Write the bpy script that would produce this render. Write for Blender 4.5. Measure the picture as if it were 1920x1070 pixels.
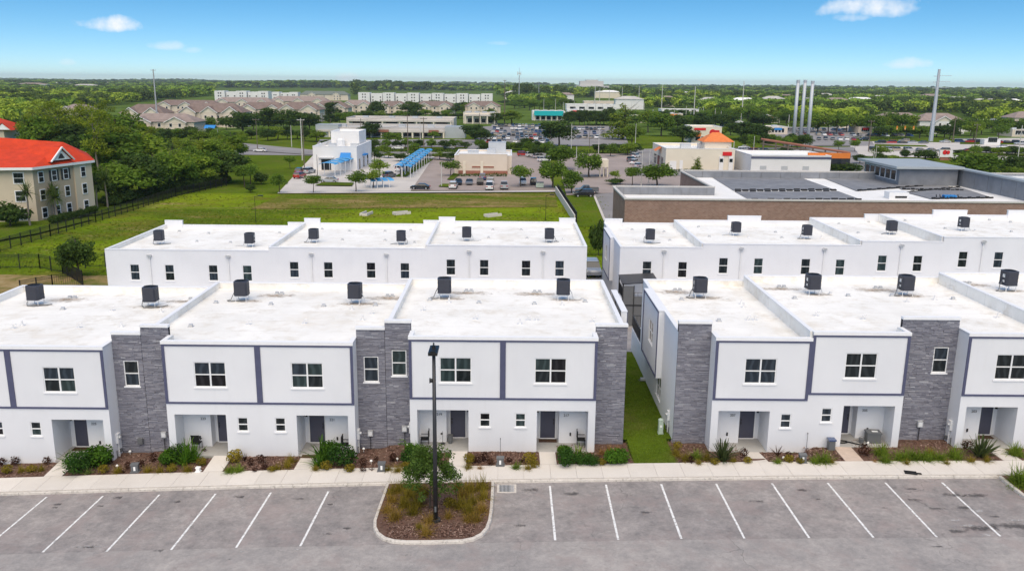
import bpy, math, random
import numpy as np
from mathutils import Vector, Matrix

random.seed(7); rng = np.random.default_rng(7)
R = math.radians
for o in list(bpy.data.objects): bpy.data.objects.remove(o)
scene = bpy.context.scene
COL = scene.collection

# ------------------------------------------------------------------ camera
CAM_H, YAW, PITCH, ROLL, FOC = 21.382, 0.004105, 0.231739, 0.0100795, 1607.65
_f = np.array([math.sin(YAW)*math.cos(PITCH), math.cos(YAW)*math.cos(PITCH), -math.sin(PITCH)])
_r0 = np.array([math.cos(YAW), -math.sin(YAW), 0.0]); _u0 = np.cross(_r0, _f)
_r = math.cos(ROLL)*_r0 + math.sin(ROLL)*_u0
_u = -math.sin(ROLL)*_r0 + math.cos(ROLL)*_u0
cd = bpy.data.cameras.new('camera'); cam = bpy.data.objects.new('camera', cd); COL.objects.link(cam)
cd.sensor_fit = 'HORIZONTAL'; cd.sensor_width = 36.0; cd.lens = FOC/1920*36.0
cd.clip_start = 0.5; cd.clip_end = 30000
M = Matrix(((_r[0], _u[0], -_f[0], 0), (_r[1], _u[1], -_f[1], 0), (_r[2], _u[2], -_f[2], CAM_H), (0, 0, 0, 1)))
cam.matrix_world = M
scene.camera = cam

# ------------------------------------------------------------------ sky, sun, exposure
SUN_EL, SUN_AZ = 57.0, 182.0          # azimuth measured clockwise from +Y (the view direction)
world = bpy.data.worlds.new('World'); scene.world = world; world.use_nodes = True
nt = world.node_tree; nt.nodes.clear()
def wn(t, **k):
    n = nt.nodes.new(t)
    for a, b in k.items(): setattr(n, a, b)
    return n
def wmath(op, a, b=None, c=None, clamp=False):
    n = wn('ShaderNodeMath', operation=op, use_clamp=clamp)
    for i, v in enumerate((a, b, c)):
        if v is None: continue
        if isinstance(v, (int, float)): n.inputs[i].default_value = v
        else: nt.links.new(v, n.inputs[i])
    return n.outputs[0]
tc = wn('ShaderNodeTexCoord')
nrm = wn('ShaderNodeVectorMath', operation='NORMALIZE'); nt.links.new(tc.outputs['Generated'], nrm.inputs[0])
sep = wn('ShaderNodeSeparateXYZ'); nt.links.new(nrm.outputs[0], sep.inputs[0])
comb = wn('ShaderNodeCombineXYZ')
nt.links.new(sep.outputs[0], comb.inputs[0]); nt.links.new(sep.outputs[1], comb.inputs[1])
nt.links.new(wmath('ADD', wmath('MULTIPLY', sep.outputs[2], 2.2), 0.05), comb.inputs[2])
sky = wn('ShaderNodeTexSky', sky_type='NISHITA'); sky.sun_disc = False
sky.sun_elevation = R(SUN_EL); sky.sun_rotation = R(SUN_AZ); sky.altitude = 100
sky.air_density = 1.0; sky.dust_density = 0.6; sky.ozone_density = 2.0
nt.links.new(comb.outputs[0], sky.inputs[0])
def pix_dir(px, py):
    d = _f + _r*(px-960)/FOC - _u*(py-535)/FOC
    return d/np.linalg.norm(d)
noise = wn('ShaderNodeTexNoise'); noise.inputs['Scale'].default_value = 38; noise.inputs['Detail'].default_value = 6
noise.inputs['Roughness'].default_value = 0.62
nt.links.new(nrm.outputs[0], noise.inputs['Vector'])
cloud = None
# small fair-weather clouds: direction (from the photograph), half width and half height in radians, density
for px, py, a, b, k in ((203, 48, .042, .013, 1.0), (316, 87, .028, .008, .55), (362, 95, .016, .006, .4), (128, 118, .012, .006, .35),
                        (1632, 16, .060, .020, 1.0), (1600, 34, .03, .008, .6), (1706, 121, .030, .010, .75), (652, 147, .018, .008, .5), (935, 82, .02, .004, .25)):
    d = pix_dir(px, py); rt = np.cross(d, (0, 0, 1)); rt /= np.linalg.norm(rt); up = np.cross(rt, d)
    def dot(v):
        n = wn('ShaderNodeVectorMath', operation='DOT_PRODUCT'); nt.links.new(nrm.outputs[0], n.inputs[0]); n.inputs[1].default_value = tuple(v); return n.outputs['Value']
    fr = wmath('GREATER_THAN', dot(d), 0.0)
    uu = wmath('DIVIDE', dot(rt), a); vv = wmath('DIVIDE', dot(up), b)
    # flat base: the lower half falls off faster
    vv = wmath('MULTIPLY', vv, wmath('ADD', 1.0, wmath('MULTIPLY', wmath('LESS_THAN', vv, 0.0), 0.5)))
    rr = wmath('ADD', wmath('MULTIPLY', uu, uu), wmath('MULTIPLY', vv, vv))
    m = wmath('ADD', wmath('SUBTRACT', 0.66, rr), wmath('MULTIPLY', wmath('SUBTRACT', noise.outputs['Fac'], 0.5), 1.9))
    m = wmath('MULTIPLY', wmath('MULTIPLY', m, 1.1, clamp=True), k)
    m = wmath('MULTIPLY', m, fr)
    cloud = m if cloud is None else wmath('MAXIMUM', cloud, m)
hs = wn('ShaderNodeHueSaturation'); hs.inputs['Hue'].default_value = .490; hs.inputs['Saturation'].default_value = 1.38; hs.inputs['Value'].default_value = 1.42
tint = wn('ShaderNodeMix', data_type='RGBA', blend_type='MULTIPLY'); tint.inputs['Factor'].default_value = 1.0; tint.inputs['B'].default_value = (1.0, 1.0, 1.0, 1)
nt.links.new(sky.outputs[0], tint.inputs['A']); nt.links.new(tint.outputs['Result'], hs.inputs['Color'])
mixc = wn('ShaderNodeMix', data_type='RGBA'); nt.links.new(cloud, mixc.inputs['Factor'])
nt.links.new(hs.outputs[0], mixc.inputs['A']); mixc.inputs['B'].default_value = (9.0, 9.1, 9.3, 1)
bg = wn('ShaderNodeBackground'); bg.inputs['Strength'].default_value = 0.11
nt.links.new(mixc.outputs['Result'], bg.inputs[0])
wo = wn('ShaderNodeOutputWorld'); nt.links.new(bg.outputs[0], wo.inputs[0])
sl = bpy.data.lights.new('sun', 'SUN'); sl.energy = 3.9; sl.angle = R(75); sl.color = (1.0, 0.85, 0.65)
so = bpy.data.objects.new('sun', sl); COL.objects.link(so)
_sd = Vector((math.sin(R(SUN_AZ))*math.cos(R(SUN_EL)), math.cos(R(SUN_AZ))*math.cos(R(SUN_EL)), math.sin(R(SUN_EL))))
so.rotation_euler = _sd.to_track_quat('Z', 'Y').to_euler()
so.location = (-60, -60, 120)
vs = scene.view_settings; vs.view_transform = 'Standard'; vs.look = 'None'; vs.exposure = 0.08; vs.gamma = 1.0
scene.render.engine = 'CYCLES'

# ------------------------------------------------------------------ terrain and pixel helpers
def sstep(a, b, x):
    t = min(1.0, max(0.0, (x-a)/(b-a))); return t*t*(3-2*t)
def G(x, y):
    xc = min(44.0, max(-44.0, x))
    g = 0.0276217*xc - 0.00029616*xc*xc - 1.2*sstep(64, 80, y)
    t = sstep(98, 150, y)
    return g*(1-t) - 3.0*t
def ray(px, py): return _f + _r*(px-960)/FOC - _u*(py-535)/FOC
CAMP = np.array([0, 0, CAM_H])
def atz(px, py, z):
    d = ray(px, py); return CAMP + d*((z-CAM_H)/d[2])
def atY(px, py, Y):
    d = ray(px, py); return CAMP + d*(Y/d[1])
def P(px, py, off=0.0):
    z = -1.0
    for i in range(40):
        q = atz(px, py, z); z = 0.5*z + 0.5*(G(q[0], q[1]) + off)
    q = atz(px, py, z); return q
def D(q): return float((np.array(q)-CAMP) @ _f)          # depth along the view axis
ORD = ['first','second','third','fourth','fifth','sixth','seventh','eighth','ninth','tenth','eleventh','twelfth','thirteenth','fourteenth','fifteenth','sixteenth','seventeenth','eighteenth','nineteenth','twentieth']
def ordw(i): return ORD[i] if i < 20 else '%dth' % (i+1)

# ------------------------------------------------------------------ mesh helpers
ORG = {}
def link(o, parent=None):
    COL.objects.link(o)
    if parent is not None: o.parent = parent
    return o
def tag(o, label=None, cat=None, group=None, kind=None):
    if label: o['label'] = label
    if cat: o['category'] = cat
    if group: o['group'] = group
    if kind: o['kind'] = kind
    return o
def thing(name, loc, label, cat, group=None, rz=0.0, sc=None):
    o = bpy.data.objects.new(name, None); o.empty_display_size = 0.3
    o.location = tuple(float(v) for v in loc); o.rotation_euler = (0, 0, rz)
    if sc is not None: o.scale = (sc, sc, sc) if isinstance(sc, (int, float)) else sc
    link(o); tag(o, label, cat, group); ORG[o.name] = Vector(o.location); return o
def copy_tree(o, parent=None):
    c = o.copy(); link(c, parent)
    for ch in o.children: copy_tree(ch, c)
    return c
class MB:
    def __init__(s): s.v = []; s.f = []
    def quad(s, a, b, c, d):
        n = len(s.v); s.v += [tuple(a), tuple(b), tuple(c), tuple(d)]; s.f.append((n, n+1, n+2, n+3)); return s
    def poly(s, pts):
        n = len(s.v); s.v += [tuple(p) for p in pts]; s.f.append(tuple(range(n, n+len(pts)))); return s
    def box(s, x0, x1, y0, y1, z0, z1):
        n = len(s.v)
        s.v += [(x0,y0,z0),(x1,y0,z0),(x1,y1,z0),(x0,y1,z0),(x0,y0,z1),(x1,y0,z1),(x1,y1,z1),(x0,y1,z1)]
        s.f += [(n,n+3,n+2,n+1),(n+4,n+5,n+6,n+7),(n,n+1,n+5,n+4),(n+1,n+2,n+6,n+5),(n+2,n+3,n+7,n+6),(n+3,n,n+4,n+7)]; return s
    def prism(s, pts, z0, z1):
        n = len(s.v); k = len(pts)
        s.v += [(p[0], p[1], z0 if len(p) < 3 else p[2]+z0) for p in pts] + [(p[0], p[1], z1 if len(p) < 3 else p[2]+z1) for p in pts]
        s.f.append(tuple(n+i for i in reversed(range(k)))); s.f.append(tuple(n+k+i for i in range(k)))
        for i in range(k): j = (i+1) % k; s.f.append((n+i, n+j, n+k+j, n+k+i))
        return s
    def cyl(s, p0, p1, r0, r1=None, n=10, caps=True):
        r1 = r0 if r1 is None else r1
        p0 = Vector(p0); p1 = Vector(p1); d = (p1-p0).normalized()
        a = d.orthogonal().normalized(); b = d.cross(a); k = len(s.v)
        for p, r in ((p0, r0), (p1, r1)):
            for i in range(n):
                t = 2*math.pi*i/n; q = p + a*(math.cos(t)*r) + b*(math.sin(t)*r); s.v.append(tuple(q))
        for i in range(n): j = (i+1) % n; s.f.append((k+i, k+j, k+n+j, k+n+i))
        if caps: s.f.append(tuple(k+i for i in reversed(range(n)))); s.f.append(tuple(k+n+i for i in range(n)))
        return s
    def tube(s, pts, r, n=6):
        for a, b in zip(pts[:-1], pts[1:]): s.cyl(a, b, r, r, n)
        return s
    def lathe(s, c, prof, n=14):
        k = len(s.v); m = len(prof)
        for (r, z) in prof:
            for i in range(n): t = 2*math.pi*i/n; s.v.append((c[0]+r*math.cos(t), c[1]+r*math.sin(t), c[2]+z))
        for q in range(m-1):
            for i in range(n): j = (i+1) % n; s.f.append((k+q*n+i, k+q*n+j, k+(q+1)*n+j, k+(q+1)*n+i))
        s.f.append(tuple(k+i for i in reversed(range(n)))); s.f.append(tuple(k+(m-1)*n+i for i in range(n)))
        return s
    def mesh(s, name, org=(0, 0, 0)):
        me = bpy.data.meshes.new(name); o = Vector(org)
        me.from_pydata([(v[0]-o[0], v[1]-o[1], v[2]-o[2]) for v in s.v], [], s.f); me.update(); return me
    def build(s, name, mat, parent=None, local=False, smooth=False):
        org = (0, 0, 0) if (local or parent is None) else ORG[parent.name]
        me = s.mesh(name, org); return mobj(name, me, mat, parent, smooth)
def mobj(name, me, mat, parent=None, smooth=False):
    if mat is not None and not me.materials: me.materials.append(mat)
    if smooth: me.polygons.foreach_set('use_smooth', [True]*len(me.polygons))
    o = bpy.data.objects.new(name, me); link(o, parent)
    if parent is not None: ORG[o.name] = ORG.get(parent.name, Vector((0, 0, 0)))
    else: ORG[o.name] = Vector((0, 0, 0))
    return o
def np_mesh(name, V, k=4):
    """V: (N*k,3) array, every k rows one face"""
    n = len(V)//k
    me = bpy.data.meshes.new(name); me.vertices.add(len(V)); me.vertices.foreach_set('co', np.asarray(V, np.float32).ravel())
    me.loops.add(n*k); me.loops.foreach_set('vertex_index', np.arange(n*k, dtype=np.int32))
    me.polygons.add(n); me.polygons.foreach_set('loop_start', np.arange(n, dtype=np.int32)*k)
    try: me.polygons.foreach_set('loop_total', np.full(n, k, np.int32))
    except Exception: pass
    me.update(calc_edges=True); me.validate(); return me
def struct(name, mb, mat, smooth=False):
    o = mb.build(name, mat, None, smooth=smooth) if isinstance(mb, MB) else mobj(name, mb, mat, None, smooth)
    o['kind'] = 'structure'; return o

# ------------------------------------------------------------------ materials
MATS = {}
class NB:
    def __init__(s, name):
        s.m = bpy.data.materials.new(name); s.m.use_nodes = True; s.t = s.m.node_tree; s.t.nodes.clear()
        s.out = s.t.nodes.new('ShaderNodeOutputMaterial'); s.b = s.t.nodes.new('ShaderNodeBsdfPrincipled')
        s.t.links.new(s.b.outputs[0], s.out.inputs[0]); MATS[name] = s.m
        s.co = s.t.nodes.new('ShaderNodeTexCoord'); s.geo = s.t.nodes.new('ShaderNodeNewGeometry')
    def n(s, t, **k):
        q = s.t.nodes.new(t)
        for a, b in k.items(): setattr(q, a, b)
        return q
    def l(s, a, b): s.t.links.new(a, b)
    def setc(s, c, rough=0.7, spec=0.3, metal=0.0):
        s.b.inputs['Base Color'].default_value = (*c, 1); s.b.inputs['Roughness'].default_value = rough
        s.b.inputs['Specular IOR Level'].default_value = spec; s.b.inputs['Metallic'].default_value = metal; return s
    def noise(s, scale, detail=4, rough=0.6, vec=None, stretch=None, w=None):
        q = s.n('ShaderNodeTexNoise'); q.inputs['Scale'].default_value = scale; q.inputs['Detail'].default_value = detail; q.inputs['Roughness'].default_value = rough
        v = vec or s.geo.outputs['Position']
        if stretch or w:
            mp = s.n('ShaderNodeMapping'); s.l(v, mp.inputs[0]); mp.inputs['Scale'].default_value = stretch or (1, 1, 1)
            if w: mp.inputs['Location'].default_value = (w, w*1.7, w*.3)
            v = mp.outputs[0]
        s.l(v, q.inputs['Vector']); return q.outputs['Fac']
    def ramp(s, fac, stops, interp='LINEAR'):
        q = s.n('ShaderNodeValToRGB'); q.color_ramp.interpolation = interp; e = q.color_ramp.elements
        while len(e) < len(stops): e.new(0.5)
        for i, (p, c) in enumerate(stops):
            e[i].position = p; e[i].color = (*c, 1) if len(c) == 3 else c
        s.l(fac, q.inputs[0]); return q.outputs[0]
    def mix(s, fac, a, b, mode='MIX'):
        q = s.n('ShaderNodeMix', data_type='RGBA', blend_type=mode)
        for v, i in ((fac, 'Factor'), (a, 'A'), (b, 'B')):
            if isinstance(v, (int, float)): q.inputs[i].default_value = v
            elif isinstance(v, tuple): q.inputs[i].default_value = (*v, 1)
            else: s.l(v, q.inputs[i])
        return q.outputs['Result']
    def math(s, op, a, b=0.0, clamp=False):
        q = s.n('ShaderNodeMath', operation=op, use_clamp=clamp)
        for i, v in enumerate((a, b)):
            if isinstance(v, (int, float)): q.inputs[i].default_value = v
            else: s.l(v, q.inputs[i])
        return q.outputs[0]
    def col(s, c): s.l(c, s.b.inputs['Base Color']); return s
    def bump(s, h, strength=0.3, dist=0.02):
        q = s.n('ShaderNodeBump'); q.inputs['Strength'].default_value = strength; q.inputs['Distance'].default_value = dist
        s.l(h, q.inputs['Height']); s.l(q.outputs[0], s.b.inputs['Normal']); return s
    def island(s): return s.geo.outputs['Random Per Island']
    def objrand(s):
        q = s.n('ShaderNodeObjectInfo'); return q.outputs['Random']
def flat(name, c, rough=0.6, spec=0.3, metal=0.0, var=0.08, scale=3.0):
    m = NB(name).setc(c, rough, spec, metal)
    if var:
        f = m.noise(scale, 5)
        m.col(m.ramp(f, [(0.3, tuple(x*(1-var) for x in c)), (0.7, tuple(min(1, x*(1+var)) for x in c))]))
    return m.m
def leafmat(name, dark, light, trans=0.42, rnd=0.35):
    m = NB(name).setc(light, 0.75, 0.08)
    f = m.math('ADD', m.math('MULTIPLY', m.island(), 1.0-rnd), m.math('MULTIPLY', m.objrand(), rnd))
    c = m.ramp(f, [(0.05, dark), (0.55, tuple((a+b)/2 for a, b in zip(dark, light))), (0.95, light)])
    m.col(c)
    tr = m.n('ShaderNodeBsdfTranslucent'); m.l(m.mix(1.0, c, (1.25, 1.35, 0.6), 'MULTIPLY'), tr.inputs[0])
    ms = m.n('ShaderNodeMixShader'); ms.inputs[0].default_value = trans
    m.l(m.b.outputs[0], ms.inputs[1]); m.l(tr.outputs[0], ms.inputs[2]); m.l(ms.outputs[0], m.out.inputs[0])
    return m.m

def mk_materials():
    # stucco
    m = NB('white_stucco').setc((.78, .79, .81), .85, .2)
    a = m.noise(.35, 5); b = m.noise(1.2, 6, stretch=(3, 3, .25)); c = m.noise(60, 4)
    col = m.ramp(a, [(.3, (.70, .705, .73)), (.7, (.76, .765, .785))])
    col = m.mix(m.ramp(b, [(.54, (0, 0, 0)), (.78, (.32, .32, .32))]), col, (.65, .65, .66))
    m.col(col); m.bump(c, .25, .01)
    # roof membrane
    m = NB('roof_membrane').setc((.8, .8, .78), .6, .25)
    a = m.noise(.22, 6, .7); b = m.noise(.7, 8, .75, w=7.0); c = m.noise(4, 5); d = m.noise(.16, 6, .7, w=41)
    col = m.ramp(a, [(.36, (.79, .77, .725)), (.58, (.89, .87, .825))])
    col = m.mix(m.ramp(b, [(.51, (0, 0, 0)), (.66, (.72, .72, .72))]), col, (.66, .61, .53))
    col = m.mix(m.ramp(d, [(.56, (0, 0, 0)), (.66, (.4, .4, .4))]), col, (.70, .63, .53))
    sx = m.n('ShaderNodeSeparateXYZ'); m.l(m.geo.outputs['Position'], sx.inputs[0])
    wob = m.math('MULTIPLY', m.noise(.4, 3), .12)
    fr = m.math('FRACT', m.math('MULTIPLY', m.math('ADD', sx.outputs[1], wob), .43))
    seam = m.math('MULTIPLY', m.math('LESS_THAN', fr, .022), .30)
    col = m.mix(seam, col, (.52, .49, .45))
    m.col(col); m.bump(m.math('ADD', a, m.math('MULTIPLY', c, .2)), .3, .05)
    flat('roof_stain', (.42, .33, .25), .8, .1, 0, .35, 5)
    m = NB('roof_stain_fade').setc((.45, .38, .30), .8, .1)
    v = m.n('ShaderNodeVectorMath', operation='LENGTH'); m.l(m.co.outputs['Object'], v.inputs[0])
    nn = m.noise(2.2, 6, .7)
    al = m.math('MULTIPLY', m.math('SUBTRACT', m.math('ADD', 1.0, m.math('MULTIPLY', m.math('SUBTRACT', nn, .55), 2.6)), m.math('MULTIPLY', v.outputs['Value'], 1.0)), .75, True)
    m.l(m.math('MULTIPLY', al, .95), m.b.inputs['Alpha'])
    m.col(m.ramp(m.noise(3, 5), [(.35, (.20, .165, .13)), (.65, (.48, .35, .24))]))
    flat('coping_white', (.82, .82, .83), .45, .4, 0, .03)
    flat('accent_band', (.085, .09, .155), .6, .3, 0, .08)
    flat('door_paint', (.072, .074, .105), .4, .4, 0, .05)
    # ledger stone
    m = NB('ledger_stone').setc((.2, .2, .22), .8, .25)
    f = m.island()
    col = m.ramp(f, [(0, (.19, .187, .22)), (.3, (.24, .237, .275)), (.7, (.28, .277, .315)), (.95, (.335, .332, .37)), (1, (.46, .46, .49))])
    n2 = m.noise(14, 6, .65, stretch=(1, 1, 3))
    m.col(m.mix(.5, col, m.ramp(n2, [(.3, (.45, .45, .47)), (.7, (1.1, 1.1, 1.1))]), 'MULTIPLY')); m.bump(n2, .6, .03)
    flat('stone_backing', (.07, .07, .08), .9, .1)
    flat('window_vinyl', (.8, .8, .8), .4, .4, 0, .02)
    for nm, c in (('glass_dark', (.012, .016, .018)), ('glass_green', (.024, .038, .039)), ('glass_blue', (.02, .028, .038)), ('glass_black', (.008, .008, .01))):
        m = NB(nm).setc(c, .1, .3)
        wv = m.n('ShaderNodeTexWave'); wv.inputs['Scale'].default_value = .7; wv.inputs['Distortion'].default_value = 7.0
        m.l(m.geo.outputs['Position'], wv.inputs['Vector'])
        m.col(m.ramp(wv.outputs['Fac'], [(.4, c), (.98, tuple(x*1.6+.008 for x in c))]))
    flat('metal_dark', (.028, .028, .032), .45, .5, 0, .1)
    flat('black_metal', (.012, .012, .013), .4, .5, 0, 0)
    flat('ac_steel', (.042, .044, .058), .5, .4, 0, .08)
    flat('galvanised', (.55, .56, .57), .45, .5, .3, .1, 8)
    flat('white_metal', (.72, .72, .72), .4, .4, 0, .04)
    flat('white_plastic', (.85, .85, .83), .4, .4, 0, 0)
    flat('grey_plastic', (.13, .135, .14), .5, .4, 0, .06)
    flat('utility_green', (.42, .50, .42), .5, .3, 0, .05)
    flat('brown_fibre', (.10, .06, .04), .9, .1, 0, .3, 20)
    flat('black_rubber', (.012, .012, .012), .7, .3, 0, 0)
    # concrete
    m = NB('concrete').setc((0.638, 0.592, 0.545), .85, .2)
    a = m.noise(.6, 6, .7); b = m.noise(9, 6, .7); o = m.objrand()
    col = m.mix(.5, m.ramp(a, [(.3, (0.551, 0.510, 0.464)), (.7, (0.679, 0.638, 0.586))]), m.ramp(o, [(0, (0.592, 0.551, 0.505)), (1, (0.696, 0.650, 0.597))]))
    col = m.mix(m.ramp(b, [(.56, (0, 0, 0)), (.8, (0.464, 0.464, 0.464))]), col, (0.406, 0.371, 0.336))
    m.col(col); m.bump(m.noise(120, 3), .2, .004)
    m = NB('kerb_concrete').setc((0.580, 0.534, 0.487), .85, .2)
    a = m.noise(1.3, 7, .75); b = m.noise(6, 6, .7, w=3)
    col = m.ramp(a, [(.3, (0.487, 0.447, 0.400)), (.65, (0.650, 0.603, 0.545))])
    col = m.mix(m.ramp(b, [(.52, (0, 0, 0)), (.68, (.6, .6, .6))]), col, (.15, .135, .12))
    m.col(col)
    # asphalt
    for nm, base, lo in (('asphalt', (.300, .283, .278), .74), ('asphalt_lane', (.322, .308, .300), .82)):
        m = NB(nm).setc(base, .92, .15)
        mul = lambda f, a, b: m.ramp(f, [(.34, (a, a, a*1.01)), (.66, (b, b*.985, b*.97))])
        col = m.mix(1.0, mul(m.noise(.16, 5, .6), .90, 1.10), base, 'MULTIPLY')
        col = m.mix(1.0, mul(m.noise(.75, 7, .75, w=31), lo, 1.18), col, 'MULTIPLY')
        col = m.mix(1.0, mul(m.noise(3.4, 7, .8, w=77), lo+.06, 1.16), col, 'MULTIPLY')
        col = m.mix(m.ramp(m.noise(.5, 6, .7, w=13), [(.5, (0, 0, 0)), (.62, (.5, .5, .5))]), col, tuple(x*y for x, y in zip(base, (.98, .86, .84))))
        col = m.mix(m.ramp(m.noise(1.7, 8, .78, w=11), [(.60, (0, 0, 0)), (.70, (.62, .62, .62))]), col, tuple(x*.45 for x in base))
        col = m.mix(m.ramp(m.noise(6.5, 8, .8, w=53), [(.66, (0, 0, 0)), (.73, (.55, .55, .55))]), col, (.50, .48, .46))
        vo = m.n('ShaderNodeTexVoronoi', feature='DISTANCE_TO_EDGE'); vo.inputs['Scale'].default_value = .17
        wp = m.n('ShaderNodeVectorMath', operation='ADD'); m.l(m.geo.outputs['Position'], wp.inputs[0])
        nz_ = m.n('ShaderNodeTexNoise'); nz_.inputs['Scale'].default_value = .9; nz_.inputs['Detail'].default_value = 5; m.l(m.geo.outputs['Position'], nz_.inputs['Vector'])
        sc_ = m.n('ShaderNodeVectorMath', operation='SCALE'); m.l(nz_.outputs['Color'], sc_.inputs[0]); sc_.inputs['Scale'].default_value = 1.6; m.l(sc_.outputs[0], wp.inputs[1]); m.l(wp.outputs[0], vo.inputs['Vector'])
        cr = m.math('MULTIPLY', m.math('LESS_THAN', vo.outputs['Distance'], .0045), m.ramp(m.noise(.25, 3, w=4), [(.48, (0, 0, 0)), (.62, (.34, .34, .34))]))
        col = m.mix(cr, col, (.07, .068, .068))
        c = m.noise(42, 3, .8); col = m.mix(1.0, m.ramp(c, [(.3, (.84, .84, .84)), (.7, (1.14, 1.14, 1.14))]), col, 'MULTIPLY')
        m.col(col); m.bump(c, .5, .01)
    flat('asphalt_far', (.26, .245, .24), .9, .2, 0, .18, .08)
    flat('asphalt_pink', (.33, .275, .25), .9, .2, 0, .12, .15)
    flat('concrete_far', (.55, .51, .47), .9, .2, 0, .12, .1)
    m = NB('road_paint').setc((.75, .75, .74), .7, .3)
    m.col(m.ramp(m.noise(7, 7, .8), [(.36, (.24, .23, .23)), (.5, (.78, .78, .77))]))
    m = NB('oil_stain').setc((.05, .048, .05), .7, .3)
    v = m.n('ShaderNodeVectorMath', operation='LENGTH'); m.l(m.co.outputs['Object'], v.inputs[0])
    al = m.math('MULTIPLY', m.math('SUBTRACT', m.math('ADD', 1.0, m.math('MULTIPLY', m.math('SUBTRACT', m.noise(3.2, 7, .8), .52), 4.6)), m.math('MULTIPLY', v.outputs['Value'], 1.15)), 1.4, True)
    m.l(m.math('MULTIPLY', al, .5), m.b.inputs['Alpha'])
    m = NB('paint_scuff').setc((.6, .59, .58), .8, .2)
    v = m.n('ShaderNodeVectorMath', operation='LENGTH'); m.l(m.co.outputs['Object'], v.inputs[0])
    al = m.math('MULTIPLY', m.math('SUBTRACT', m.math('ADD', .55, m.math('MULTIPLY', m.math('SUBTRACT', m.noise(9, 8, .85), .5), 5.0)), m.math('MULTIPLY', v.outputs['Value'], 1.0)), 1.6, True)
    m.l(m.math('MULTIPLY', al, .7), m.b.inputs['Alpha'])
    flat('porch_concrete_shaded', (.40, .39, .37), .9, .1, 0, .06); flat('path_tan', (.52, .42, .35), .9, .1, 0, .1)  # porch floor concrete is darkened: the porch's shade is painted into its grey
    # mulch
    m = NB('mulch').setc((0.140, 0.084, 0.063), .95, .1)
    a = m.noise(22, 6, .8); b = m.noise(2, 5)
    col = m.ramp(a, [(.3, (0.063, 0.036, 0.028)), (.5, (0.147, 0.084, 0.064)), (.7, (0.266, 0.175, 0.140))])
    m.col(m.mix(m.ramp(b, [(.45, (0, 0, 0)), (.75, (0.560, 0.560, 0.560))]), col, (0.182, 0.140, 0.105))); m.bump(a, 1.0, .05)
    m = NB('mulch_chip').setc((0.140, 0.084, 0.063), .95, .1)
    m.col(m.ramp(m.island(), [(0, (0.056, 0.031, 0.024)), (.6, (0.161, 0.092, 0.070)), (1, (0.322, 0.224, 0.182))]))
    # grass ground
    m = NB('lawn').setc((.09, .15, .02), 1.0, .0)
    a = m.noise(.035, 6, .65); b = m.noise(.25, 7, .7, w=3); c = m.noise(3.5, 6, .75, w=9)
    col = m.ramp(a, [(.3, (.062, .098, .012)), (.55, (.10, .155, .012)), (.75, (.140, .18, .02))])
    col = m.mix(m.ramp(b, [(.50, (0, 0, 0)), (.72, (.75, .75, .75))]), col, (.155, .14, .045))
    col = m.mix(1.0, m.ramp(c, [(.3, (.62, .62, .62)), (.7, (1.2, 1.2, 1.2))]), col, 'MULTIPLY')
    m.col(col); m.bump(c, .9, .12)
    m = NB('field_grass').setc((.09, .15, .02), 1.0, .0)
    a = m.noise(.045, 5, .6, stretch=(.5, 1, 1)); b = m.noise(.16, 7, .75, stretch=(.5, 1, 1), w=3); c = m.noise(1.6, 7, .8, w=9); d = m.noise(.06, 7, .72, stretch=(.4, 1, 1), w=21)
    col = m.ramp(a, [(.40, (.088, .132, .012)), (.5, (.138, .205, .010)), (.60, (.195, .262, .014))])
    col = m.mix(m.ramp(b, [(.51, (0, 0, 0)), (.63, (.75, .75, .75))]), col, (.165, .15, .028))
    col = m.mix(m.ramp(d, [(.56, (0, 0, 0)), (.64, (.85, .85, .85))]), col, m.ramp(c, [(.4, (.16, .14, .04)), (.6, (.36, .27, .13))]))
    col = m.mix(1.0, m.ramp(c, [(.35, (.6, .6, .6)), (.65, (1.25, 1.25, 1.25))]), col, 'MULTIPLY')
    m.col(col); m.bump(c, .9, .15)
    m = NB('dry_grass_ground').setc((.25, .18, .09), 1.0, .0)
    a = m.noise(.3, 7, .7)
    m.col(m.ramp(a, [(.35, (.11, .13, .03)), (.5, (.26, .19, .085)), (.68, (.36, .28, .15))]))
    m = NB('dry_bank').setc((.2, .16, .06), 1.0, .0)
    a = m.noise(.12, 7, .75, stretch=(.4, 1, 1), w=5); c = m.noise(1.4, 7, .8, w=2)
    col = m.ramp(a, [(.40, (.10, .155, .012)), (.5, (.15, .15, .030)), (.60, (.27, .20, .08)), (.70, (.36, .27, .14))])
    m.col(m.mix(1.0, m.ramp(c, [(.35, (.6, .6, .6)), (.65, (1.25, 1.25, 1.25))]), col, 'MULTIPLY')); m.bump(c, .9, .15)
    m = NB('forest_floor').setc((.05, .08, .02), 1.0, .0)
    m.col(m.ramp(m.noise(.02, 6), [(.35, (.065, .105, .022)), (.65, (.115, .175, .035))]))
    # foliage
    leafmat('leaf_oak', (0.064, 0.119, 0.017), (0.207, 0.312, 0.038))
    leafmat('leaf_dark', (0.031, 0.060, 0.016), (0.098, 0.155, 0.032))
    leafmat('leaf_bright', (0.087, 0.143, 0.016), (0.270, 0.361, 0.042))
    leafmat('leaf_pine', (0.095, 0.132, 0.013), (0.315, 0.366, 0.038))
    leafmat('leaf_yellow', (0.083, 0.120, 0.015), (0.225, 0.285, 0.038))
    leafmat('leaf_shrub', (0.028, 0.070, 0.010), (0.130, 0.267, 0.026))
    leafmat('leaf_shrub_dark', (0.019, 0.051, 0.013), (0.070, 0.157, 0.023))
    leafmat('leaf_red', (0.029, 0.013, 0.013), (0.098, 0.046, 0.029))
    leafmat('leaf_variegated', (.06, .12, .02), (.42, .50, .16))
    leafmat('grass_blade', (0.116, 0.101, 0.013), (0.371, 0.281, 0.044))
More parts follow.
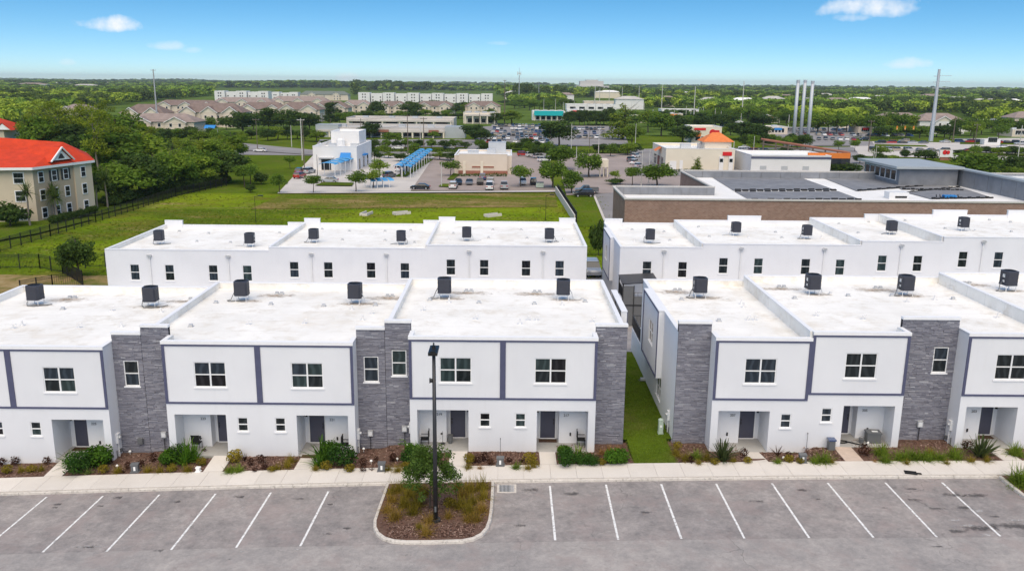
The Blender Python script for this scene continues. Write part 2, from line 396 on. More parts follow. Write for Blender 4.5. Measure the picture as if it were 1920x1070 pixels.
    leafmat('grass_gold', (0.164, 0.114, 0.021), (0.465, 0.300, 0.078))
    leafmat('grass_green', (0.079, 0.131, 0.014), (0.245, 0.323, 0.049))
    leafmat('straw', (.20, .11, .04), (.48, .29, .12))
    leafmat('yucca_leaf', (0.026, 0.044, 0.021), (0.111, 0.137, 0.055))
    leafmat('palm_leaf', (0.049, 0.081, 0.025), (0.175, 0.233, 0.070))
    leafmat('forest_leaf', (0.113, 0.192, 0.028), (0.315, 0.448, 0.060), .2, .55)
    leafmat('forest_leaf_dark', (0.050, 0.081, 0.020), (0.138, 0.190, 0.045), .3, .55)
    leafmat('forest_leaf_light', (0.169, 0.240, 0.024), (0.422, 0.518, 0.055), .2, .55)
    flat('bark', (.085, .068, .055), .9, .1, 0, .3, 6)
    flat('bark_pale', (.22, .19, .16), .9, .1, 0, .25, 6)
    # other buildings
    flat('red_tile', (.56, .050, .014), .7, .2, 0, .16, .8)
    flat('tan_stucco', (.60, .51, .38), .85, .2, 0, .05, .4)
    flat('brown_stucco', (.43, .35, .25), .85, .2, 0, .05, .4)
    flat('cream_stucco', (.66, .57, .47), .85, .2, 0, .05, .3)
    flat('pale_cream', (.72, .65, .53), .85, .2, 0, .04, .3)
    flat('brown_shingle', (.205, .155, .135), .9, .1, 0, .18, .5)
    flat('brown_shingle_light', (.29, .23, .205), .9, .1, 0, .16, .5)
    flat('green_shingle', (.16, .18, .16), .9, .1, 0, .12, .5)
    flat('white_wall_far', (.74, .73, .72), .85, .2, 0, .05, .2)
    flat('white_roof_far', (.80, .79, .77), .7, .2, 0, .08, .15)
    flat('grey_roof_far', (.46, .44, .41), .8, .2, 0, .12, .1)
    flat('grey_panel', (.24, .25, .27), .6, .4, .2, .15, .6)
    flat('zinc_roof', (.42, .45, .46), .5, .4, .2, .06, .3)
    flat('awning_blue', (.03, .22, .56), .6, .3, 0, .1, 2)
    flat('awning_cloth', (.08, .33, .62), .6, .3, 0, .12, 2)
    flat('teal_band', (.01, .42, .45), .6, .3, 0, .05)
    flat('orange_tile', (.68, .20, .06), .7, .2, 0, .12, 1.5)
    flat('orange_band', (.72, .21, .04), .6, .3, 0, .06)
    flat('sign_red', (.62, .02, .02), .5, .3, 0, 0)
    flat('brick_trim', (.30, .13, .09), .85, .2, 0, .15, 2)
    m = NB('brick_wall').setc((.25, .16, .12), .9, .15)
    br = m.n('ShaderNodeTexBrick'); br.inputs['Scale'].default_value = 1.0
    mp = m.n('ShaderNodeMapping'); m.l(m.geo.outputs['Position'], mp.inputs[0]); mp.inputs['Rotation'].default_value = (R(90), 0, 0)
    sp = m.n('ShaderNodeSeparateXYZ'); m.l(m.geo.outputs['Position'], sp.inputs[0]); cb = m.n('ShaderNodeCombineXYZ')
    m.l(m.math('ADD', sp.outputs[0], sp.outputs[1]), cb.inputs[0]); m.l(sp.outputs[2], cb.inputs[1]); m.l(cb.outputs[0], br.inputs['Vector'])
    br.inputs['Color1'].default_value = (.265, .155, .118, 1); br.inputs['Color2'].default_value = (.33, .21, .168, 1); br.inputs['Mortar'].default_value = (.35, .29, .25, 1)
    br.inputs['Brick Width'].default_value = .42; br.inputs['Row Height'].default_value = .2; br.inputs['Mortar Size'].default_value = .015
    m.col(m.mix(1.0, br.outputs['Color'], m.ramp(m.noise(.5, 5), [(.3, (.86, .86, .86)), (.7, (1.08, 1.08, 1.08))]), 'MULTIPLY'))
    m = NB('solar_sheet').setc((.06, .065, .08), .7, .25)
    wv = m.n('ShaderNodeTexWave', bands_direction='X'); wv.inputs['Scale'].default_value = .9; wv.inputs['Distortion'].default_value = .6
    m.l(m.geo.outputs['Position'], wv.inputs['Vector'])
    m.col(m.mix(.5, m.ramp(wv.outputs['Fac'], [(.2, (.14, .143, .155)), (.8, (.26, .265, .28))]), m.ramp(m.noise(.5, 5), [(.3, (.14, .142, .155)), (.7, (.30, .305, .32))])))
    flat('wood_pole', (.16, .13, .105), .9, .1, 0, .2, 4)
    flat('pole_grey', (.40, .41, .42), .5, .4, .2, .08)
    flat('pole_concrete', (.55, .53, .50), .8, .2, 0, .08)
    flat('steel_pale', (.46, .49, .53), .5, .4, .2, .06)
    for nm, c in (('car_white', (.75, .75, .75)), ('car_silver', (.42, .43, .45)), ('car_black', (.015, .015, .018)), ('car_grey', (.13, .135, .145)), ('car_blue', (.03, .06, .16)), ('car_red', (.35, .025, .02)), ('car_tan', (.33, .29, .23))):
        q = NB(nm).setc(c, .25, .5); q.b.inputs['Coat Weight'].default_value = .5
    NB('car_glass').setc((.015, .02, .024), .05, .6)
    NB('lens_red').setc((.4, .01, .01), .3, .5)
    NB('lens_clear').setc((.7, .72, .74), .15, .6)
    NB('lens_amber').setc((.75, .30, .02), .4, .5)
mk_materials()
MT = MATS
# ------------------------------------------------------------------ ground, roads, pavements
def sheet_mb(x0, x1, y0, y1, off, sx=3.0, sy=3.0, noise=0.0):
    mb = MB(); nx = max(1, int((x1-x0)/sx)); ny = max(1, int((y1-y0)/sy))
    for j in range(ny+1):
        for i in range(nx+1):
            x = x0+(x1-x0)*i/nx; y = y0+(y1-y0)*j/ny
            mb.v.append((x, y, G(x, y)+off+(random.uniform(-noise, noise) if noise else 0)))
    for j in range(ny):
        for i in range(nx):
            a = j*(nx+1)+i; mb.f.append((a, a+1, a+nx+2, a+nx+1))
    return mb
def sheet(name, x0, x1, y0, y1, off, mat, sx=3.0, sy=3.0, noise=0.0):
    return struct(name, sheet_mb(x0, x1, y0, y1, off, sx, sy, noise), MT[mat], smooth=True)
PSN = [0]
def poly_sheet(name, pix, off, mat, n=10):
    """ground patch given by its corners in the photograph (quad), laid on the terrain"""
    PSN[0] += 1; off = off+.008*PSN[0]
    q = [P(*p) for p in pix]; mb = MB()
    for j in range(n+1):
        for i in range(n+1):
            s, t = i/n, j/n
            p = (q[0]*(1-s)+q[1]*s)*(1-t) + (q[3]*(1-s)+q[2]*s)*t
            mb.v.append((p[0], p[1], G(p[0], p[1])+off))
    for j in range(n):
        for i in range(n):
            a = j*(n+1)+i; mb.f.append((a, a+1, a+n+2, a+n+1))
    return struct(name, mb, MT[mat])

# one sheet to the horizon
xs = sorted(set([-9000, -6000, -4000, -2500, -1500, -900, -600, -400, -300, -220, -160, -130] + [round(-110+2.75*i, 2) for i in range(81)] + [130, 160, 220, 300, 400, 600, 900, 1500, 2500, 4000, 6000, 9000]))
ys = sorted(set([-300, -100, -40] + [round(-10+2.5*i, 2) for i in range(73)] + [180, 200, 230, 270, 320, 400, 500, 700, 1000, 1500, 2200, 3200, 4500, 6500, 9000, 12000]))
mb = MB()
for y in ys:
    for x in xs: mb.v.append((x, y, G(x, y)-0.22))
for j in range(len(ys)-1):
    for i in range(len(xs)-1):
        a = j*len(xs)+i; mb.f.append((a, a+1, a+len(xs)+1, a+len(xs)))
struct('ground', mb, MT['forest_floor'], smooth=True)

lot = sheet('parking_lot', -48, 46, 37.12, 43.42, 0.0, 'asphalt')
lane = sheet('lane', -48, 46, 2, 37.12, 0.0, 'asphalt_lane')
# painted bay lines
tops = [(-25.16, 43.04), (-22.03, 42.95), (-18.93, 42.92), (-15.84, 42.85), (-12.82, 42.83), (-9.69, 42.83), (2.35, 42.95), (5.41, 43.0), (8.41, 42.97), (11.40, 42.95), (14.43, 42.92), (17.46, 42.92), (20.59, 42.90), (23.67, 42.88)]
bots = [(-25.4, 37.25), (-22.27, 37.2), (-19.15, 37.1), (-16.05, 37.1), (-12.95, 37.15), (-9.87, 37.16), (2.35, 37.25), (5.37, 37.21), (8.40, 37.23), (11.41, 37.19), (14.51, 37.17), (17.58, 37.16), (20.62, 37.16), (23.68, 37.2)]
tops = [(-31.2, 43.05), (-28.2, 43.05)]+tops; bots = [(-31.5, 37.3), (-28.5, 37.3)]+bots
for (x1, y1), (x0, y0) in zip(tops, bots):
    mb = MB(); n = 8
    for i in range(n+1):
        t = i/n; x = x0+(x1-x0)*t; y = y0+(y1-y0)*t
        w = .055+random.uniform(-.004, .004)
        for s in (-1, 1): mb.v.append((x+s*w, y, G(x+s*w, y)+.005))
    for i in range(n): a = 2*i; mb.f.append((a, a+1, a+3, a+2))
    mb.build('painted_line', MT['road_paint'], lot)
# oil marks and damp patches on the bays
def stain(px, py, sx, sy, parent, mat='oil_stain', z=.003, pt=None):
    q = P(px, py) if pt is None else pt
    mb = MB(); n = 18
    mb.poly([(1.35*math.cos(2*math.pi*i/n), 1.35*math.sin(2*math.pi*i/n), 0) for i in range(n)])
    o = mobj('stain', mb.mesh('stain'), MT[mat], parent); o.location = (q[0], q[1], (G(q[0], q[1])+z) if pt is None else pt[2]); o.scale = (sx, sy, 1)
    return o
for k, (px, py, sx, sy) in enumerate([(112, 945, .5, .16), (105, 951, .5, .12), (225, 932, .5, .25), (190, 948, .4, .15), (334, 940, .3, .15), (452, 931, .6, .28), (300, 1031, .4, .15), (170, 1025, .8, .1), (430, 1048, .2, .12), (1000, 918, .8, .3), (1075, 925, .8, .25), (975, 985, .5, .2),
        (1505, 918, .5, .18), (1710, 916, .6, .18), (1715, 937, .6, .22), (1755, 953, .6, .15), (1790, 927, .8, .3), (1830, 928, .8, .35), (1805, 951, .6, .3), (1840, 990, 1.2, .35), (1900, 985, 1.4, .35), (1795, 996, .5, .25), (1762, 1024, .5, .1), (1865, 968, .4, .12), (1660, 952, .25, .12), (620, 945, .3, .15), (650, 990, .3, .12), (1534, 935, .25, .1), (760, 1040, .25, .1), (615, 1000, .25, .15), (1420, 940, .6, .2), (1210, 960, .5, .18), (560, 935, .4, .14)]):
    stain(px, py, sx, sy, lot, z=.003+.0004*k)

for k, (px, py, sx, sy) in enumerate([(1852, 1003, .5, .25), (1815, 985, .8, .2), (1835, 958, .5, .3), (155, 1025, .8, .15), (188, 1024, .35, .08), (1790, 975, .5, .12), (455, 951, .2, .08), (440, 992, .2, .1), (452, 1034, .25, .08), (1752, 908, .3, .08), (1905, 975, .8, .15), (20, 928, 1.2, .12), (560, 1030, .3, .1), (1325, 975, .3, .12)]): stain(px, py, sx, sy, lot, 'paint_scuff', .018+.0004*k)
# sidewalk: slabs with open joints
SW0, SW1 = 43.575, 45.36
sw = struct('sidewalk', sheet_mb(-42, 40, SW0, SW1, .085), MT['kerb_concrete'])
x = -41.0
while x < 39:
    w = 1.5 + random.choice((-.05, 0, 0, .06)); g = .006
    mb = MB(); dz = random.uniform(-.004, .004)
    mb.prism([(x+g, SW0+.01, G(x+g, 44)), (x+w-g, SW0+.01, G(x+w, 44)), (x+w-g, SW1, G(x+w, 44)), (x+g, SW1, G(x+g, 44))], .02, .13+dz)
    mb.build('slab', MT['concrete'], sw); x += w
kerb = struct('kerb', MB().prism([(-42, 43.38, G(-42, 43)), (-20, 43.38, G(-20, 43)), (0, 43.38, G(0, 43)), (20, 43.38, G(20, 43)), (40, 43.38, G(40, 43)), (40, 43.5, G(40, 43)), (20, 43.5, G(20, 43)), (0, 43.5, G(0, 43)), (-20, 43.5, G(-20, 43)), (-42, 43.5, G(-42, 43))], -.1, .09), MT['kerb_concrete'])
def kerb_piece(pts, w, h, parent):
    """kerb stone along a short polyline; pts run with the road on the right hand"""
    mb = MB(); k = len(pts); sec = [(0, -.08), (.025, h-.03), (.055, h), (w, h), (w, -.08)]
    for i, p in enumerate(pts):
        a = Vector(pts[max(0, i-1)]); b = Vector(pts[min(k-1, i+1)]); t = (b-a).normalized(); nv = Vector((-t.y, t.x))
        for s, z in sec:
            q = Vector(p)+nv*s; mb.v.append((q.x, q.y, G(q.x, q.y)+z))
    m = len(sec)
    for i in range(k-1):
        for j in range(m-1): a = i*m+j; mb.f.append((a, a+m, a+m+1, a+1))
    mb.f.append(tuple(range(m))); mb.f.append(tuple((k-1)*m+j for j in reversed(range(m))))
    return mb.build('kerb_stone', MT['kerb_concrete'], parent)
x = -42.0
while x < 26.9:
    e = min(x+3.02, 26.95); kerb_piece([(x+.008, 43.34), (e-.008, 43.34)], .17, .135, kerb); x = e+.004

# lamp island in the car park
isl = [(-6.64, 43.34), (-6.66, 42.0), (-6.70, 40.6), (-6.72, 39.3), (-6.62, 38.6), (-6.38, 38.0), (-5.98, 37.5), (-5.45, 37.2), (-4.8, 37.08), (-3.4, 37.05), (-2.1, 37.08), (-1.55, 37.28), (-1.12, 37.7), (-.86, 38.3), (-.73, 39.1), (-.68, 40.2), (-.66, 41.7), (-.66, 43.34)]
def inset(poly, d):
    c = Vector((sum(p[0] for p in poly)/len(poly), 41)); out = []
    for p in poly:
        v = Vector((c.x-p[0], max(0, 40.5-p[1]) )) ; v = v.normalized() if v.length > 0 else v
        out.append((p[0]+v.x*d, p[1]+v.y*d))
    return out
ii = inset(isl, .16)
island = struct('planting_island', MB().prism([(p[0], p[1], G(p[0], p[1])) for p in ii], -.05, .105), MT['mulch'])
ik = struct('island_kerb', MB().prism([(p[0], p[1], G(p[0], p[1])) for p in inset(isl, .05)], -.09, -.06), MT['kerb_concrete'])
for a, b in ((0, 3), (3, 6), (6, 8), (8, 10), (10, 13), (13, 17)): kerb_piece(isl[a:b+1], .18, .14, ik)
# small planting corner at the right edge
island2 = struct('planting_corner', sheet_mb(27.1, 33, 39, 43.5, .10), MT['mulch'])
for a, b in ((43.4, 41.0), (41.0, 39.0)): kerb_piece([(27.0, b), (27.0, a)][::-1], .18, .14, kerb)
# beds, lawn strip, paths
def floor_z(x): return (-.80 if x < -21.66 else -.41 if x < -7.28 else 0.0 if x < 8.5 else .10 if x < 17.58 else .48 if x < 32.1 else .83)+.10
def bed_z(x, y):
    t = sstep(45.5, 47.2, y); a = G(x, y)+.10; return a*(1-t)+min(a, floor_z(x)-.03)*t
def bed(x0, x1, y0, y1):
    mb = sheet_mb(x0, x1, y0, y1, 0, .6, .33); mb.v = [(x, y, bed_z(x, y)+random.uniform(-.015, .02)) for x, y, z in mb.v]
    return struct('planting_bed', mb, MT['mulch'])
bed(-41, 7.3, 45.37, 47.34); bed(9.7, 40, 45.37, 47.34)
for x0, x1 in ((-36.4, -34.3), (-23.5, -19.9), (-9.07, -5.63), (5.08, 7.3), (9.7, 12.1), (23.1, 26.67)): bed(x0, x1, 47.34, 48.8)
sheet('lawn_strip', 7.3, 9.7, 45.37, 66.5, .10, 'lawn', .8, .8, .015)
sheet('lawn_strip', 6.6, 7.3, 48.8, 66.5, .095, 'lawn', .8, .8)
sheet('lawn_strip', 9.7, 10.6, 48.8, 66.5, .095, 'lawn', .8, .8)
for x0, x1 in ((-26.55, -25.5), (-17.4, -16.3), (-12.2, -11.1), (-3.35, -2.35), (1.9, 2.85), (13.95, 14.95), (19.35, 20.4), (28.4, 29.45), (-32.4, -31.3)):
    mb = MB()
    f_ = floor_z(x0)-.133
    mb.prism([(x0, 45.38, G(x0, 45)), (x1, 45.38, G(x1, 45)), (x1, 47.28, f_), (x0, 47.28, f_)], -.02, .137)
    struct('path', mb, MT['path_tan' if x0 == 19.35 else 'concrete'])
# alley behind the front row, drive between the back rows
sheet('alley', -60, 60, 66.9, 78.2, -.02, 'asphalt_lane')
sheet('driveway', 7.6, 10.7, 78.2, 97.75, -.015, 'asphalt_far'); sheet('driveway', 7.6, 14.0, 97.75, 103.5, -.012, 'asphalt_far')
sheet('rear_lawn', -120, 7.6, 78.2, 104, -.06, 'lawn')
sheet('field', -140, 22, 104, 190, -.04, 'field_grass', 3, 3)
sheet('drive_lawn', 7.6, 12.6, 103.5, 104.0, -.03, 'lawn')
q0 = P(1120, 372); q1 = P(1150, 410)
sheet('dry_mound', -76, -45.5, 84, 106, .10, 'dry_grass_ground', 1.5, 1.5, .10)

# shredded bark chips strewn over the beds
def chips(name, n, regions):
    V = []
    for i in range(n):
        x0, x1, y0, y1 = regions[i % len(regions)]
        x = random.uniform(x0, x1); y = random.uniform(y0, y1); z = (G(x, y)+.112 if y < 45 else bed_z(x, y)+.012)+random.uniform(0, .03)
        a = random.uniform(0, 6.28); l = random.uniform(.03, .085); w = random.uniform(.012, .03); tl = random.uniform(-.03, .03)
        c, s = math.cos(a), math.sin(a)
        for u, v in ((-l, -w), (l, -w), (l, w), (-l, w)): V.append((x+u*c-v*s, y+u*s+v*c, z+tl*u/l+.006*v/w))
    o = mobj(name, np_mesh(name, np.array(V)), MT['mulch_chip']); o['kind'] = 'stuff'; tag(o, 'shredded brown bark mulch over the planting beds', 'mulch'); return o
chips('bark_mulch', 16000, [(-40, -26.6, 45.4, 47.3), (-25.4, -17.5, 45.4, 48.4), (-16.2, -12.3, 45.4, 47.3), (-11, -3.4, 45.4, 48.4), (-2.3, 1.8, 45.4, 47.3), (2.9, 7.2, 45.4, 48.4), (9.8, 13.9, 45.4, 48.3), (15, 19.3, 45.4, 47.3), (20.5, 28.3, 45.4, 48.3), (-6.3, -1, 38.2, 43.3), (-5.8, -1.6, 37.5, 38.6)])
# short blades of the lawn strip between the houses
V = []
for i in range(9000):
    x = random.uniform(7.15, 9.85); y = 45.4+random.random()**1.3*15; z = G(x, y)+.09
    a = random.uniform(0, 6.28); h = random.uniform(.03, .09); w = .012; lx, ly = random.uniform(-.04, .04), random.uniform(-.04, .04)
    dx, dy = math.cos(a)*w, math.sin(a)*w
    V += [(x-dx, y-dy, z), (x+dx, y+dy, z), (x+lx+dx*.3, y+ly+dy*.3, z+h), (x+lx-dx*.3, y+ly-dy*.3, z+h)]
o = mobj('lawn_grass', np_mesh('lawn_grass', np.array(V)), MT['grass_green']); tag(o, 'short green lawn grass between the two front buildings', 'grass', kind='stuff')
# ------------------------------------------------------------------ townhouse rows
def wall_open(mb, x0, x1, z0, z1, y, openings, depth=.14, axis='y'):
    """wall face in the plane y (seen from -y) with rectangular openings (ox0, ox1, oz0, oz1) and their reveals"""
    X = sorted(set([x0, x1]+[v for o in openings for v in o[:2]])); Z = sorted(set([z0, z1]+[v for o in openings for v in o[2:4]]))
    T = (lambda a, b, c: (a, b, c)) if axis == 'y' else (lambda a, b, c: (b, a, c))
    for i in range(len(X)-1):
        for j in range(len(Z)-1):
            cx = (X[i]+X[i+1])/2; cz = (Z[j]+Z[j+1])/2
            if any(o[0] < cx < o[1] and o[2] < cz < o[3] for o in openings): continue
            mb.quad(T(X[i], y, Z[j]), T(X[i+1], y, Z[j]), T(X[i+1], y, Z[j+1]), T(X[i], y, Z[j+1]))
    for o in openings:
        d = o[4] if len(o) > 4 else depth; a, b, c, e = o[:4]
        if d <= 0: continue
        mb.quad(T(a, y, c), T(a, y, e), T(a, y+d, e), T(a, y+d, c)); mb.quad(T(b, y, c), T(b, y+d, c), T(b, y+d, e), T(b, y, e))
        mb.quad(T(a, y, e), T(b, y, e), T(b, y+d, e), T(a, y+d, e)); mb.quad(T(a, y, c), T(a, y+d, c), T(b, y+d, c), T(b, y, c))
WIN = {}
GLS = ['glass_dark', 'glass_green', 'glass_blue', 'glass_dark', 'glass_black', 'glass_blue']
def window(parent, c, w, h, cols=1, rz=0.0, glass=None, rows=2, sill=True):
    """single or double sash window; c = centre of the opening on the wall plane, facing -y before rotation"""
    key = (round(w, 2), round(h, 2), cols, rows, sill)
    if key not in WIN:
        t = .055; f = MB(); f.box(-w/2, w/2, .03, .11, -h/2, -h/2+t); f.box(-w/2, w/2, .03, .11, h/2-t, h/2)
        f.box(-w/2, -w/2+t, .03, .11, -h/2+t, h/2-t); f.box(w/2-t, w/2, .03, .11, -h/2+t, h/2-t)
        panes = []; cw = (w-2*t)/cols
        for i in range(1, cols): f.box(-w/2+t+cw*i-.045, -w/2+t+cw*i+.045, .032, .108, -h/2+t, h/2-t)
        for i in range(cols):
            a = -w/2+t+cw*i+(.045 if i else 0); b = -w/2+t+cw*(i+1)-(.045 if i < cols-1 else 0)
            for j in range(1, rows): zz = -h/2+t+(h-2*t)*j/rows; f.box(a, b, .034, .1, zz-.032, zz+.032)
            for j in range(rows):
                z0 = -h/2+t+(h-2*t)*j/rows; z1 = -h/2+t+(h-2*t)*(j+1)/rows
                panes.append((a, b, z0, z1, .075 if j == 0 else .06))
        s = MB().box(-w/2-.06, w/2+.06, -.05, .04, -h/2-.09, -h/2-.002)
        pm = []
        for (a, b, z0, z1, y) in panes:
            pm.append(MB().quad((a, y, z0), (b, y, z0), (b, y, z1), (a, y, z1)).mesh('pane'))
        WIN[key] = (f.mesh('window'), pm, s.mesh('sill')); WIN[key][0].materials.append(MT['window_vinyl']); WIN[key][2].materials.append(MT['coping_white'])
        for m_ in pm: m_.materials.append(None)
    fm, pm, sm = WIN[key]
    o = bpy.data.objects.new('window', fm); link(o, parent); o.location = Vector(c)-ORG[parent.name]; o.rotation_euler = (0, 0, rz)
    g = glass or random.choice(GLS)
    for k, m_ in enumerate(pm):
        p = bpy.data.objects.new('pane', m_); link(p, o); p.material_slots[0].link = 'OBJECT'
        p.material_slots[0].material = MT[g if random.random() < .7 else random.choice(GLS)]
    if sill: link(bpy.data.objects.new('sill', sm), o)
    return o
def ledger(x0, x1, z0, z1, y, holes=(), rowh=.064, axis='y'):
    V = []; z = z0
    while z < z1-.02:
        h = min(rowh*random.uniform(.7, 1.4), z1-z); segs = [(x0, x1)]
        for a, b, c, d in holes:
            if z+h > c+.005 and z < d-.005:
                segs = [q for u, v in segs for q in ((u, min(v, a)), (max(u, b), v)) if q[1]-q[0] > .02]
        for u, v in segs:
            x = u
            while x < v-.02:
                w = min(random.uniform(.16, .6), v-x)
                if v-(x+w) < .1: w = v-x
                p = random.choice((.012, .02, .03, .04, .055)); g = .004
                a, b, c, d = x+g, x+w-g, z+g, z+h-g; t = random.uniform(-.01, .01); t2 = random.uniform(-.01, .01)
                F = [(a, y-p+t, c), (b, y-p+t2, c), (b, y-p+t2, d), (a, y-p+t, d)]; B = [(a, y+.05, c), (b, y+.05, c), (b, y+.05, d), (a, y+.05, d)]
                V.append((F, B)); x += w
        z += h
    me = MB()
    for F, B in V:
        n = len(me.v); me.v += F+B; me.f += [(n, n+1, n+2, n+3), (n+3, n+2, n+6, n+7), (n, n+4, n+5, n+1), (n+1, n+5, n+6, n+2), (n+4, n, n+3, n+7)]
    return me
def text_mesh(s, size):
    c = bpy.data.curves.new('txt', 'FONT'); c.body = s; c.size = size; c.extrude = .006; c.align_x = 'CENTER'
    o = bpy.data.objects.new('txt', c); COL.objects.link(o)
    dg = bpy.context.evaluated_depsgraph_get(); me = bpy.data.meshes.new_from_object(o.evaluated_get(dg))
    bpy.data.objects.remove(o); me.materials.clear(); return me
YF, YS, YR = 47.35, 48.55, 62.42
PAR = .42                                  # parapet height above the roof
def cap_box(mb, x0, x1, y0, y1, z): mb.box(x0-.03, x1+.03, y0-.03, y1+.03, z, z+.055)

def front_pair(b, xl, xr, xc, zl, zr, nums, zt=None):
    """projecting two-dwelling volume; zl, zr floor levels of the left and right dwelling"""
    for side, (a, c, zb, num) in enumerate(((xl, xc, zl, nums[0]), (xc, xr, zr, nums[1]))):
        s = 1 if side == 0 else -1
        e = a if side == 0 else c                        # outer edge; mirrored about the party wall
        X = lambda d: e+s*d
        rng_ = lambda d0, d1: (min(X(d0), X(d1)), max(X(d0), X(d1)))
        po = (*rng_(.42, 3.44), -3.2, zb+2.66, 0); sw_ = (*rng_(4.10, 4.72), zb+1.62, zb+2.50); bw = (*rng_(1.77, 3.62), zb+4.36, zb+5.90)
        top = zb+7.10
        m = MB(); wall_open(m, a, c, -3.2, top, YF, [po, sw_, bw])
        # outer side return
        xo = e; m.quad((xo, YF, -3.2), (xo, YS+.3, -3.2), (xo, YS+.3, top), (xo, YF, top))
        # parapet inside face and top
        m.quad((a, YF+.2, top-PAR), (c, YF+.2, top-PAR), (c, YF+.2, top), (a, YF+.2, top)); m.quad((a, YF, top), (c, YF, top), (c, YF+.2, top), (a, YF+.2, top))
        # porch box
        p0, p1 = po[0], po[1]; pz = zb+.10; D1, D2 = 48.62, 49.32
        split = X(2.05); dl = rng_(2.05, 3.44); cl = rng_(.42, 2.05)
        m.quad((p0, YF, -1), (p0, D2, -1), (p0, D2, zb+2.66), (p0, YF, zb+2.66)); m.quad((p1, YF, -1), (p1, D2, -1), (p1, D2, zb+2.66), (p1, YF, zb+2.66))
        m.quad((p0, YF, zb+2.66), (p1, YF, zb+2.66), (p1, D2, zb+2.66), (p0, D2, zb+2.66))
        m.quad((cl[0], D1, pz), (cl[1], D1, pz), (cl[1], D1, zb+2.66), (cl[0], D1, zb+2.66))
        m.quad((split, D1, pz), (split, D2, pz), (split, D2, zb+2.66), (split, D1, zb+2.66))
        m.quad((dl[0], D2, pz), (dl[1], D2, pz), (dl[1], D2, zb+2.66), (dl[0], D2, zb+2.66))
        m.build('wall', MT['white_stucco'], b)
        f = MB().box(p0-.02, p1+.02, YF-.06, D2+.02, pz-.6, pz); f.build('porch_floor', MT['porch_concrete_shaded'], b)
        d0 = X(2.70); dr = MB().box(d0-.455, d0+.455, D2-.05, D2+.01, pz+.05, pz+2.13).build('door', MT['door_paint'], b)
        fr = MB().box(d0-.52, d0-.458, D2-.055, D2, pz, pz+2.2).box(d0+.458, d0+.52, D2-.055, D2, pz, pz+2.2).box(d0-.458, d0+.458, D2-.055, D2, pz+2.133, pz+2.2).box(d0-.458, d0+.458, D2-.09, D2, pz, pz+.047)
        fr.build('door_frame', MT['window_vinyl'], dr)
        hx = d0-s*.36
        MB().box(hx-.02, hx+.02, D2-.11, D2-.05, pz+.95, pz+1.13).box(hx-.035, hx+.035, D2-.08, D2-.05, pz+1.2, pz+1.29).build('handle', MT['black_metal'], dr)
        # porch lantern, doorbell, outlet cover, number
        MB().box(X(3.32)-.05, X(3.32)+.05, D2-.12, D2-.002, pz+1.72, pz+1.95).build('wall_lantern', MT['black_metal'], b)
        MB().box(X(1.35)-.045, X(1.35)+.045, D1-.05, D1-.002, pz+.48, pz+.68).build('outlet_cover', MT['black_metal'], b)
        if num:
            me = text_mesh(num, .22); o = mobj('house_number', me, MT['metal_dark'], b); o.rotation_euler = (R(90), 0, 0); o.location = Vector((X(1.62), D1-.012, pz+1.72))-ORG[b.name]
        window(b, ((sw_[0]+sw_[1])/2, YF, (sw_[2]+sw_[3])/2), sw_[1]-sw_[0], sw_[3]-sw_[2])
        window(b, ((bw[0]+bw[1])/2, YF, (bw[2]+bw[3])/2), bw[1]-bw[0], bw[3]-bw[2], 2)
        # accent frame
        pr = .05; k = MB()
        k.box(a+(.002), c-(.002), YF-pr, YF+.02, top-.235, top-.125)
        k.box(a+.002, c-.002, YF-pr, YF+.02, zb+3.34, zb+3.45)
        o0, o1 = (a+.002, a+.16) if side == 0 else (c-.16, c-.002)
        k.box(o0, o1, YF-pr-.003, YF+.02, zb+3.452, top-.237)
        i0, i1 = (c-.165, c) if side == 0 else (a, a+.165)
        k.box(i0, i1, YF-pr-.003, YF+.02, zb+3.452, top-.237)
        k.build('accent_frame', MT['accent_band'], b)
        MB().box(a-.03 if side == 0 else a, c if side == 0 else c+.03, YF-.062, YF+.23, top+.001, top+.06).box(a-.03 if side == 0 else a, c if side == 0 else c+.03, YF-.062, YF-.002, top-.123, top+.0005).build('parapet_cap', MT['coping_white'], b)
        # outer return parapet
        x0_, x1_ = (a, a+.2) if side == 0 else (c-.2, c)
        MB().box(x0_+.003, x1_-.003, YF+.2, YS+.2, top-PAR-.1, top-.001).build('parapet', MT['roof_membrane'], b)
        MB().box(x0_-.03, x1_+.03, YF+.231, YS-.02, top+.001, top+.058).build('parapet_cap', MT['coping_white'], b)

def stone_panel(b, x0, x1, top_l, top_r, xs, y, wins=(), zb=0.0):
    holes = [(wx-.44, wx+.44, wz-.79, wz+.79) for wx, wz in wins]
    for a, c, t in (((x0, xs, top_l), (xs, x1, top_r)) if xs is not None else ((x0, x1, top_l),)):
        hh = [h for h in holes if a < (h[0]+h[1])/2 < c]
        m = MB(); wall_open(m, a, c, -3.2, t, y+.02, hh); m.box(a+.001, c-.001, y+.16, y+.24, t-1.2, t-.001)
        m.build('wall', MT['stone_backing'], b)
        o = ledger(a+.01, c-.01, G(x0, 48)-.05, t-.01, y, hh).build('stone_cladding', MT['ledger_stone'], b); o['kind'] = 'stuff'
        MB().box(a-.02 if a == x0 else a+.002, c+.02, y-.10, y+.26, t+.001, t+.15).build('parapet_cap', MT['coping_white'], b)
    for wx, wz in wins: window(b, (wx, y-.02, wz), .88, 1.58)

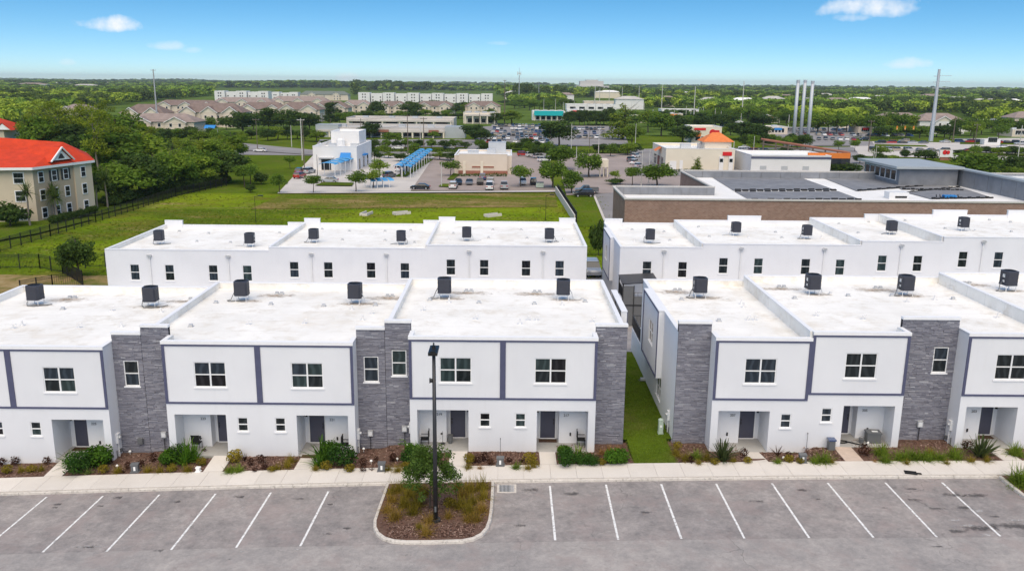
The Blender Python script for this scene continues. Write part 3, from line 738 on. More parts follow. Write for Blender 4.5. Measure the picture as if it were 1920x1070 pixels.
def roof_block(b, x0, x1, zroof, fronts, yr=YR, left='end', right='end', zl=None):
    """fronts: list of (xa, xb, yfront) segments; roof plane with rear parapet"""
    m = MB()
    for xa, xb, yf in fronts: m.quad((xa, yf, zroof), (xb, yf, zroof), (xb, yr-.1, zroof), (xa, yr-.1, zroof))
    rf = m.build('roof', MT['roof_membrane'], b)
    t = zroof+PAR
    MB().box(x0, x1, yr-.2, yr, zroof-.5, t).build('parapet', MT['roof_membrane'], b)
    MB().box(x0, x1, yr-.23, yr+.03, t+.001, t+.055).build('parapet_cap', MT['coping_white'], b)
    return rf
def side_parapet(b, x0, x1, y0, y1, zroof, t, zlow=None):
    MB().box(x0, x1, y0, y1, zroof-.9 if zlow is None else zlow, t).build('parapet', MT['roof_membrane'], b)
    MB().box(x0-.03, x1+.03, y0, y1, t+.001, t+.055).build('parapet_cap', MT['coping_white'], b)
def vent(rf, x, y, z, kind=0):
    m = MB(); m.box(x-.17, x+.17, y-.17, y+.17, z+.001, z+.025)
    if kind == 0: m.lathe((x, y, z+.02), [(.10, 0), (.07, .06), (.06, .07), (.06, .30), (.045, .30)], 8)
    elif kind == 1: m.tube([(x, y, z), (x, y, z+.22), (x+.06, y, z+.28), (x+.18, y, z+.28), (x+.2, y, z+.22)], .04, 6)
    else: m.box(x-.11, x+.11, y-.09, y+.09, z+.025, z+.17)
    m.build('roof_vent' if kind else 'vent_pipe', MT['galvanised' if kind == 2 else 'white_metal'], rf)

def rear_wing(b, x0, x1, y0, y1, z1, dirn):
    """single storey garage wing with a terrace on top and a black balustrade"""
    MB().box(x0, x1, y0, y1, -4, z1).build('garage_wing', MT['white_stucco'], b)
    r = MB(); ys_ = y1-.06 if dirn > 0 else y0+.06
    segs = [((x0+.06, min(y0, y1)+.02), (x0+.06, max(y0, y1)-.02)), ((x0+.06, ys_), (x1-.06, ys_))]
    for (ax, ay), (bx, by) in segs:
        L = math.hypot(bx-ax, by-ay); n = max(2, int(L/.14)) if abs(bx-ax) < .1 else max(2, int(L/.3))
        for z in (z1+.1, z1+1.02): r.cyl((ax, ay, z), (bx, by, z), .03, .03, 4)
        for i in range(n+1):
            t = i/n; r.cyl((ax+(bx-ax)*t, ay+(by-ay)*t, z1), (ax+(bx-ax)*t, ay+(by-ay)*t, z1+1.02), .018, .018, 4, False)
    r.build('balustrade', MT['black_metal'], b)

def side_frame(b, x, y0, y1, zb, sgn, wins=(), lowin=None):
    """framed bay standing proud of an end wall; x outer face, sgn -1 faces -X"""
    xi = x-sgn*.38; a, c = min(x, xi), max(x, xi); t = zb+7.15
    hol = [(wy-.8, wy+.8, wz-.75, wz+.75) for wy, wz in wins]
    m = MB(); wall_open(m, y0, y1, zb+2.62, t, x, hol, depth=.1*(-sgn), axis='x')
    m.quad((xi, y0, zb+2.62), (x, y0, zb+2.62), (x, y0, t), (xi, y0, t)); m.quad((xi, y1, zb+2.62), (x, y1, zb+2.62), (x, y1, t), (xi, y1, t)); m.quad((xi, y0, zb+2.62), (xi, y1, zb+2.62), (x, y1, zb+2.62), (x, y0, zb+2.62))
    m.build('bay_wall', MT['white_stucco'], b)
    k = MB(); e0, e1 = (x-.05, x+.02) if sgn < 0 else (x-.02, x+.05)
    k.box(e0, e1, y0+.002, y1-.002, t-.12, t-.01).box(e0, e1, y0+.002, y1-.002, zb+2.64, zb+2.75).box(e0-.003, e1, y0+.002, y0+.14, zb+2.752, t-.122).box(e0-.003, e1, y1-.14, y1-.002, zb+2.752, t-.122)
    k.build('accent_frame', MT['accent_band'], b)
    for wy, wz in wins: window(b, (x, wy, wz), 1.6, 1.5, 2, rz=-R(90)*(1 if sgn < 0 else -1))
    MB().box(a-.03 if sgn < 0 else a, c if sgn < 0 else c+.03, y0-.03, y1+.03, t+.001, t+.06).build('parapet_cap', MT['coping_white'], b)
    if sgn < 0: MB().box(x+.01, xi+.2, y0+.01, y1-.01, t-.6, t-.002).build('parapet', MT['roof_membrane'], b)

ROOF = {}
def front_building(name, label, x0, x1, pairs, stones, levels, bay_l=False, bay_r=False, zbL=0, zbR=0):
    b = thing(name, ((x0+x1)/2, YF, G((x0+x1)/2, YF)), label, 'building', 'white townhouse rows')
    for p in pairs: front_pair(b, *p)
    for s in stones: stone_panel(b, *s)
    for i, (a, c, zr) in enumerate(levels):
        segs = []; x = a
        cuts = sorted(set([a, c]+[v for p in pairs for v in p[:2] if a < v < c]))
        for u, v in zip(cuts[:-1], cuts[1:]):
            mid = (u+v)/2; yf = YF+.2 if any(p[0] < mid < p[1] for p in pairs) else YS+.1
            segs.append((u, v, yf))
        rf = roof_block(b, a, c, zr, segs); ROOF[(name, i, b.name)] = rf
        ROOF.setdefault('list', []).append((a, c, zr, rf))
        if i > 0:
            hi = max(zr, levels[i-1][2]); yy = YF+.24 if any(p[0] < a < p[1] for p in pairs) else YS+.27
            side_parapet(b, a-.1, a+.1, yy, YR-.24, min(zr, levels[i-1][2]), hi+PAR, min(zr, levels[i-1][2])-.6)
    # end and rear walls
    z0, z1 = levels[0][2], levels[-1][2]
    hol = [(54.0-.8, 54.0+.8, zbL+.95, zbL+2.45)] if bay_l else []
    m = MB(); wall_open(m, YS+.02, YR, -4, z0+PAR, x0, hol, depth=.1, axis='x'); m.build('end_wall', MT['white_stucco'], b)
    if hol: window(b, (x0, 54.0, zbL+1.7), 1.6, 1.5, 2, rz=-R(90))
    MB().quad((x1, YS+.02, -4), (x1, YR, -4), (x1, YR, z1+PAR), (x1, YS+.02, z1+PAR)).build('end_wall', MT['white_stucco'], b)
    MB().quad((x1, YR-.001, -4), (x0, YR-.001, -4), (x0, YR-.001, z0+PAR-.01), (x1, YR-.001, z0+PAR-.01)).build('rear_wall', MT['white_stucco'], b)
    side_parapet(b, x0+.003, x0+.2, YS+.27, YR-.24, z0, z0+PAR, z0-.2); side_parapet(b, x1-.2, x1-.003, YS+.27, YR-.24, z1, z1+PAR, z1-.2)
    if bay_l: side_frame(b, x0-.36, 53.2, 59.3, zbL-.05, -1, [(55.9, zbL+4.95)])
    if bay_r: side_frame(b, x1+.62, 53.4, 59.2, zbR-.05, 1)
    rear_wing(b, x0+.01, x1-.01, YR+.01, 67.0, G(8, 60)+1.95 if x0 > 0 else -.1+1.9, 1)
    return b
zA, zB, zC, zD1, zD2 = -.80, -.41, 0.0, .10, .48
left_front = front_building('townhouse_row', 'long white front townhouse row left of the grass gap, with three stone clad strips', -36.32, 7.04,
    [(-34.46, -23.40, -28.93, zA, zA, ('227', '225')), (-20.0, -8.97, -14.48, zB, zB, ('223', '221')), (-5.73, 5.18, -.29, zC, zC, ('219', '217'))],
    [(-36.32, -34.46, zA+7.5, None, None, YS), (-23.40, -20.0, zA+7.55, zB+7.62, -21.66, YS, [(-22.4, zA+5.14)]), (-8.97, -5.73, zB+7.60, zC+7.62, -7.28, YS, [(-8.13, zB+5.14), (-6.46, zC+5.14)]), (5.18, 7.04, zC+7.50, None, None, YS)],
    [(-36.32, -21.66, zA+6.68), (-21.66, -7.28, zB+6.68), (-7.28, 7.04, zC+6.68)], bay_r=True)
right_front = front_building('townhouse_row', 'long white front townhouse row right of the grass gap, cut by the right edge', 10.04, 46.4,
    [(12.0, 23.2, 17.58, zD1, zD2, ('207', '205')), (26.57, 37.6, 32.1, zD2, zD2+.35, ('203', '201'))],
    [(10.04, 12.0, zD1+7.63, None, None, YS), (23.2, 26.57, zD2+7.62, None, None, YS, [(25.70, zD2+5.14)]), (37.6, 40.8, zD2+7.9, None, None, YS)],
    [(10.04, 17.58, zD1+6.68), (17.58, 32.1, zD2+6.68), (32.1, 46.4, zD2+.35+6.68)], bay_l=True, zbL=.12)
# simple front wall for the stretch beyond the right edge of the picture
MB().quad((40.8, YF, -3), (46.4, YF, -3), (46.4, YF, zD2+7.4), (40.8, YF, zD2+7.4)).build('wall', MT['white_stucco'], right_front)

def back_building(name, label, x0, x1, levels, wins, spouts, fars, bay=False):
    Y0, Y1 = 82.5, 97.7
    b = thing(name, ((x0+x1)/2, Y0, G((x0+x1)/2, Y0)), label, 'building', 'white townhouse rows')
    for i, (a, c, t) in enumerate(levels):
        zr = t-.40; ws = [w for w in wins if a < w[0] < c]
        m = MB(); wall_open(m, a, c, -4, t, Y0, [(wx-.46, wx+.46, wz-.80, wz+.80) for wx, wz in ws])
        m.quad((a, Y0+.2, zr), (c, Y0+.2, zr), (c, Y0+.2, t), (a, Y0+.2, t)); m.build('wall', MT['white_stucco'], b)
        MB().box(a, c, Y0-.04, Y0+.22, t+.001, t+.055).build('parapet_cap', MT['coping_white'], b)
        rf = MB().quad((a, Y0+.19, zr), (c, Y0+.19, zr), (c, Y1-.1, zr), (a, Y1-.1, zr)).build('roof', MT['roof_membrane'], b)
        ROOF.setdefault('back', []).append((a, c, zr, rf))
        MB().box(a, c, Y1-.2, Y1, -4, t-.02).build('front_wall', MT['white_stucco'], b)
        MB().box(a, c, Y1-.23, Y1+.03, t-.018, t+.04).build('parapet_cap', MT['coping_white'], b)
        if i > 0: side_parapet(b, a-.1, a+.1, Y0+.23, Y1-.24, levels[i-1][2]-.4, t, levels[i-1][2]-1)
        for wx, wz in ws: window(b, (wx, Y0, wz), .92, 1.6)
    t0, t1 = levels[0][2], levels[-1][2]
    MB().quad((x0, Y0, -4), (x0, Y1, -4), (x0, Y1, t0), (x0, Y0, t0)).build('end_wall', MT['white_stucco'], b)
    MB().quad((x1, Y0, -4), (x1, Y1, -4), (x1, Y1, t1), (x1, Y0, t1)).build('end_wall', MT['white_stucco'], b)
    side_parapet(b, x0+.003, x0+.2, Y0+.23, Y1-.24, t0-.4, t0-.001, t0-1); side_parapet(b, x1-.2, x1-.003, Y0+.23, Y1-.24, t1-.4, t1-.001, t1-1)
    for a, c, t in fars:
        MB().box(a, c, Y1-.25, Y1+.06, -3.5, t).build('stone_wing', MT['white_stucco'], b)
        MB().box(a-.03, c+.03, Y1-.28, Y1+.09, t+.001, t+.055).build('parapet_cap', MT['coping_white'], b)
    for x, z in spouts:
        s = MB(); s.box(x-.05, x+.05, Y0-.12, Y0-.01, -3, z-.2); s.build('downspout', MT['white_metal'], b)
        MB().prism([(x-.22, Y0-.24), (x+.22, Y0-.24), (x+.22, Y0-.01), (x-.22, Y0-.01)], z-.02, z+.10).prism([(x-.12, Y0-.18), (x+.12, Y0-.18), (x+.12, Y0-.01), (x-.12, Y0-.01)], z-.22, z-.02).cyl((x-.2, Y0-.2, z+.2), (x+.2, Y0-.2, z+.14), .05, .05, 6).build('rain_head', MT['galvanised'], b)
    if bay:
        side_frame(b, x0-.36, 87.8, 94.3, t0-7.2, -1, [(91.4, t0-2.2)])
    rear_wing(b, x0+.01, x1-.01, 78.2, Y0-.01, G((x0+x1)/2, 80)+1.9, -1)
    return b
LB = [(-36.78, 2.9, 0), (-33.37, 2.89, 0), (-29.08, 2.9, 0), (-25.73, 2.9, 0), (-21.1, 3.31, 0), (-17.75, 3.31, 0), (-13.55, 3.31, 0), (-10.22, 3.29, 0), (-5.7, 3.7, 0), (-2.42, 3.69, 0), (1.7, 3.66, 0), (5.0, 3.66, 0)]
left_back = back_building('townhouse_row', 'white back townhouse row on the left, windows facing the front row', -39.55, 7.65,
    [(-39.55, -23.5, 5.15), (-23.5, -8.08, 5.50), (-8.08, 7.65, 5.86)], [w[:2] for w in LB],
    [(-35.2, 4.55), (-27.5, 4.55), (-19.35, 4.85), (-12.0, 4.85), (-3.9, 5.25), (3.35, 5.25)],
    [(-39.5, -37.5, 5.62), (-25.4, -23.54, 5.52), (-23.5, -21.7, 6.0), (-9.84, -8.1, 5.9), (-8.06, -6.2, 6.3), (5.75, 7.6, 6.3)])
RB = [(13.6, 3.68), (17.1, 3.66), (21.1, 4.1), (24.55, 4.09), (29.2, 4.08), (32.6, 4.05), (36.7, 4.5), (40.2, 4.5), (44.6, 4.95), (48.1, 4.94), (52.3, 4.94), (55.6, 4.94)]
right_back = back_building('townhouse_row', 'white back townhouse row on the right, in front of the brick building', 10.9, 60.0,
    [(10.9, 19.0, 5.86), (19.0, 34.55, 6.24), (34.55, 42.5, 6.66), (42.5, 60.0, 7.14)], RB,
    [(15.2, 5.45), (22.75, 5.8), (30.9, 5.8), (38.4, 6.25), (46.4, 6.7), (54, 6.7)],
    [(10.95, 13.0, 6.28), (25.1, 28.9, 6.76), (40.8, 42.4, 7.1), (48.6, 52.5, 7.66), (57.2, 59.9, 7.7)], bay=True)
# dark roof canopy over the terrace seen at the end of the gap
cn = thing('terrace_canopy', (12.3, 80.2, G(12, 80)+1.9), 'dark charcoal terrace canopy at the far end of the gap', 'canopy')
MB().poly([(-1.6, -1.7, 2.1), (1.8, -1.7, 2.35), (1.8, 1.5, 2.5), (-1.6, 1.5, 2.3)]).poly([(-1.6, 1.5, 2.24), (1.8, 1.5, 2.44), (1.8, -1.7, 2.29), (-1.6, -1.7, 2.04)]).build('canopy_sheet', MT['metal_dark'], cn, local=True)
for k in range(4): MB().box(-1.55+1.04*k, -1.55+1.04*k+1.0, -2.06, -2.02, -1.9, 1.0 if k % 2 else 2.0).build('screen_panel', MT['grey_plastic'], cn, local=True)
for k in range(5): MB().box(-1.6+1.04*k, -1.54+1.04*k, -2.12, -2.065, -1.9, 2.05).build('screen_post', MT['black_metal'], cn, local=True)
MB().box(-1.6, 2.6, -2.11, -2.07, .1, .2).build('screen_rail', MT['black_metal'], cn, local=True)
for x, y in ((-1.5, -1.6), (1.7, -1.6), (-1.5, 1.4), (1.7, 1.4)): MB().box(x-.05, x+.05, y-.05, y+.05, 0, 2.15).build('post', MT['black_metal'], cn, local=True)
# ------------------------------------------------------------------ rooftop plant
def roof_z(x, back=False):
    for a, c, z, rf in ROOF['back' if back else 'list']:
        if a <= x < c: return z, rf
    return ROOF['back' if back else 'list'][-1][2:]
def make_ac(x, y, z, rz, label, hose):
    t = thing('condenser_unit', (x, y, z), label, 'condenser', 'rooftop condenser units', rz)
    L = .42; s = .47; c = .12; zz = L; hh = 1.0
    oct_ = [(-s+c, -s), (s-c, -s), (s, -s+c), (s, s-c), (s-c, s), (-s+c, s), (-s, s-c), (-s, -s+c)]
    MB().prism(oct_, zz, zz+.06).prism([(p[0]*.965, p[1]*.965) for p in oct_], zz+.062, zz+hh-.07).build('cabinet', MT['ac_steel'], t, local=True)
    lv = MB()
    for k in range(9):
        q = zz+.12+k*.085
        lv.prism([(p[0]*.99, p[1]*.99) for p in oct_], q, q+.022)
    lv.build('louvre', MT['ac_steel'], t, local=True)
    top = MB(); k = len(top.v); n = 24
    ring = [(.40*math.cos(2*math.pi*i/n), .40*math.sin(2*math.pi*i/n)) for i in range(n)]
    # lid with a round fan opening
    for i in range(n):
        j = (i+1) % n
        def sq(p):
            m_ = max(abs(p[0]), abs(p[1]), (abs(p[0])+abs(p[1]))/1.74); return (p[0]/m_*s, p[1]/m_*s)
        a, b_ = ring[i], ring[j]; A, B = sq(a), sq(b_)
        top.quad((*A, zz+hh), (*B, zz+hh), (*b_, zz+hh+.03), (*a, zz+hh+.03)); top.quad((*A, zz+hh-.08), (*B, zz+hh-.08), (*B, zz+hh), (*A, zz+hh)); top.quad((*a, zz+hh+.03), (*b_, zz+hh+.03), (*b_, zz+hh-.2), (*a, zz+hh-.2))
    top.build('lid', MT['ac_steel'], t, local=True)
    fan = MB().cyl((0, 0, zz+hh-.24), (0, 0, zz+hh-.2), .41, .41, 20)
    for i in range(10):
        a = 2*math.pi*i/10; fan.cyl((0, 0, zz+hh+.012), (.4*math.cos(a), .4*math.sin(a), zz+hh+.012), .008, .008, 4)
    for r_ in (.13, .22, .31): fan.tube([(r_*math.cos(2*math.pi*i/14), r_*math.sin(2*math.pi*i/14), zz+hh+.016) for i in range(15)], .007, 4)
    fan.build('fan_grille', MT['black_metal'], t, local=True)
    for px, py in ((-.36, -.36), (.36, -.36), (.36, .36), (-.36, .36)):
        lg = MB().cyl((px, py, .02), (px, py, zz), .025, .025, 6).cyl((px, py, 0), (px, py, .022), .08, .08, 8); lg.build('leg', MT['white_metal'], t, local=True)
    MB().box(-.42, .42, -.385, -.335, zz-.05, zz-.002).box(-.42, .42, .335, .385, zz-.05, zz-.002).build('stand_rail', MT['white_metal'], t, local=True)
    MB().box(-.462, -.458, -.2, .05, zz+.55, zz+.78).box(-.462, -.458, -.2, .0, zz+.22, zz+.36).build('label_plate', MT['white_plastic'], t, local=True)
    hx = MB(); p = []
    if hose == 0: p = [(-.46, .1, zz+.3), (-.6, .1, zz+.1), (-.62, -.1, .08), (-.35, -.5, .05), (.2, -.62, .05), (.5, -.4, .05), (.8, -.2, .05), (1.1, .1, .05)]
    elif hose == 1: p = [(.46, 0, zz+.3), (.6, 0, zz+.05), (.7, -.1, .1), (.95, -.25, .05), (1.2, -.1, .05), (1.3, .1, .12), (1.5, .15, .05)]
    else: p = [(-.46, 0, zz+.3), (-.62, 0, zz), (-.75, -.15, .1), (-1.0, -.2, .05), (-.8, -.45, .05), (-.4, -.3, .05), (.1, -.45, .04), (.4, -.3, .05)]
    hx.tube(p, .028, 6); hx.build('refrigerant_line', MT['grey_plastic' if hose != 1 else 'galvanised'], t, local=True)
    return t
front_ac = [(64, 570), (281, 573), (452, 562), (665, 567), (833, 557), (1056, 560), (1313, 556), (1525, 550), (1700, 552), (1893, 543)]
ac_lab = ['dark condenser on the leftmost front roof, nearest the left picture edge', 'dark condenser on the leftmost front roof, beside its step up', 'dark condenser on the middle roof of the left front row, left one', 'dark condenser on the middle roof of the left front row, right one',
          'dark condenser on the third front roof, behind the tall lamp post', 'dark condenser on the front roof nearest the grass gap on its left', 'dark condenser on the front roof just right of the grass gap', 'dark condenser second from the gap on the right front row', 'dark condenser third from the gap on the right front row', 'dark condenser at the right picture edge on the front row']
def roof_pt(px, py, back=False):
    z = 6.3
    for i in range(25):
        q = atz(px, py, z); z = .5*z+.5*roof_z(q[0], back)[0]
    return q[0], q[1], roof_z(q[0], back)[0], roof_z(q[0], back)[1]
for i, (px, py) in enumerate(front_ac):
    x, y, z, rf = roof_pt(px, py+3)
    make_ac(x, y+.3, z, R((-4, 3, 2, -3, 1, -2, 0, 4, 2, 6)[i]) + (0 if i < 6 else R(0)), ac_lab[i], (0, 0, 2, 1, 2, 1, 2, 1, 2, 2)[i])
    # rusty run-off and pipes behind the unit
    s = -1 if i in (5, 6, 7, 8, 9) else 1
    sx = x+s*random.uniform(1.2, 2.2)
    sy = y+2.0
    for k in range(2): vent(rf, sx+.35*k, sy+.3, z, 2)
    stain(0, 0, random.uniform(1.5, 2.4), random.uniform(.55, .9), rf, 'roof_stain_fade', pt=(sx-ORG[rf.name].x, sy-.25-ORG[rf.name].y, z+.006-ORG[rf.name].z))
    stain(0, 0, random.uniform(1.2, 1.9), random.uniform(.45, .7), rf, 'roof_stain_fade', pt=(x+.3-ORG[rf.name].x, y+.1-ORG[rf.name].y, z+.009-ORG[rf.name].z))
for px, py, k in [(118, 580, 2), (210, 582, 1), (302, 585, 0), (25, 615, 1), (42, 610, 0), (148, 614, 1), (228, 612, 0), (358, 612, 2), (466, 608, 1), (405, 568, 2), (508, 571, 2), (607, 574, 2), (660, 580, 0), (704, 573, 2), (697, 588, 1), (571, 606, 1), (680, 600, 0), (806, 563, 2), (793, 582, 1), (842, 567, 0), (898, 568, 2), (891, 598, 1), (1002, 570, 2), (1054, 572, 0), (1097, 566, 2), (990, 600, 1), (1006, 600, 1), (975, 607, 0), (1110, 603, 1),
                  (1278, 562, 2), (1348, 602, 2), (1402, 600, 1), (1415, 600, 1), (1390, 570, 0), (1490, 560, 2), (1590, 555, 2), (1618, 528, 0), (1530, 592, 1), (1618, 598, 1), (1672, 555, 2), (1700, 566, 1), (1752, 562, 0), (1787, 561, 2), (1870, 595, 1), (1850, 560, 2), (1394, 576, 0)]:
    x, y, z, rf = roof_pt(px, py); vent(rf, x, y, z, k)
back_ac = [(298, 458), (468, 463), (588, 455), (752, 459), (875, 452), (1030, 455), (1219, 456), (1380, 442), (1513, 448), (1672, 440), (1807, 433)]
bl = ['leftmost dark condenser on the left back row', 'second dark condenser from the left on the left back row', 'third dark condenser from the left on the left back row', 'fourth dark condenser from the left on the left back row', 'fifth dark condenser from the left on the left back row', 'rightmost dark condenser on the left back row',
      'leftmost dark condenser on the right back row', 'second dark condenser from the left on the right back row', 'third dark condenser from the left on the right back row', 'fourth dark condenser from the left on the right back row', 'rightmost dark condenser in view on the right back row']
for i, (px, py) in enumerate(back_ac):
    x, y, z, rf = roof_pt(px, py, True); make_ac(x, y+.2, z, R((5, 0, -3, 2, 0, 3, -4, 2, 0, 5, 3)[i])+math.pi*(i % 2), bl[i], i % 3)
for px, py, k in [(336, 434, 2), (391, 438, 2), (369, 453, 2), (432, 455, 2), (524, 437, 2), (642, 450, 2), (655, 434, 2), (722, 434, 2), (722, 451, 2), (604, 430, 2), (770, 432, 2), (777, 455, 2), (850, 438, 2), (842, 450, 0), (916, 446, 2), (924, 431, 2), (977, 431, 2), (988, 447, 2), (1055, 451, 0), (1190, 453, 0), (1185, 431, 2), (1245, 435, 2), (1256, 451, 2), (1310, 426, 2), (1330, 444, 2), (1404, 445, 0), (1454, 436, 2), (1466, 446, 2), (1540, 446, 0), (1573, 420, 2), (1609, 437, 2), (1629, 417, 2), (1697, 414, 2), (1772, 429, 2), (1855, 413, 2), (1895, 417, 2), (1896, 435, 2)]:
    x, y, z, rf = roof_pt(px, py, True); vent(rf, x, y, z, k)

# ------------------------------------------------------------------ plants
def leaf_cloud(n, blobs, size, asp=.55, jit=.75, up=.35, seed=1):
    """leaf quads spread through ellipsoid clumps, facing mostly outwards"""
    g = np.random.default_rng(seed); bl = np.array(blobs, float)
    wts = bl[:, 3]*bl[:, 4]*bl[:, 5]; wts = wts/wts.sum(); idx = g.choice(len(bl), n, p=wts)
    d = g.normal(size=(n, 3)); d /= np.linalg.norm(d, axis=1)[:, None]
    rad = g.uniform(.15, 1.0, n)**.45
    c = bl[idx, :3]+d*bl[idx, 3:6]*rad[:, None]
    nr = d+g.normal(size=(n, 3))*jit+np.array([0, 0, up]); nr /= np.linalg.norm(nr, axis=1)[:, None]
    a = np.cross(nr, g.normal(size=(n, 3))); a /= np.linalg.norm(a, axis=1)[:, None]+1e-9; b = np.cross(nr, a)
    s = size*g.uniform(.55, 1.3, n)[:, None]
    V = np.stack([c-a*s, c-b*s*asp, c+a*s, c+b*s*asp], 1)
    return V.reshape(-1, 3)
def blades(n, length, width, spread, seed, segs=3, arch=.6, base=.08, lo=.5):
    """arching strap leaves from one crown"""
    g = random.Random(seed); V = []
    for i in range(n):
        a = g.uniform(0, 6.283); tilt = g.uniform(.05, 1.0)*spread; L = length*g.uniform(lo, 1.1); w = width*g.uniform(.7, 1.2)
        b0 = (g.gauss(0, base), g.gauss(0, base)); d = (math.cos(a), math.sin(a)); s = (-d[1]*w, d[0]*w); pts = []
        for k in range(segs+1):
            t = k/segs; el = math.pi/2-tilt-arch*t*tilt*1.6; 
            if k == 0: r_, z_ = 0.0, 0.0
            else: r_ += L/segs*math.cos(el); z_ += L/segs*math.sin(el)
            pts.append((r_, z_, w*(1-.85*t)))
        for k in range(segs):
            (r0, z0, w0), (r1, z1, w1) = pts[k], pts[k+1]; s0 = (-d[1]*w0, d[0]*w0); s1 = (-d[1]*w1, d[0]*w1)
            p0 = (b0[0]+d[0]*r0, b0[1]+d[1]*r0); p1 = (b0[0]+d[0]*r1, b0[1]+d[1]*r1)
            V += [(p0[0]-s0[0], p0[1]-s0[1], z0), (p0[0]+s0[0], p0[1]+s0[1], z0), (p1[0]+s1[0], p1[1]+s1[1], z1), (p1[0]-s1[0], p1[1]-s1[1], z1)]
    return np.array(V)
PM = {}
def pmesh(key, fn, mat):
    if key not in PM:
        me = np_mesh(key, fn()); me.materials.append(MT[mat]); PM[key] = me
    return PM[key]
for k in range(3):
    pmesh('tuft%d' % k, lambda: blades(220, .60, .011, 1.35, 20+k, 3, .75, .09), 'grass_blade')
    pmesh('gold%d' % k, lambda: blades(220, .58, .011, 1.35, 30+k, 3, .75, .08), 'grass_gold')
    pmesh('green%d' % k, lambda: blades(260, .70, .020, 1.4, 40+k, 4, .9, .14), 'grass_green')
    pmesh('straw%d' % k, lambda: blades(130, .55, .010, 1.1, 50+k, 3, .7, .10), 'straw')
    pmesh('yucca%d' % k, lambda: blades(100, .95, .055, 1.25, 60+k, 2, .12, .05, .7), 'yucca_leaf')
    pmesh('spike%d' % k, lambda: blades(22, .55, .032, .95, 70+k, 2, .25, .03, .6), 'leaf_red')
    pmesh('varieg%d' % k, lambda: blades(34, .85, .055, .95, 80+k, 3, .5, .08, .6), 'leaf_variegated')
    pmesh('strap%d' % k, lambda: blades(60, 1.05, .045, 1.05, 90+k, 3, .5, .10, .6), 'leaf_shrub')
    pmesh('bush%d' % k, lambda: leaf_cloud(900, [(0, 0, .42, .55, .5, .42), (.25, .1, .5, .35, .35, .35), (-.3, .05, .45, .35, .35, .32)], .075, .5, .7, .4, 100+k), 'leaf_shrub')
    pmesh('bushd%d' % k, lambda: leaf_cloud(900, [(0, 0, .42, .55, .5, .42), (.28, -.1, .4, .35, .35, .3), (-.25, .1, .45, .35, .35, .35)], .06, .5, .7, .4, 110+k), 'leaf_shrub_dark')
    pmesh('redbush%d' % k, lambda: leaf_cloud(120, [(0, 0, .28, .28, .28, .26)], .07, .4, .8, .5, 120+k), 'leaf_red')
    pmesh('olive%d' % k, lambda: leaf_cloud(360, [(0, 0, .26, .36, .34, .26), (.15, .1, .3, .2, .2, .22)], .06, .5, .8, .4, 130+k), 'grass_blade')
names = {'tuft': ('ornamental_grass', 'grass'), 'gold': ('ornamental_grass', 'grass'), 'green': ('lily_grass', 'grass'), 'straw': ('dry_grass', 'grass'), 'yucca': ('yucca', 'plant'), 'spike': ('cordyline', 'plant'),
         'varieg': ('ginger_plant', 'plant'), 'strap': ('leafy_plant', 'plant'), 'bush': ('shrub', 'shrub'), 'bushd': ('shrub', 'shrub'), 'redbush': ('coleus', 'plant'), 'olive': ('ground_shrub', 'shrub')}
desc = {'tuft': 'olive green grass tuft', 'gold': 'golden grass tuft', 'green': 'bright green arching grass clump', 'straw': 'dry straw coloured grass clump', 'yucca': 'dark spiky yucca', 'spike': 'small dark red spiky plant',
        'varieg': 'yellow striped ginger plant', 'strap': 'large strap leaved green plant', 'bush': 'bright green leafy shrub', 'bushd': 'deep green rounded shrub', 'redbush': 'small dark red plant', 'olive': 'low olive brown shrub'}
cnt = {}; isld = 'in the lamp island'
def plant(kind, px, py, sc, where, off=.10, pt=None):
    q = P(px, py, off) if pt is None else pt
    me = PM[kind+str(random.randrange(3))]; nm, cat = names[kind]
    o = bpy.data.objects.new(nm, me); link(o); o.location = tuple(q); o.rotation_euler = (0, 0, random.uniform(0, 6.28))
    s = sc*(1.25 if where == isld else (1.12 if px < 1000 else .95))*random.uniform(.93, 1.07); o.scale = (s, s, s*random.uniform(.9, 1.1))
    k = (kind, where); cnt[k] = cnt.get(k, [])+[(px, o)]
def finish_plants():
    for (kind, where), L in cnt.items():
        L.sort(key=lambda e: e[0])
        for i, (px, o) in enumerate(L):
            lab = desc[kind]+' '+where if len(L) == 1 else desc[kind]+', '+ordw(i)+' from the left '+where
            tag(o, lab, names[kind][1], desc[kind]+'s '+where)
isld = 'in the lamp island'
for px, py, k, s in [(745, 922, 'tuft', 1.1), (768, 930, 'tuft', 1.15), (735, 940, 'gold', 1.0), (727, 958, 'gold', .95), (757, 950, 'tuft', 1.2), (782, 946, 'tuft', 1.25), (741, 972, 'gold', 1.0), (775, 962, 'tuft', .9), (806, 978, 'gold', .9), (799, 1002, 'gold', 1.05), (786, 990, 'tuft', .6), (880, 921, 'tuft', 1.1), (903, 917, 'tuft', 1.15), (906, 935, 'tuft', 1.0), (885, 944, 'tuft', 1.1), (868, 930, 'gold', 1.0), (903, 958, 'gold', 1.0), (880, 962, 'tuft', 1.2), (840, 970, 'gold', .75), (893, 975, 'gold', .9), (877, 976, 'gold', .8), (862, 950, 'tuft', 1.0), (760, 915, 'tuft', .9), (858, 916, 'tuft', .9), (733, 925, 'tuft', .7), (843, 950, 'olive', .8), (798, 925, 'tuft', 1.0), (782, 918, 'tuft', 1.0)]:
    plant(k, px, py, s, isld)
bA, bAB, bB, bBC, bC, bCE = 'at the left picture edge', 'by the leftmost stone strip', 'between the second and third paths', 'by the middle stone strip', 'right of the lamp post', 'left of the grass gap'
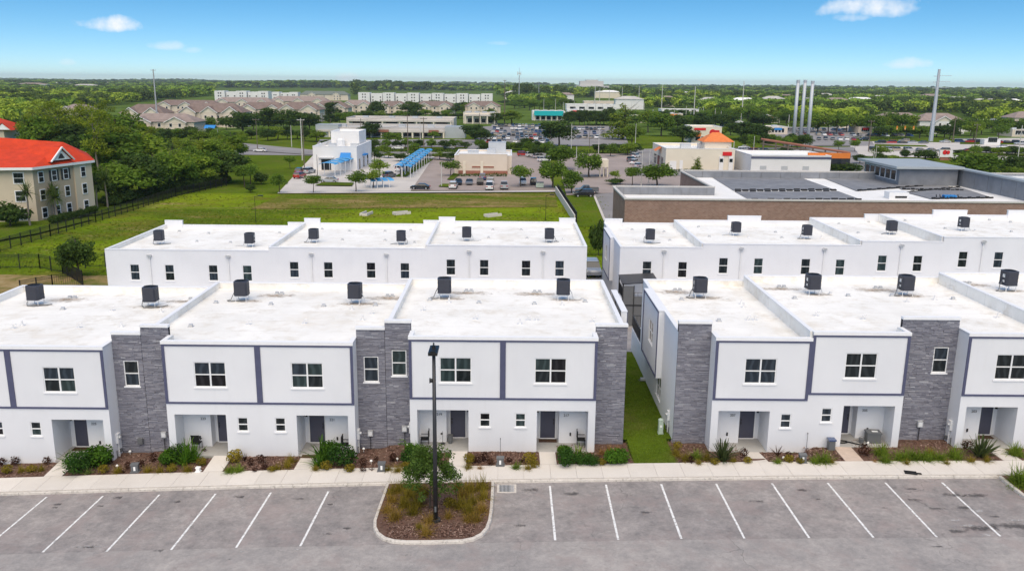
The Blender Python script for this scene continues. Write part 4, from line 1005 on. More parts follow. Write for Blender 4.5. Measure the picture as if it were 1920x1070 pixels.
for px, py, k, s, w in [
    (14, 886, 'olive', .9, bA), (40, 884, 'tuft', .75, bA), (60, 884, 'olive', .85, bA), (78, 882, 'tuft', .7, bA), (28, 872, 'redbush', .9, bA), (88, 870, 'redbush', .8, bA), (4, 873, 'redbush', .9, bA),
    (148, 886, 'bushd', 1.35, bAB), (140, 872, 'strap', 1.0, bAB), (170, 872, 'strap', .95, bAB), (188, 872, 'bush', 1.25, bAB), (165, 888, 'varieg', .55, bAB), (205, 868, 'redbush', 1.0, bAB), (195, 886, 'olive', .9, bAB), (222, 885, 'tuft', .8, bAB), (240, 878, 'redbush', .7, bAB), (233, 886, 'spike', .5, bAB), (266, 874, 'redbush', .7, bAB), (288, 864, 'redbush', .9, bAB), (278, 884, 'tuft', .8, bAB), (300, 885, 'tuft', .85, bAB), (322, 884, 'olive', .9, bAB), (318, 870, 'bush', 1.0, bAB), (347, 868, 'strap', 1.25, bAB), (362, 862, 'strap', 1.0, bAB), (335, 862, 'bushd', 1.0, bAB), (352, 884, 'tuft', .8, bAB), (378, 872, 'olive', .8, bAB), (383, 850, 'redbush', .7, bAB),
    (440, 866, 'olive', 1.2, bB), (432, 885, 'green', .7, bB), (448, 884, 'green', .75, bB), (460, 862, 'spike', .85, bB), (470, 872, 'redbush', .8, bB), (490, 868, 'redbush', .9, bB), (497, 880, 'redbush', .7, bB), (520, 880, 'tuft', .8, bB), (538, 876, 'tuft', .9, bB), (545, 866, 'tuft', .9, bB), (510, 884, 'olive', .7, bB), (478, 884, 'redbush', .6, bB),
    (605, 862, 'strap', 1.15, bBC), (598, 872, 'strap', .9, bBC), (618, 856, 'bush', .95, bBC), (641, 872, 'bushd', 1.3, bBC), (612, 880, 'olive', .9, bBC), (592, 882, 'tuft', .7, bBC), (660, 860, 'redbush', 1.0, bBC), (655, 884, 'olive', .8, bBC), (680, 872, 'redbush', .9, bBC), (697, 882, 'spike', .5, bBC), (681, 884, 'redbush', .7, bBC), (737, 864, 'redbush', 1.0, bBC), (728, 882, 'tuft', .75, bBC), (746, 884, 'tuft', .8, bBC), (762, 880, 'olive', .9, bBC), (770, 868, 'bushd', 1.1, bBC), (788, 864, 'strap', 1.1, bBC), (792, 878, 'bush', 1.1, bBC), (775, 856, 'bush', .9, bBC), (706, 865, 'redbush', .6, bBC),
    (880, 866, 'olive', .9, bC), (878, 878, 'tuft', .75, bC), (896, 868, 'redbush', .9, bC), (909, 864, 'redbush', .9, bC), (919, 872, 'redbush', .8, bC), (900, 879, 'straw', .55, bC), (968, 878, 'green', .6, bC), (978, 866, 'spike', .6, bC), (993, 868, 'olive', 1.1, bC), (990, 880, 'tuft', .7, bC), (1003, 876, 'olive', .9, bC), (955, 866, 'redbush', .6, bC),
    (1062, 872, 'bushd', 1.2, bCE), (1083, 858, 'varieg', 1.15, bCE), (1058, 858, 'bush', .9, bCE), (1074, 868, 'varieg', .6, bCE), (1093, 870, 'bushd', 1.0, bCE), (1110, 872, 'bushd', .85, bCE), (1148, 868, 'bush', 1.15, bCE), (1165, 868, 'bush', 1.0, bCE), (1128, 850, 'straw', 1.0, bCE), (1142, 846, 'straw', 1.0, bCE), (1158, 845, 'straw', .9, bCE), (1128, 872, 'olive', .9, bCE)]:
    plant(k, px, py, s, w)
bD, bDE, bE = 'right of the grass gap', 'between the right hand paths', 'by the rightmost stone strip'
for px, py, k, s, w in [(1268, 852, 'tuft', 1.1, bD), (1285, 862, 'tuft', 1.15, bD), (1305, 858, 'green', 1.0, bD), (1325, 862, 'tuft', 1.1, bD), (1296, 868, 'redbush', .8, bD), (1310, 870, 'tuft', .8, bD), (1355, 862, 'yucca', 1.25, bD), (1395, 856, 'redbush', 1.0, bD), (1375, 866, 'tuft', .8, bD), (1402, 868, 'olive', .8, bD), (1340, 870, 'olive', .8, bD), (1270, 840, 'olive', .8, bD),
    (1458, 853, 'spike', 1.1, bDE), (1458, 868, 'green', .6, bDE), (1478, 866, 'olive', .9, bDE), (1500, 868, 'olive', .8, bDE), (1478, 855, 'redbush', .7, bDE), (1545, 866, 'green', 1.3, bDE), (1528, 868, 'green', .8, bDE), (1560, 868, 'tuft', .7, bDE),
    (1620, 853, 'redbush', 1.4, bE), (1652, 852, 'green', 1.3, bE), (1640, 866, 'straw', .55, bE), (1660, 866, 'green', .9, bE), (1690, 862, 'green', 1.15, bE), (1712, 860, 'green', 1.2, bE), (1738, 862, 'green', 1.15, bE), (1762, 862, 'green', 1.0, bE), (1790, 858, 'green', 1.2, bE), (1745, 852, 'tuft', 1.1, bE), (1812, 845, 'redbush', 1.2, bE), (1838, 855, 'yucca', 1.4, bE), (1850, 866, 'tuft', .9, bE), (1820, 866, 'tuft', .9, bE), (1700, 870, 'tuft', .7, bE), (1775, 870, 'tuft', .7, bE)]:
    plant(k, px, py, s, w)
for px, py, k, s, w in [(1904, 852, 'green', 1.3, 'past the last path at the right edge'), (1912, 905, 'green', 1.7, 'in the kerbed corner at the right edge'), (1925, 912, 'green', 1.6, 'in the kerbed corner at the right edge')]: plant(k, px, py, s, w)
finish_plants()

# ------------------------------------------------------------------ trees (prototypes)
def trunk_mb(h, r, limbs, seed, lean=.05, bend=3):
    g = random.Random(seed); mb = MB(); p = Vector((0, 0, -.2)); k = 5; pts = [p]
    for i in range(k): p = p+Vector((g.uniform(-lean, lean)*h/k*2, g.uniform(-lean, lean)*h/k*2, (h+.2)/k)); pts.append(p)
    for i in range(k): mb.cyl(pts[i], pts[i+1], r*(1-.75*i/k), r*(1-.75*(i+1)/k), 7, False)
    for (z0, az, L, el) in limbs:
        t = min(.99, z0/h); i = min(k-1, int(t*k)); b = pts[i].lerp(pts[i+1], t*k-i); d = Vector((math.cos(az)*math.cos(el), math.sin(az)*math.cos(el), math.sin(el)))
        m_ = b+d*L*.55+Vector((0, 0, L*.06)); e = b+d*L+Vector((0, 0, L*.2))
        rr = r*(1-.75*t)*.6; mb.cyl(b, m_, rr, rr*.6, 5, False); mb.cyl(m_, e, rr*.6, rr*.2, 5, False)
    return mb
TREE = {}
def tree_proto(key, h, r, blobs, n, size, leaf, bark='bark', seed=1, z0=.35, nl=7, asp=.55, lean=.04):
    g = random.Random(seed); limbs = [(h*g.uniform(z0, .85), g.uniform(0, 6.28), h*g.uniform(.2, .34), g.uniform(.3, .9)) for i in range(nl)]
    tm = trunk_mb(h*.86, r, limbs, seed, lean).mesh('trunk'); tm.materials.append(MT[bark])
    cm = np_mesh('crown', leaf_cloud(n, blobs, size, asp, .7, .45, seed)); cm.materials.append(MT[leaf]); TREE[key] = (tm, cm)
def blobs_round(g, h, zc, rx, rz, n, br):
    out = []
    for i in range(n):
        a = g.uniform(0, 6.28); e = math.asin(g.uniform(-.75, 1)); q = g.uniform(.35, .8)
        s = br*g.uniform(.7, 1.3); out.append((rx*q*math.cos(a)*math.cos(e), rx*q*math.sin(a)*math.cos(e), zc+rz*q*math.sin(e), s, s, s*.72))
    return out
for v in range(3):
    g = random.Random(200+v)
    tree_proto('oak%d' % v, 8, .2, blobs_round(g, 8, 4.6, 3.5, 3.2, 26, 1.35), 2600, .30, 'leaf_oak', seed=210+v)
    tree_proto('dark%d' % v, 8, .2, blobs_round(g, 8, 4.4, 3.7, 3.3, 28, 1.4), 2600, .31, 'leaf_dark', seed=220+v)
    tree_proto('bright%d' % v, 9, .2, blobs_round(g, 9, 5.0, 3.5, 3.6, 26, 1.35), 2400, .31, 'leaf_bright', seed=230+v)
    bl_ = [(g.gauss(0, 1.5)*(1.2-.5*i/19), g.gauss(0, 1.5)*(1.2-.5*i/19), 5.0+8.4*i/19+g.uniform(-.4, .4), g.uniform(1.1, 1.8), g.uniform(1.1, 1.8), g.uniform(.6, 1.0)) for i in range(20)]
    tree_proto('pine%d' % v, 14, .24, bl_, 2400, .29, 'leaf_pine', 'bark_pale', seed=240+v, z0=.45, nl=10, asp=.35)
    bl_ = [(g.gauss(0, .35), g.gauss(0, .35), 1.4+10*i/14, 2.3*(1-i/15)+.3, 2.3*(1-i/15)+.3, .9) for i in range(14)]
    tree_proto('cone%d' % v, 12.5, .25, bl_, 1500, .3, 'leaf_yellow', seed=250+v, z0=.1, nl=4)
    tree_proto('street%d' % v, 5, .09, blobs_round(g, 5, 3.3, 1.5, 1.6, 18, .8), 1500, .17, 'leaf_oak', seed=260+v)
    tree_proto('light%d' % v, 5, .09, blobs_round(g, 5, 3.4, 1.5, 1.5, 18, .75), 1300, .16, 'leaf_bright', seed=270+v)
    tree_proto('bushy%d' % v, 3, .09, blobs_round(g, 3, 1.5, 1.7, 1.4, 18, .9), 1600, .22, 'leaf_dark', seed=280+v, z0=.1)
HT = {'oak': 8.4, 'dark': 8.3, 'bright': 9.3, 'pine': 13.8, 'cone': 12.4, 'street': 5.2, 'light': 5.2, 'bushy': 3.1}
NAM = {'oak': 'oak_tree', 'dark': 'oak_tree', 'bright': 'leafy_tree', 'pine': 'pine_tree', 'cone': 'cypress_tree', 'street': 'street_tree', 'light': 'street_tree', 'bushy': 'round_bush', 'palm': 'palm_tree'}
def tree(kind, pt, height, label, wide=1.0, group=None):
    tm, cm = TREE[kind+str(random.randrange(3))]; s = height/HT[kind]
    t = thing(NAM[kind], pt, label, 'bush' if kind == 'bushy' else 'tree', group, random.uniform(0, 6.28), (s*wide, s*wide, s))
    link(bpy.data.objects.new('trunk', tm), t); link(bpy.data.objects.new('crown', cm), t); return t
def tree_px(kind, bx, by, ty, label, wpx=None, group=None):
    q = P(bx, by); h = float(atY(bx, ty, q[1])[2]-q[2])*1.1; w = 1.0
    if wpx: 
        base = {'oak': 7.6, 'dark': 8.0, 'bright': 7.4, 'pine': 6.5, 'cone': 5.2, 'street': 3.6, 'light': 3.6, 'bushy': 4.2}[kind]
        w = 1.38*(wpx*D(q)/FOC)/(base*h/HT[kind])
    return tree(kind, q, h, label, w, group)
# sapling behind the lamp post in the island: finer leaves
g = random.Random(5)
q = P(806, 952, .1); t = thing('oak_sapling', q, 'young oak with loose green crown behind the lamp post in the island', 'tree')
limbs = [(1.0+.16*i, g.uniform(0, 6.28), g.uniform(.6, 1.15), g.uniform(.2, .8)) for i in range(16)]
trunk_mb(3.3, .05, limbs, 5, .03).build('trunk', MT['bark'], t, local=True)
bl_ = blobs_round(g, 3.4, 2.1, 1.65, 1.6, 60, .36)+[(g.uniform(-1.5, 1.6), g.uniform(-1.2, 1.2), g.uniform(.9, 3.5), .26, .26, .18) for i in range(26)]
me = np_mesh('crown', leaf_cloud(8500, bl_, .065, .5, .8, .4, 5)); me.materials.append(MT['leaf_oak']); MT['leaf_sap'] = leafmat('leaf_sap', (.035, .065, .016), (.13, .21, .042)); me.materials[0] = MT['leaf_sap']
mobj('crown', me, None, t)
# palms
def palm_mesh(seed): return np_mesh('crown', blades(130, 2.1, .085, 2.0, 700+seed, 4, .30, .10, .65))
PALM = [palm_mesh(s_) for s_ in (1, 2, 3)]
for m_ in PALM: m_.materials.append(MT['palm_leaf'])
def palm(bx, by, ty, label):
    q = P(bx, by); h = float(atY(bx, ty, q[1])[2]-q[2])
    t = thing('palm_tree', q, label, 'palm', 'cabbage palms by the red roofed apartments', random.uniform(0, 6))
    mb = MB(); k = 6
    for i in range(k): mb.cyl((.06*math.sin(i), .05*i*.3, (h-1.6)*i/k-.1), (.06*math.sin(i+1), .05*(i+1)*.3, (h-1.6)*(i+1)/k), .19-.01*i, .17-.01*i, 8, False)
    mb.build('trunk', MT['bark_pale'], t, local=True)
    c = bpy.data.objects.new('crown', random.choice(PALM)); link(c, t); c.location = (0, 0, h-1.9); c.scale = (1.15, 1.15, 1.1)

# ------------------------------------------------------------------ lamp post and small things by the houses
q = P(817, 976, .1); L = thing('lamp_post', q, 'tall dark lamp post standing in the kerbed island', 'lamp post')
hp = float(atY(806, 652, q[1])[2]-q[2])
MB().cyl((0, 0, -.3), (0, 0, hp-.3), .118, .085, 12).build('pole', MT['metal_dark'], L, local=True, smooth=True)
MB().cyl((0, 0, -.1), (0, 0, .12), .26, .25, 14).build('base_cover', MT['metal_dark'], L, local=True)
MB().box(-.09, .09, -.09, .09, hp-.35, hp+.12).cyl((0, 0, hp+.12), (0, 0, hp+.26), .035, .035, 8).build('bracket', MT['black_metal'], L, local=True)
h_ = MB(); h_.prism([(-.22, -.62), (.22, -.62), (.22, .02), (-.22, .02)], hp-.2, hp-.06).prism([(-.13, -.55), (.13, -.55), (.13, -.02), (-.13, -.02)], hp-.06, hp+.0).build('luminaire', MT['black_metal'], L, local=True)
h2 = MB(); h2.prism([(-.22, .03), (.22, .03), (.22, .62), (-.22, .62)], hp-.165, hp-.055).build('luminaire', MT['black_metal'], L, local=True)
MB().cyl((-.17, -.05, hp-1.62), (-.08, -.05, hp-1.62), .10, .10, 10).box(-.22, -.17, -.1, 0, hp-1.74, hp-1.5).box(-.1, -.06, -.09, -.02, hp-1.66, hp-1.56).build('camera_box', MT['black_metal'], L, local=True)
MB().box(-.045, .045, -.118, -.10, .55, .85).build('hand_hole', MT['grey_plastic'], L, local=True)
# kerb inlet
i0 = thing('storm_inlet', (.02, 42.75, G(0, 42.7)), 'square storm drain inlet at the kerb beside the lamp island', 'drain')
MB().box(-.55, .5, -.55, -.43, .002, .02).box(-.55, -.43, -.43, .45, .002, .02).box(.38, .5, -.43, .45, .002, .02).box(-.43, .38, .38, .45, .002, .02).build('concrete_collar', MT['kerb_concrete'], i0, local=True)
MB().quad((-.43, -.43, .006), (.38, -.43, .006), (.38, .38, .006), (-.43, .38, .006)).build('pit', MT['black_rubber'], i0, local=True)
for k in range(11): MB().box(-.41+.073*k, -.375+.073*k, -.42, .37, .008, .024).build('grate_bar', MT['galvanised'], i0, local=True)
# inlet throat in the sidewalk on the right
q = P(1711, 886, .13); i1 = thing('floor_mat', q, 'small black mat lying on the sidewalk at right', 'mat', rz=R(-14))
MB().box(-.42, .22, -.22, .22, .004, .022).box(.22, .46, -.12, .08, .004, .02).build('mat_sheet', MT['black_rubber'], i1, local=True)
# irrigation boxes, meter cabinets, landscape lights
for px, py, lab in ((254, 884, 'grey valve pedestal in the bed below the leftmost stone strip'), (716, 882, 'grey valve pedestal in the bed below the middle stone strip'), (938, 872, 'grey valve pedestal right of the lamp post'), (1504, 866, 'grey valve pedestal in the bed right of the gap'), (372, 884, 'small white valve pedestal beside the second path')):
    q = P(px, py, .1); t = thing('valve_pedestal', q, lab, 'utility box', 'valve pedestals in the beds', R(random.uniform(-8, 8)))
    w = .19 if 'grey' in lab else .10; hh = .52 if 'grey' in lab else .3
    MB().prism([(-w-.06, -w-.04), (w+.06, -w-.04), (w+.06, w+.04), (-w-.06, w+.04)], -.02, .06).prism([(-w, -w*.8), (w, -w*.8), (w, w*.8), (-w, w*.8)], .06, hh-.06).prism([(-w-.03, -w*.8-.03), (w+.03, -w*.8-.03), (w+.03, w*.8+.03), (-w-.03, w*.8+.03)], hh-.06, hh).build('housing', MT['grey_plastic' if 'grey' in lab else 'white_plastic'], t, local=True)
    MB().box(-.055, .055, -w*.8-.004, -w*.8, .13, hh-.14).build('label_plate', MT['white_plastic'], t, local=True)
for px, py, lab in ((244, 850, 'white dome path light by the leftmost stone strip'), (220, 877, 'white dome path light among grass below the leftmost stone strip'), (682, 845, 'white dome path light at the foot of the middle stone strip'), (696, 868, 'white dome path light left of the middle valve pedestal'), (745, 864, 'white dome path light right of the middle valve pedestal'), (764, 838, 'white dome path light left of the lamp post'), (1469, 862, 'white dome path light near the small red cordyline')):
    q = P(px, py, .1); t = thing('path_light', q, lab, 'path light', 'dome path lights')
    MB().cyl((0, 0, -.05), (0, 0, .14), .018, .018, 6).build('stake', MT['white_plastic'], t, local=True); MB().lathe((0, 0, .13), [(.085, 0), (.085, .03), (.06, .075), (.02, .095)], 10).build('dome', MT['white_plastic'], t, local=True)
# electrical meters on side returns
def meter(px, x, y, z, sgn, lab):
    t = thing('electric_meter', (x, y, z), lab, 'meter', 'electric meters on the walls')
    a, c = (0, sgn*.14) if sgn > 0 else (sgn*.14, 0)
    MB().box(a, c, -.16, .16, .95, 1.55).build('meter_box', MT['white_metal'], t, local=True); MB().cyl((sgn*.14, 0, 1.3), (sgn*.24, 0, 1.3), .1, .09, 12).build('meter_dial', MT['galvanised'], t, local=True)
    MB().cyl((sgn*.06, 0, -.2), (sgn*.06, 0, .95), .04, .04, 8).build('conduit', MT['white_metal'], t, local=True)
    MB().cyl((sgn*.05, -.25, -.2), (sgn*.05, -.25, .55), .03, .03, 8).build('conduit', MT['grey_plastic'], t, local=True)
    MB().box(min(a, c), max(a, c)*.7 if sgn > 0 else 0, .2, .36, .25, .45).build('junction_box', MT['grey_plastic'], t, local=True)
meter(0, -23.40, 48.0, zA, 1, 'electric meter on the white return left of the leftmost stone strip')
meter(0, -8.97, 48.0, zB, 1, 'electric meter on the white return left of the middle stone strip')
meter(0, -5.73, 48.05, zC, -1, 'electric meter on the white return right of the middle stone strip')
meter(0, 26.57, 48.0, zD2, -1, 'electric meter on the white return right of the rightmost stone strip')
meter(0, 10.04, 49.9, .2, -1, 'electric meter on the end wall facing the grass gap')
for x, z, lab in ((-8.27, zB+.95, 'grey service box low on the middle stone strip, left one'), (-6.2, zC+.85, 'grey service box low on the middle stone strip, right one'), (-20.75, zB+.75, 'grey service box low on the leftmost stone strip'), (-22.2, zA+.7, 'dark hose bib box low on the leftmost stone strip'), (24.9, zD2+.95, 'grey service box low on the rightmost stone strip')):
    t = thing('service_box', (x, 48.48, z), lab, 'utility box', 'service boxes on the stone strips')
    dk = 'dark' in lab
    MB().box(-.15, .15, -.16, 0, 0, .36).build('cover', MT['grey_plastic' if dk else 'galvanised'], t, local=True); MB().box(-.11, .11, -.17, -.162, .05, .30).build('door', MT['grey_plastic' if dk else 'white_metal'], t, local=True)
    if not dk: MB().cyl((0, -.08, -.9), (0, -.08, 0), .025, .025, 6).build('conduit', MT['metal_dark'], t, local=True)
q = P(1238, 812, .1); t = thing('utility_pedestal', q, 'pale green utility pedestal on the lawn beside the end wall', 'utility box')
MB().prism([(-.16, -.16), (.16, -.16), (.16, .16), (-.16, .16)], -.05, .1).prism([(-.14, -.14), (.14, -.14), (.14, .14), (-.14, .14)], .1, .86).lathe((0, 0, .86), [(.17, 0), (.17, .06), (.1, .12)], 8).build('housing', MT['utility_green'], t, local=True)
MB().box(-.06, .06, -.146, -.141, .45, .6).build('label_plate', MT['white_plastic'], t, local=True)
q = P(1206, 712, .1); t = thing('spigot_box', q, 'small grey hose box on the lawn further up the gap', 'utility box')
MB().prism([(-.2, -.12), (.2, -.12), (.2, .12), (-.2, .12)], 0, .16).build('housing', MT['galvanised'], t, local=True); MB().tube([(-.2, 0, .1), (-.35, -.1, .05), (-.3, -.3, .04), (0, -.35, .04), (.25, -.25, .04)], .02, 5).build('hose', MT['grey_plastic'], t, local=True)
for px, py, lab, z in ((938, 850, 'thin dark stake against the wall right of the lamp post', 0), (1512, 840, 'thin dark stake against the wall right of the gap', 0)):
    q = P(px, py, .1); t = thing('garden_stake', q, lab, 'stake'); MB().cyl((0, 0, -.2), (0, 0, .95), .014, .012, 6).cyl((0, 0, .93), (0, 0, .99), .03, .02, 6).build('rod', MT['metal_dark'], t, local=True)
# entrance clutter
def mat_thing(x, y, z, lab, w=.62):
    t = thing('doormat', (x, y, z), lab, 'doormat'); MB().box(-w, w, -.24, .24, .001, .02).build('pile', MT['brown_fibre'], t, local=True)
mat_thing(2.48, 48.92, zC+.10, 'brown doormat at the door left of the grass gap', .55)
mat_thing(-11.7, 47.25, zB+.10, 'brown doormat at the porch edge of the fourth dwelling', .5)
mat_thing(-26.1, 48.9, zA+.10, 'brown doormat behind the big shrub at the left door', .5); mat_thing(29.2, 48.9, zD2+.10, 'dark brown doormat at the rightmost door', .5)
def folding_chair(x, y, z, rz, lab):
    t = thing('patio_chair', (x, y, z), lab, 'chair', 'black patio chairs on the porches', rz)
    MB().box(-.24, .24, -.24, .24, .42, .46).build('seat', MT['black_rubber'], t, local=True)
    MB().prism([(-.24, .22, 0), (.24, .22, 0), (.24, .26, 0), (-.24, .26, 0)], .5, 1.0).build('backrest', MT['black_rubber'], t, local=True)
    for sx in (-.23, .23):
        for sy in (-.22, .22): MB().cyl((sx, sy, 0), (sx, sy, .42 if sy < 0 else 1.02), .016, .016, 6).build('leg', MT['black_metal'], t, local=True)
        MB().box(sx-.02, sx+.02, -.24, .22, .62, .65).build('armrest', MT['black_metal'], t, local=True)
folding_chair(-18.7, 48.15, zB+.10, R(180), 'black patio chair behind the strap leaved plant on the second porch')
folding_chair(-9.7, 48.1, zB+.10, R(90), 'black patio chair half hidden by the column of the third porch')
folding_chair(-4.95, 48.1, zC+.10, R(-90), 'black patio chair on the porch left of the lamp post')
folding_chair(4.45, 48.2, zC+.10, R(90), 'black patio chair on the porch left of the grass gap')
def pot(x, y, z, r_, h, lab, leafy=True):
    t = thing('planter_pot', (x, y, z), lab, 'planter'); MB().lathe((0, 0, 0), [(r_*.7, 0), (r_, h), (r_*1.08, h), (r_*1.08, h+.03), (r_*.85, h+.03)], 12).build('pot', MT['grey_plastic'], t, local=True)
    if leafy:
        o = bpy.data.objects.new('foliage', PM['redbush0']); link(o, t); o.scale = (.5, .5, .5); o.location = (0, 0, h)
pot(-3.45, 48.45, zC+.1, .17, .5, 'grey bin by the door left of the lamp post', False)
t = thing('robot_stand', (-3.9, 48.35, zC+.1), 'thin black floor stand beside the grey bin on the porch', 'stand')
MB().cyl((0, 0, 0), (0, 0, .8), .012, .012, 6).build('rod', MT['black_metal'], t, local=True); MB().lathe((0, 0, 0), [(.16, 0), (.16, .03), (.02, .05)], 10).build('base', MT['black_metal'], t, local=True); MB().lathe((-.06, 0, .58), [(.02, 0), (.08, .06), (.02, .14)], 8).build('head', MT['black_metal'], t, local=True)
# right porch: waste bin, storage box, pressure hose, buckets
t = thing('waste_bin', (19.1, 47.0, G(19, 47)+.1), 'grey waste bin with blue lid beside the porch right of the gap', 'bin'); 
MB().prism([(-.18, -.18), (.18, -.18), (.18, .18), (-.18, .18)], 0, .62).build('bin_body', MT['grey_plastic'], t, local=True); MB().box(-.22, .22, -.22, .22, .62, .70).build('lid', MT['car_blue'], t, local=True)
t = thing('deck_box', (22.0, 48.1, zD2+.1), 'dark grey storage box on the right hand porch', 'storage box', rz=R(-4))
MB().prism([(-.40, -.28), (.40, -.28), (.40, .28), (-.40, .28)], 0, .58).build('box_body', MT['grey_plastic'], t, local=True); MB().prism([(-.43, -.31), (.43, -.31), (.43, .31), (-.43, .31)], .582, .67).build('lid', MT['grey_plastic'], t, local=True); MB().quad((-.1, -.12, .673), (.25, -.12, .673), (.25, .1, .673), (-.1, .1, .673)).build('label_plate', MT['white_plastic'], t, local=True)
t = thing('hose', (20.5, 47.95, zD2+.11), 'thick black hose looped on the right hand porch', 'hose')
lp = [(-.4+.34*math.cos(a)*1.0, .0+.16*math.sin(a), .03) for a in [i*2*math.pi/14 for i in range(15)]]+[(.05, -.05, .03), (.3, -.25, .03), (.55, -.42, .03), (.85, -.45, .03), (1.0, -.3, .03)]
MB().tube(lp, .045, 7).build('hose_tube', MT['black_rubber'], t, local=True); MB().cyl((1.0, -.3, .03), (1.15, -.12, .06), .06, .06, 8).build('nozzle', MT['white_plastic'], t, local=True)
t = thing('pail', (21.25, 47.9, zD2+.1), 'small grey pail on the right hand porch', 'pail'); MB().lathe((0, 0, 0), [(.12, 0), (.16, .26), (.17, .28), (.14, .28)], 12).build('pail_body', MT['grey_plastic'], t, local=True); MB().tube([(.16*math.cos(a), 0, .27+.14*math.sin(a)) for a in [i*math.pi/8 for i in range(9)]], .008, 5).build('handle', MT['black_metal'], t, local=True)
t = thing('shoe_rack', (19.75, 49.05, zD2+.1), 'low black shoe rack by the right hand porch door', 'rack')
for z in (.05, .22): MB().box(-.3, .3, -.12, .12, z, z+.02).build('shelf', MT['black_metal'], t, local=True)
for sx in (-.29, .29): MB().box(sx-.012, sx+.012, -.12, .12, 0, .28).build('side', MT['black_metal'], t, local=True)
# ------------------------------------------------------------------ middle distance: lots, roads, lawns
sheet('town_green', -330, 420, 190, 430, -.12, 'lawn', 12, 12)
poly_sheet('car_wash_lot', [(522, 361), (770, 358), (818, 288), (590, 288)], .0, 'concrete_far')
poly_sheet('restaurant_lot', [(771, 357), (1042, 357), (1010, 287), (819, 287)], .0, 'asphalt_pink')
poly_sheet('service_drive', [(1062, 366), (1330, 352), (1230, 288), (1042, 288)], .01, 'asphalt_pink')
poly_sheet('service_drive', [(1140, 425), (1330, 425), (1200, 357), (1112, 365)], .04, 'asphalt_far')
poly_sheet('wall_lawn', [(1078, 425), (1142, 425), (1113, 368), (1060, 368)], .02, 'lawn')
poly_sheet('drive_kerb', [(1136, 425), (1141, 425), (1116, 367), (1112, 367)], .10, 'kerb_concrete')
poly_sheet('lot_kerb', [(520, 363.5), (1042, 360.5), (1042, 358), (522, 361)], .08, 'concrete_far')
sheet('main_road', -330, 130, 291, 311, -.02, 'asphalt_far', 12, 12)
poly_sheet('side_road', [(868, 290), (905, 290), (945, 235), (905, 238)], .02, 'asphalt_far')
poly_sheet('big_road', [(1600, 292), (2050, 305), (2050, 258), (1590, 262)], .02, 'concrete_far')
poly_sheet('big_lot', [(912, 274), (1180, 274), (1165, 237), (922, 234)], .02, 'asphalt_far')
poly_sheet('right_lot', [(1470, 274), (1640, 274), (1620, 240), (1440, 238)], .03, 'asphalt_far')
poly_sheet('east_lot', [(1190, 330), (1640, 330), (1600, 276), (1180, 280)], .02, 'asphalt_far')
poly_sheet('mall_lot', [(590, 276), (900, 276), (905, 262), (600, 262)], .02, 'asphalt_far')
poly_sheet('left_road', [(380, 277), (600, 292), (600, 283), (380, 262)], .05, 'asphalt_far')
poly_sheet('road_median', [(1640, 275), (1740, 276), (1735, 273), (1640, 271)], .06, 'lawn'); poly_sheet('road_median', [(1780, 290), (2000, 297), (2000, 291), (1790, 286)], .06, 'lawn'); poly_sheet('road_verge', [(1600, 265), (1790, 268), (1790, 261), (1600, 260)], .06, 'lawn'); poly_sheet('road_verge', [(1800, 271), (2000, 273), (2000, 266), (1800, 266)], .06, 'lawn')
poly_sheet('lot_island', [(740, 332), (762, 332), (812, 300), (800, 298)], .06, 'lawn')
poly_sheet('lot_island', [(822, 351), (842, 352), (842, 346), (828, 346)], .06, 'lawn')
poly_sheet('lot_island', [(838, 338), (850, 338), (862, 328), (850, 326)], .06, 'lawn')
poly_sheet('lot_island', [(590, 349), (660, 350), (664, 344), (606, 343)], .06, 'lawn')
poly_sheet('field_bank', [(470, 392), (1046, 388), (1040, 362), (528, 365)], -.155, 'dry_bank')
poly_sheet('apartment_lawn', [(-200, 420), (180, 405), (420, 345), (100, 330)], .02, 'lawn')
poly_sheet('red_house_lawn', [(-120, 475), (70, 440), (180, 412), (-120, 420)], .04, 'lawn')

# ------------------------------------------------------------------ fences
def fence(pts, label, h=1.85, bay=2.4, mat='black_metal'):
    t = thing('metal_fence', (pts[0][0], pts[0][1], G(pts[0][0], pts[0][1])), label, 'fence')
    for (ax, ay), (bx, by) in zip(pts[:-1], pts[1:]):
        L = math.hypot(bx-ax, by-ay); n = max(1, int(round(L/bay)))
        for i in range(n+1):
            x = ax+(bx-ax)*i/n; y = ay+(by-ay)*i/n; z = G(x, y)
            MB().box(x-.05, x+.05, y-.05, y+.05, z-.3, z+h+.1).build('post', MT[mat], t)
            if i < n:
                x2 = ax+(bx-ax)*(i+1)/n; y2 = ay+(by-ay)*(i+1)/n; z2 = G(x2, y2); m = MB()
                for zz in (.2, h-.25, h): m.cyl((x, y, z+zz), (x2, y2, z2+zz), .03, .03, 4)
                for k in range(1, 14):
                    s = k/14; xx, yy, z_ = x+(x2-x)*s, y+(y2-y)*s, z+(z2-z)*s; m.cyl((xx, yy, z_+.1), (xx, yy, z_+h), .02, .02, 3, False)
                o = m.build('picket_panel', MT[mat], t); o['kind'] = 'stuff'
    return t
pp = lambda *a: [tuple(P(*q)[:2]) for q in a]
fence(pp((-60, 492), (0, 472), (95, 443), (180, 417), (250, 395), (330, 368), (425, 348)), 'long black picket fence climbing along the left side of the field')
fence(pp((-60, 504), (0, 503), (75, 503), (118, 512), (156, 536)), 'black picket fence around the dry grass mound at left')
fence(pp((156, 536), (100, 545), (40, 556)), 'short black picket fence behind the leftmost front roof')
fence(pp((160, 502), (198, 500)), 'short black picket fence beside the left back row')
w0, w1 = P(1041, 361), P(1076, 418)
t = thing('boundary_wall', (w0[0], w0[1], w0[2]), 'pale concrete boundary wall with dark fence at the right end of the field', 'wall')
m = MB(); n = 9
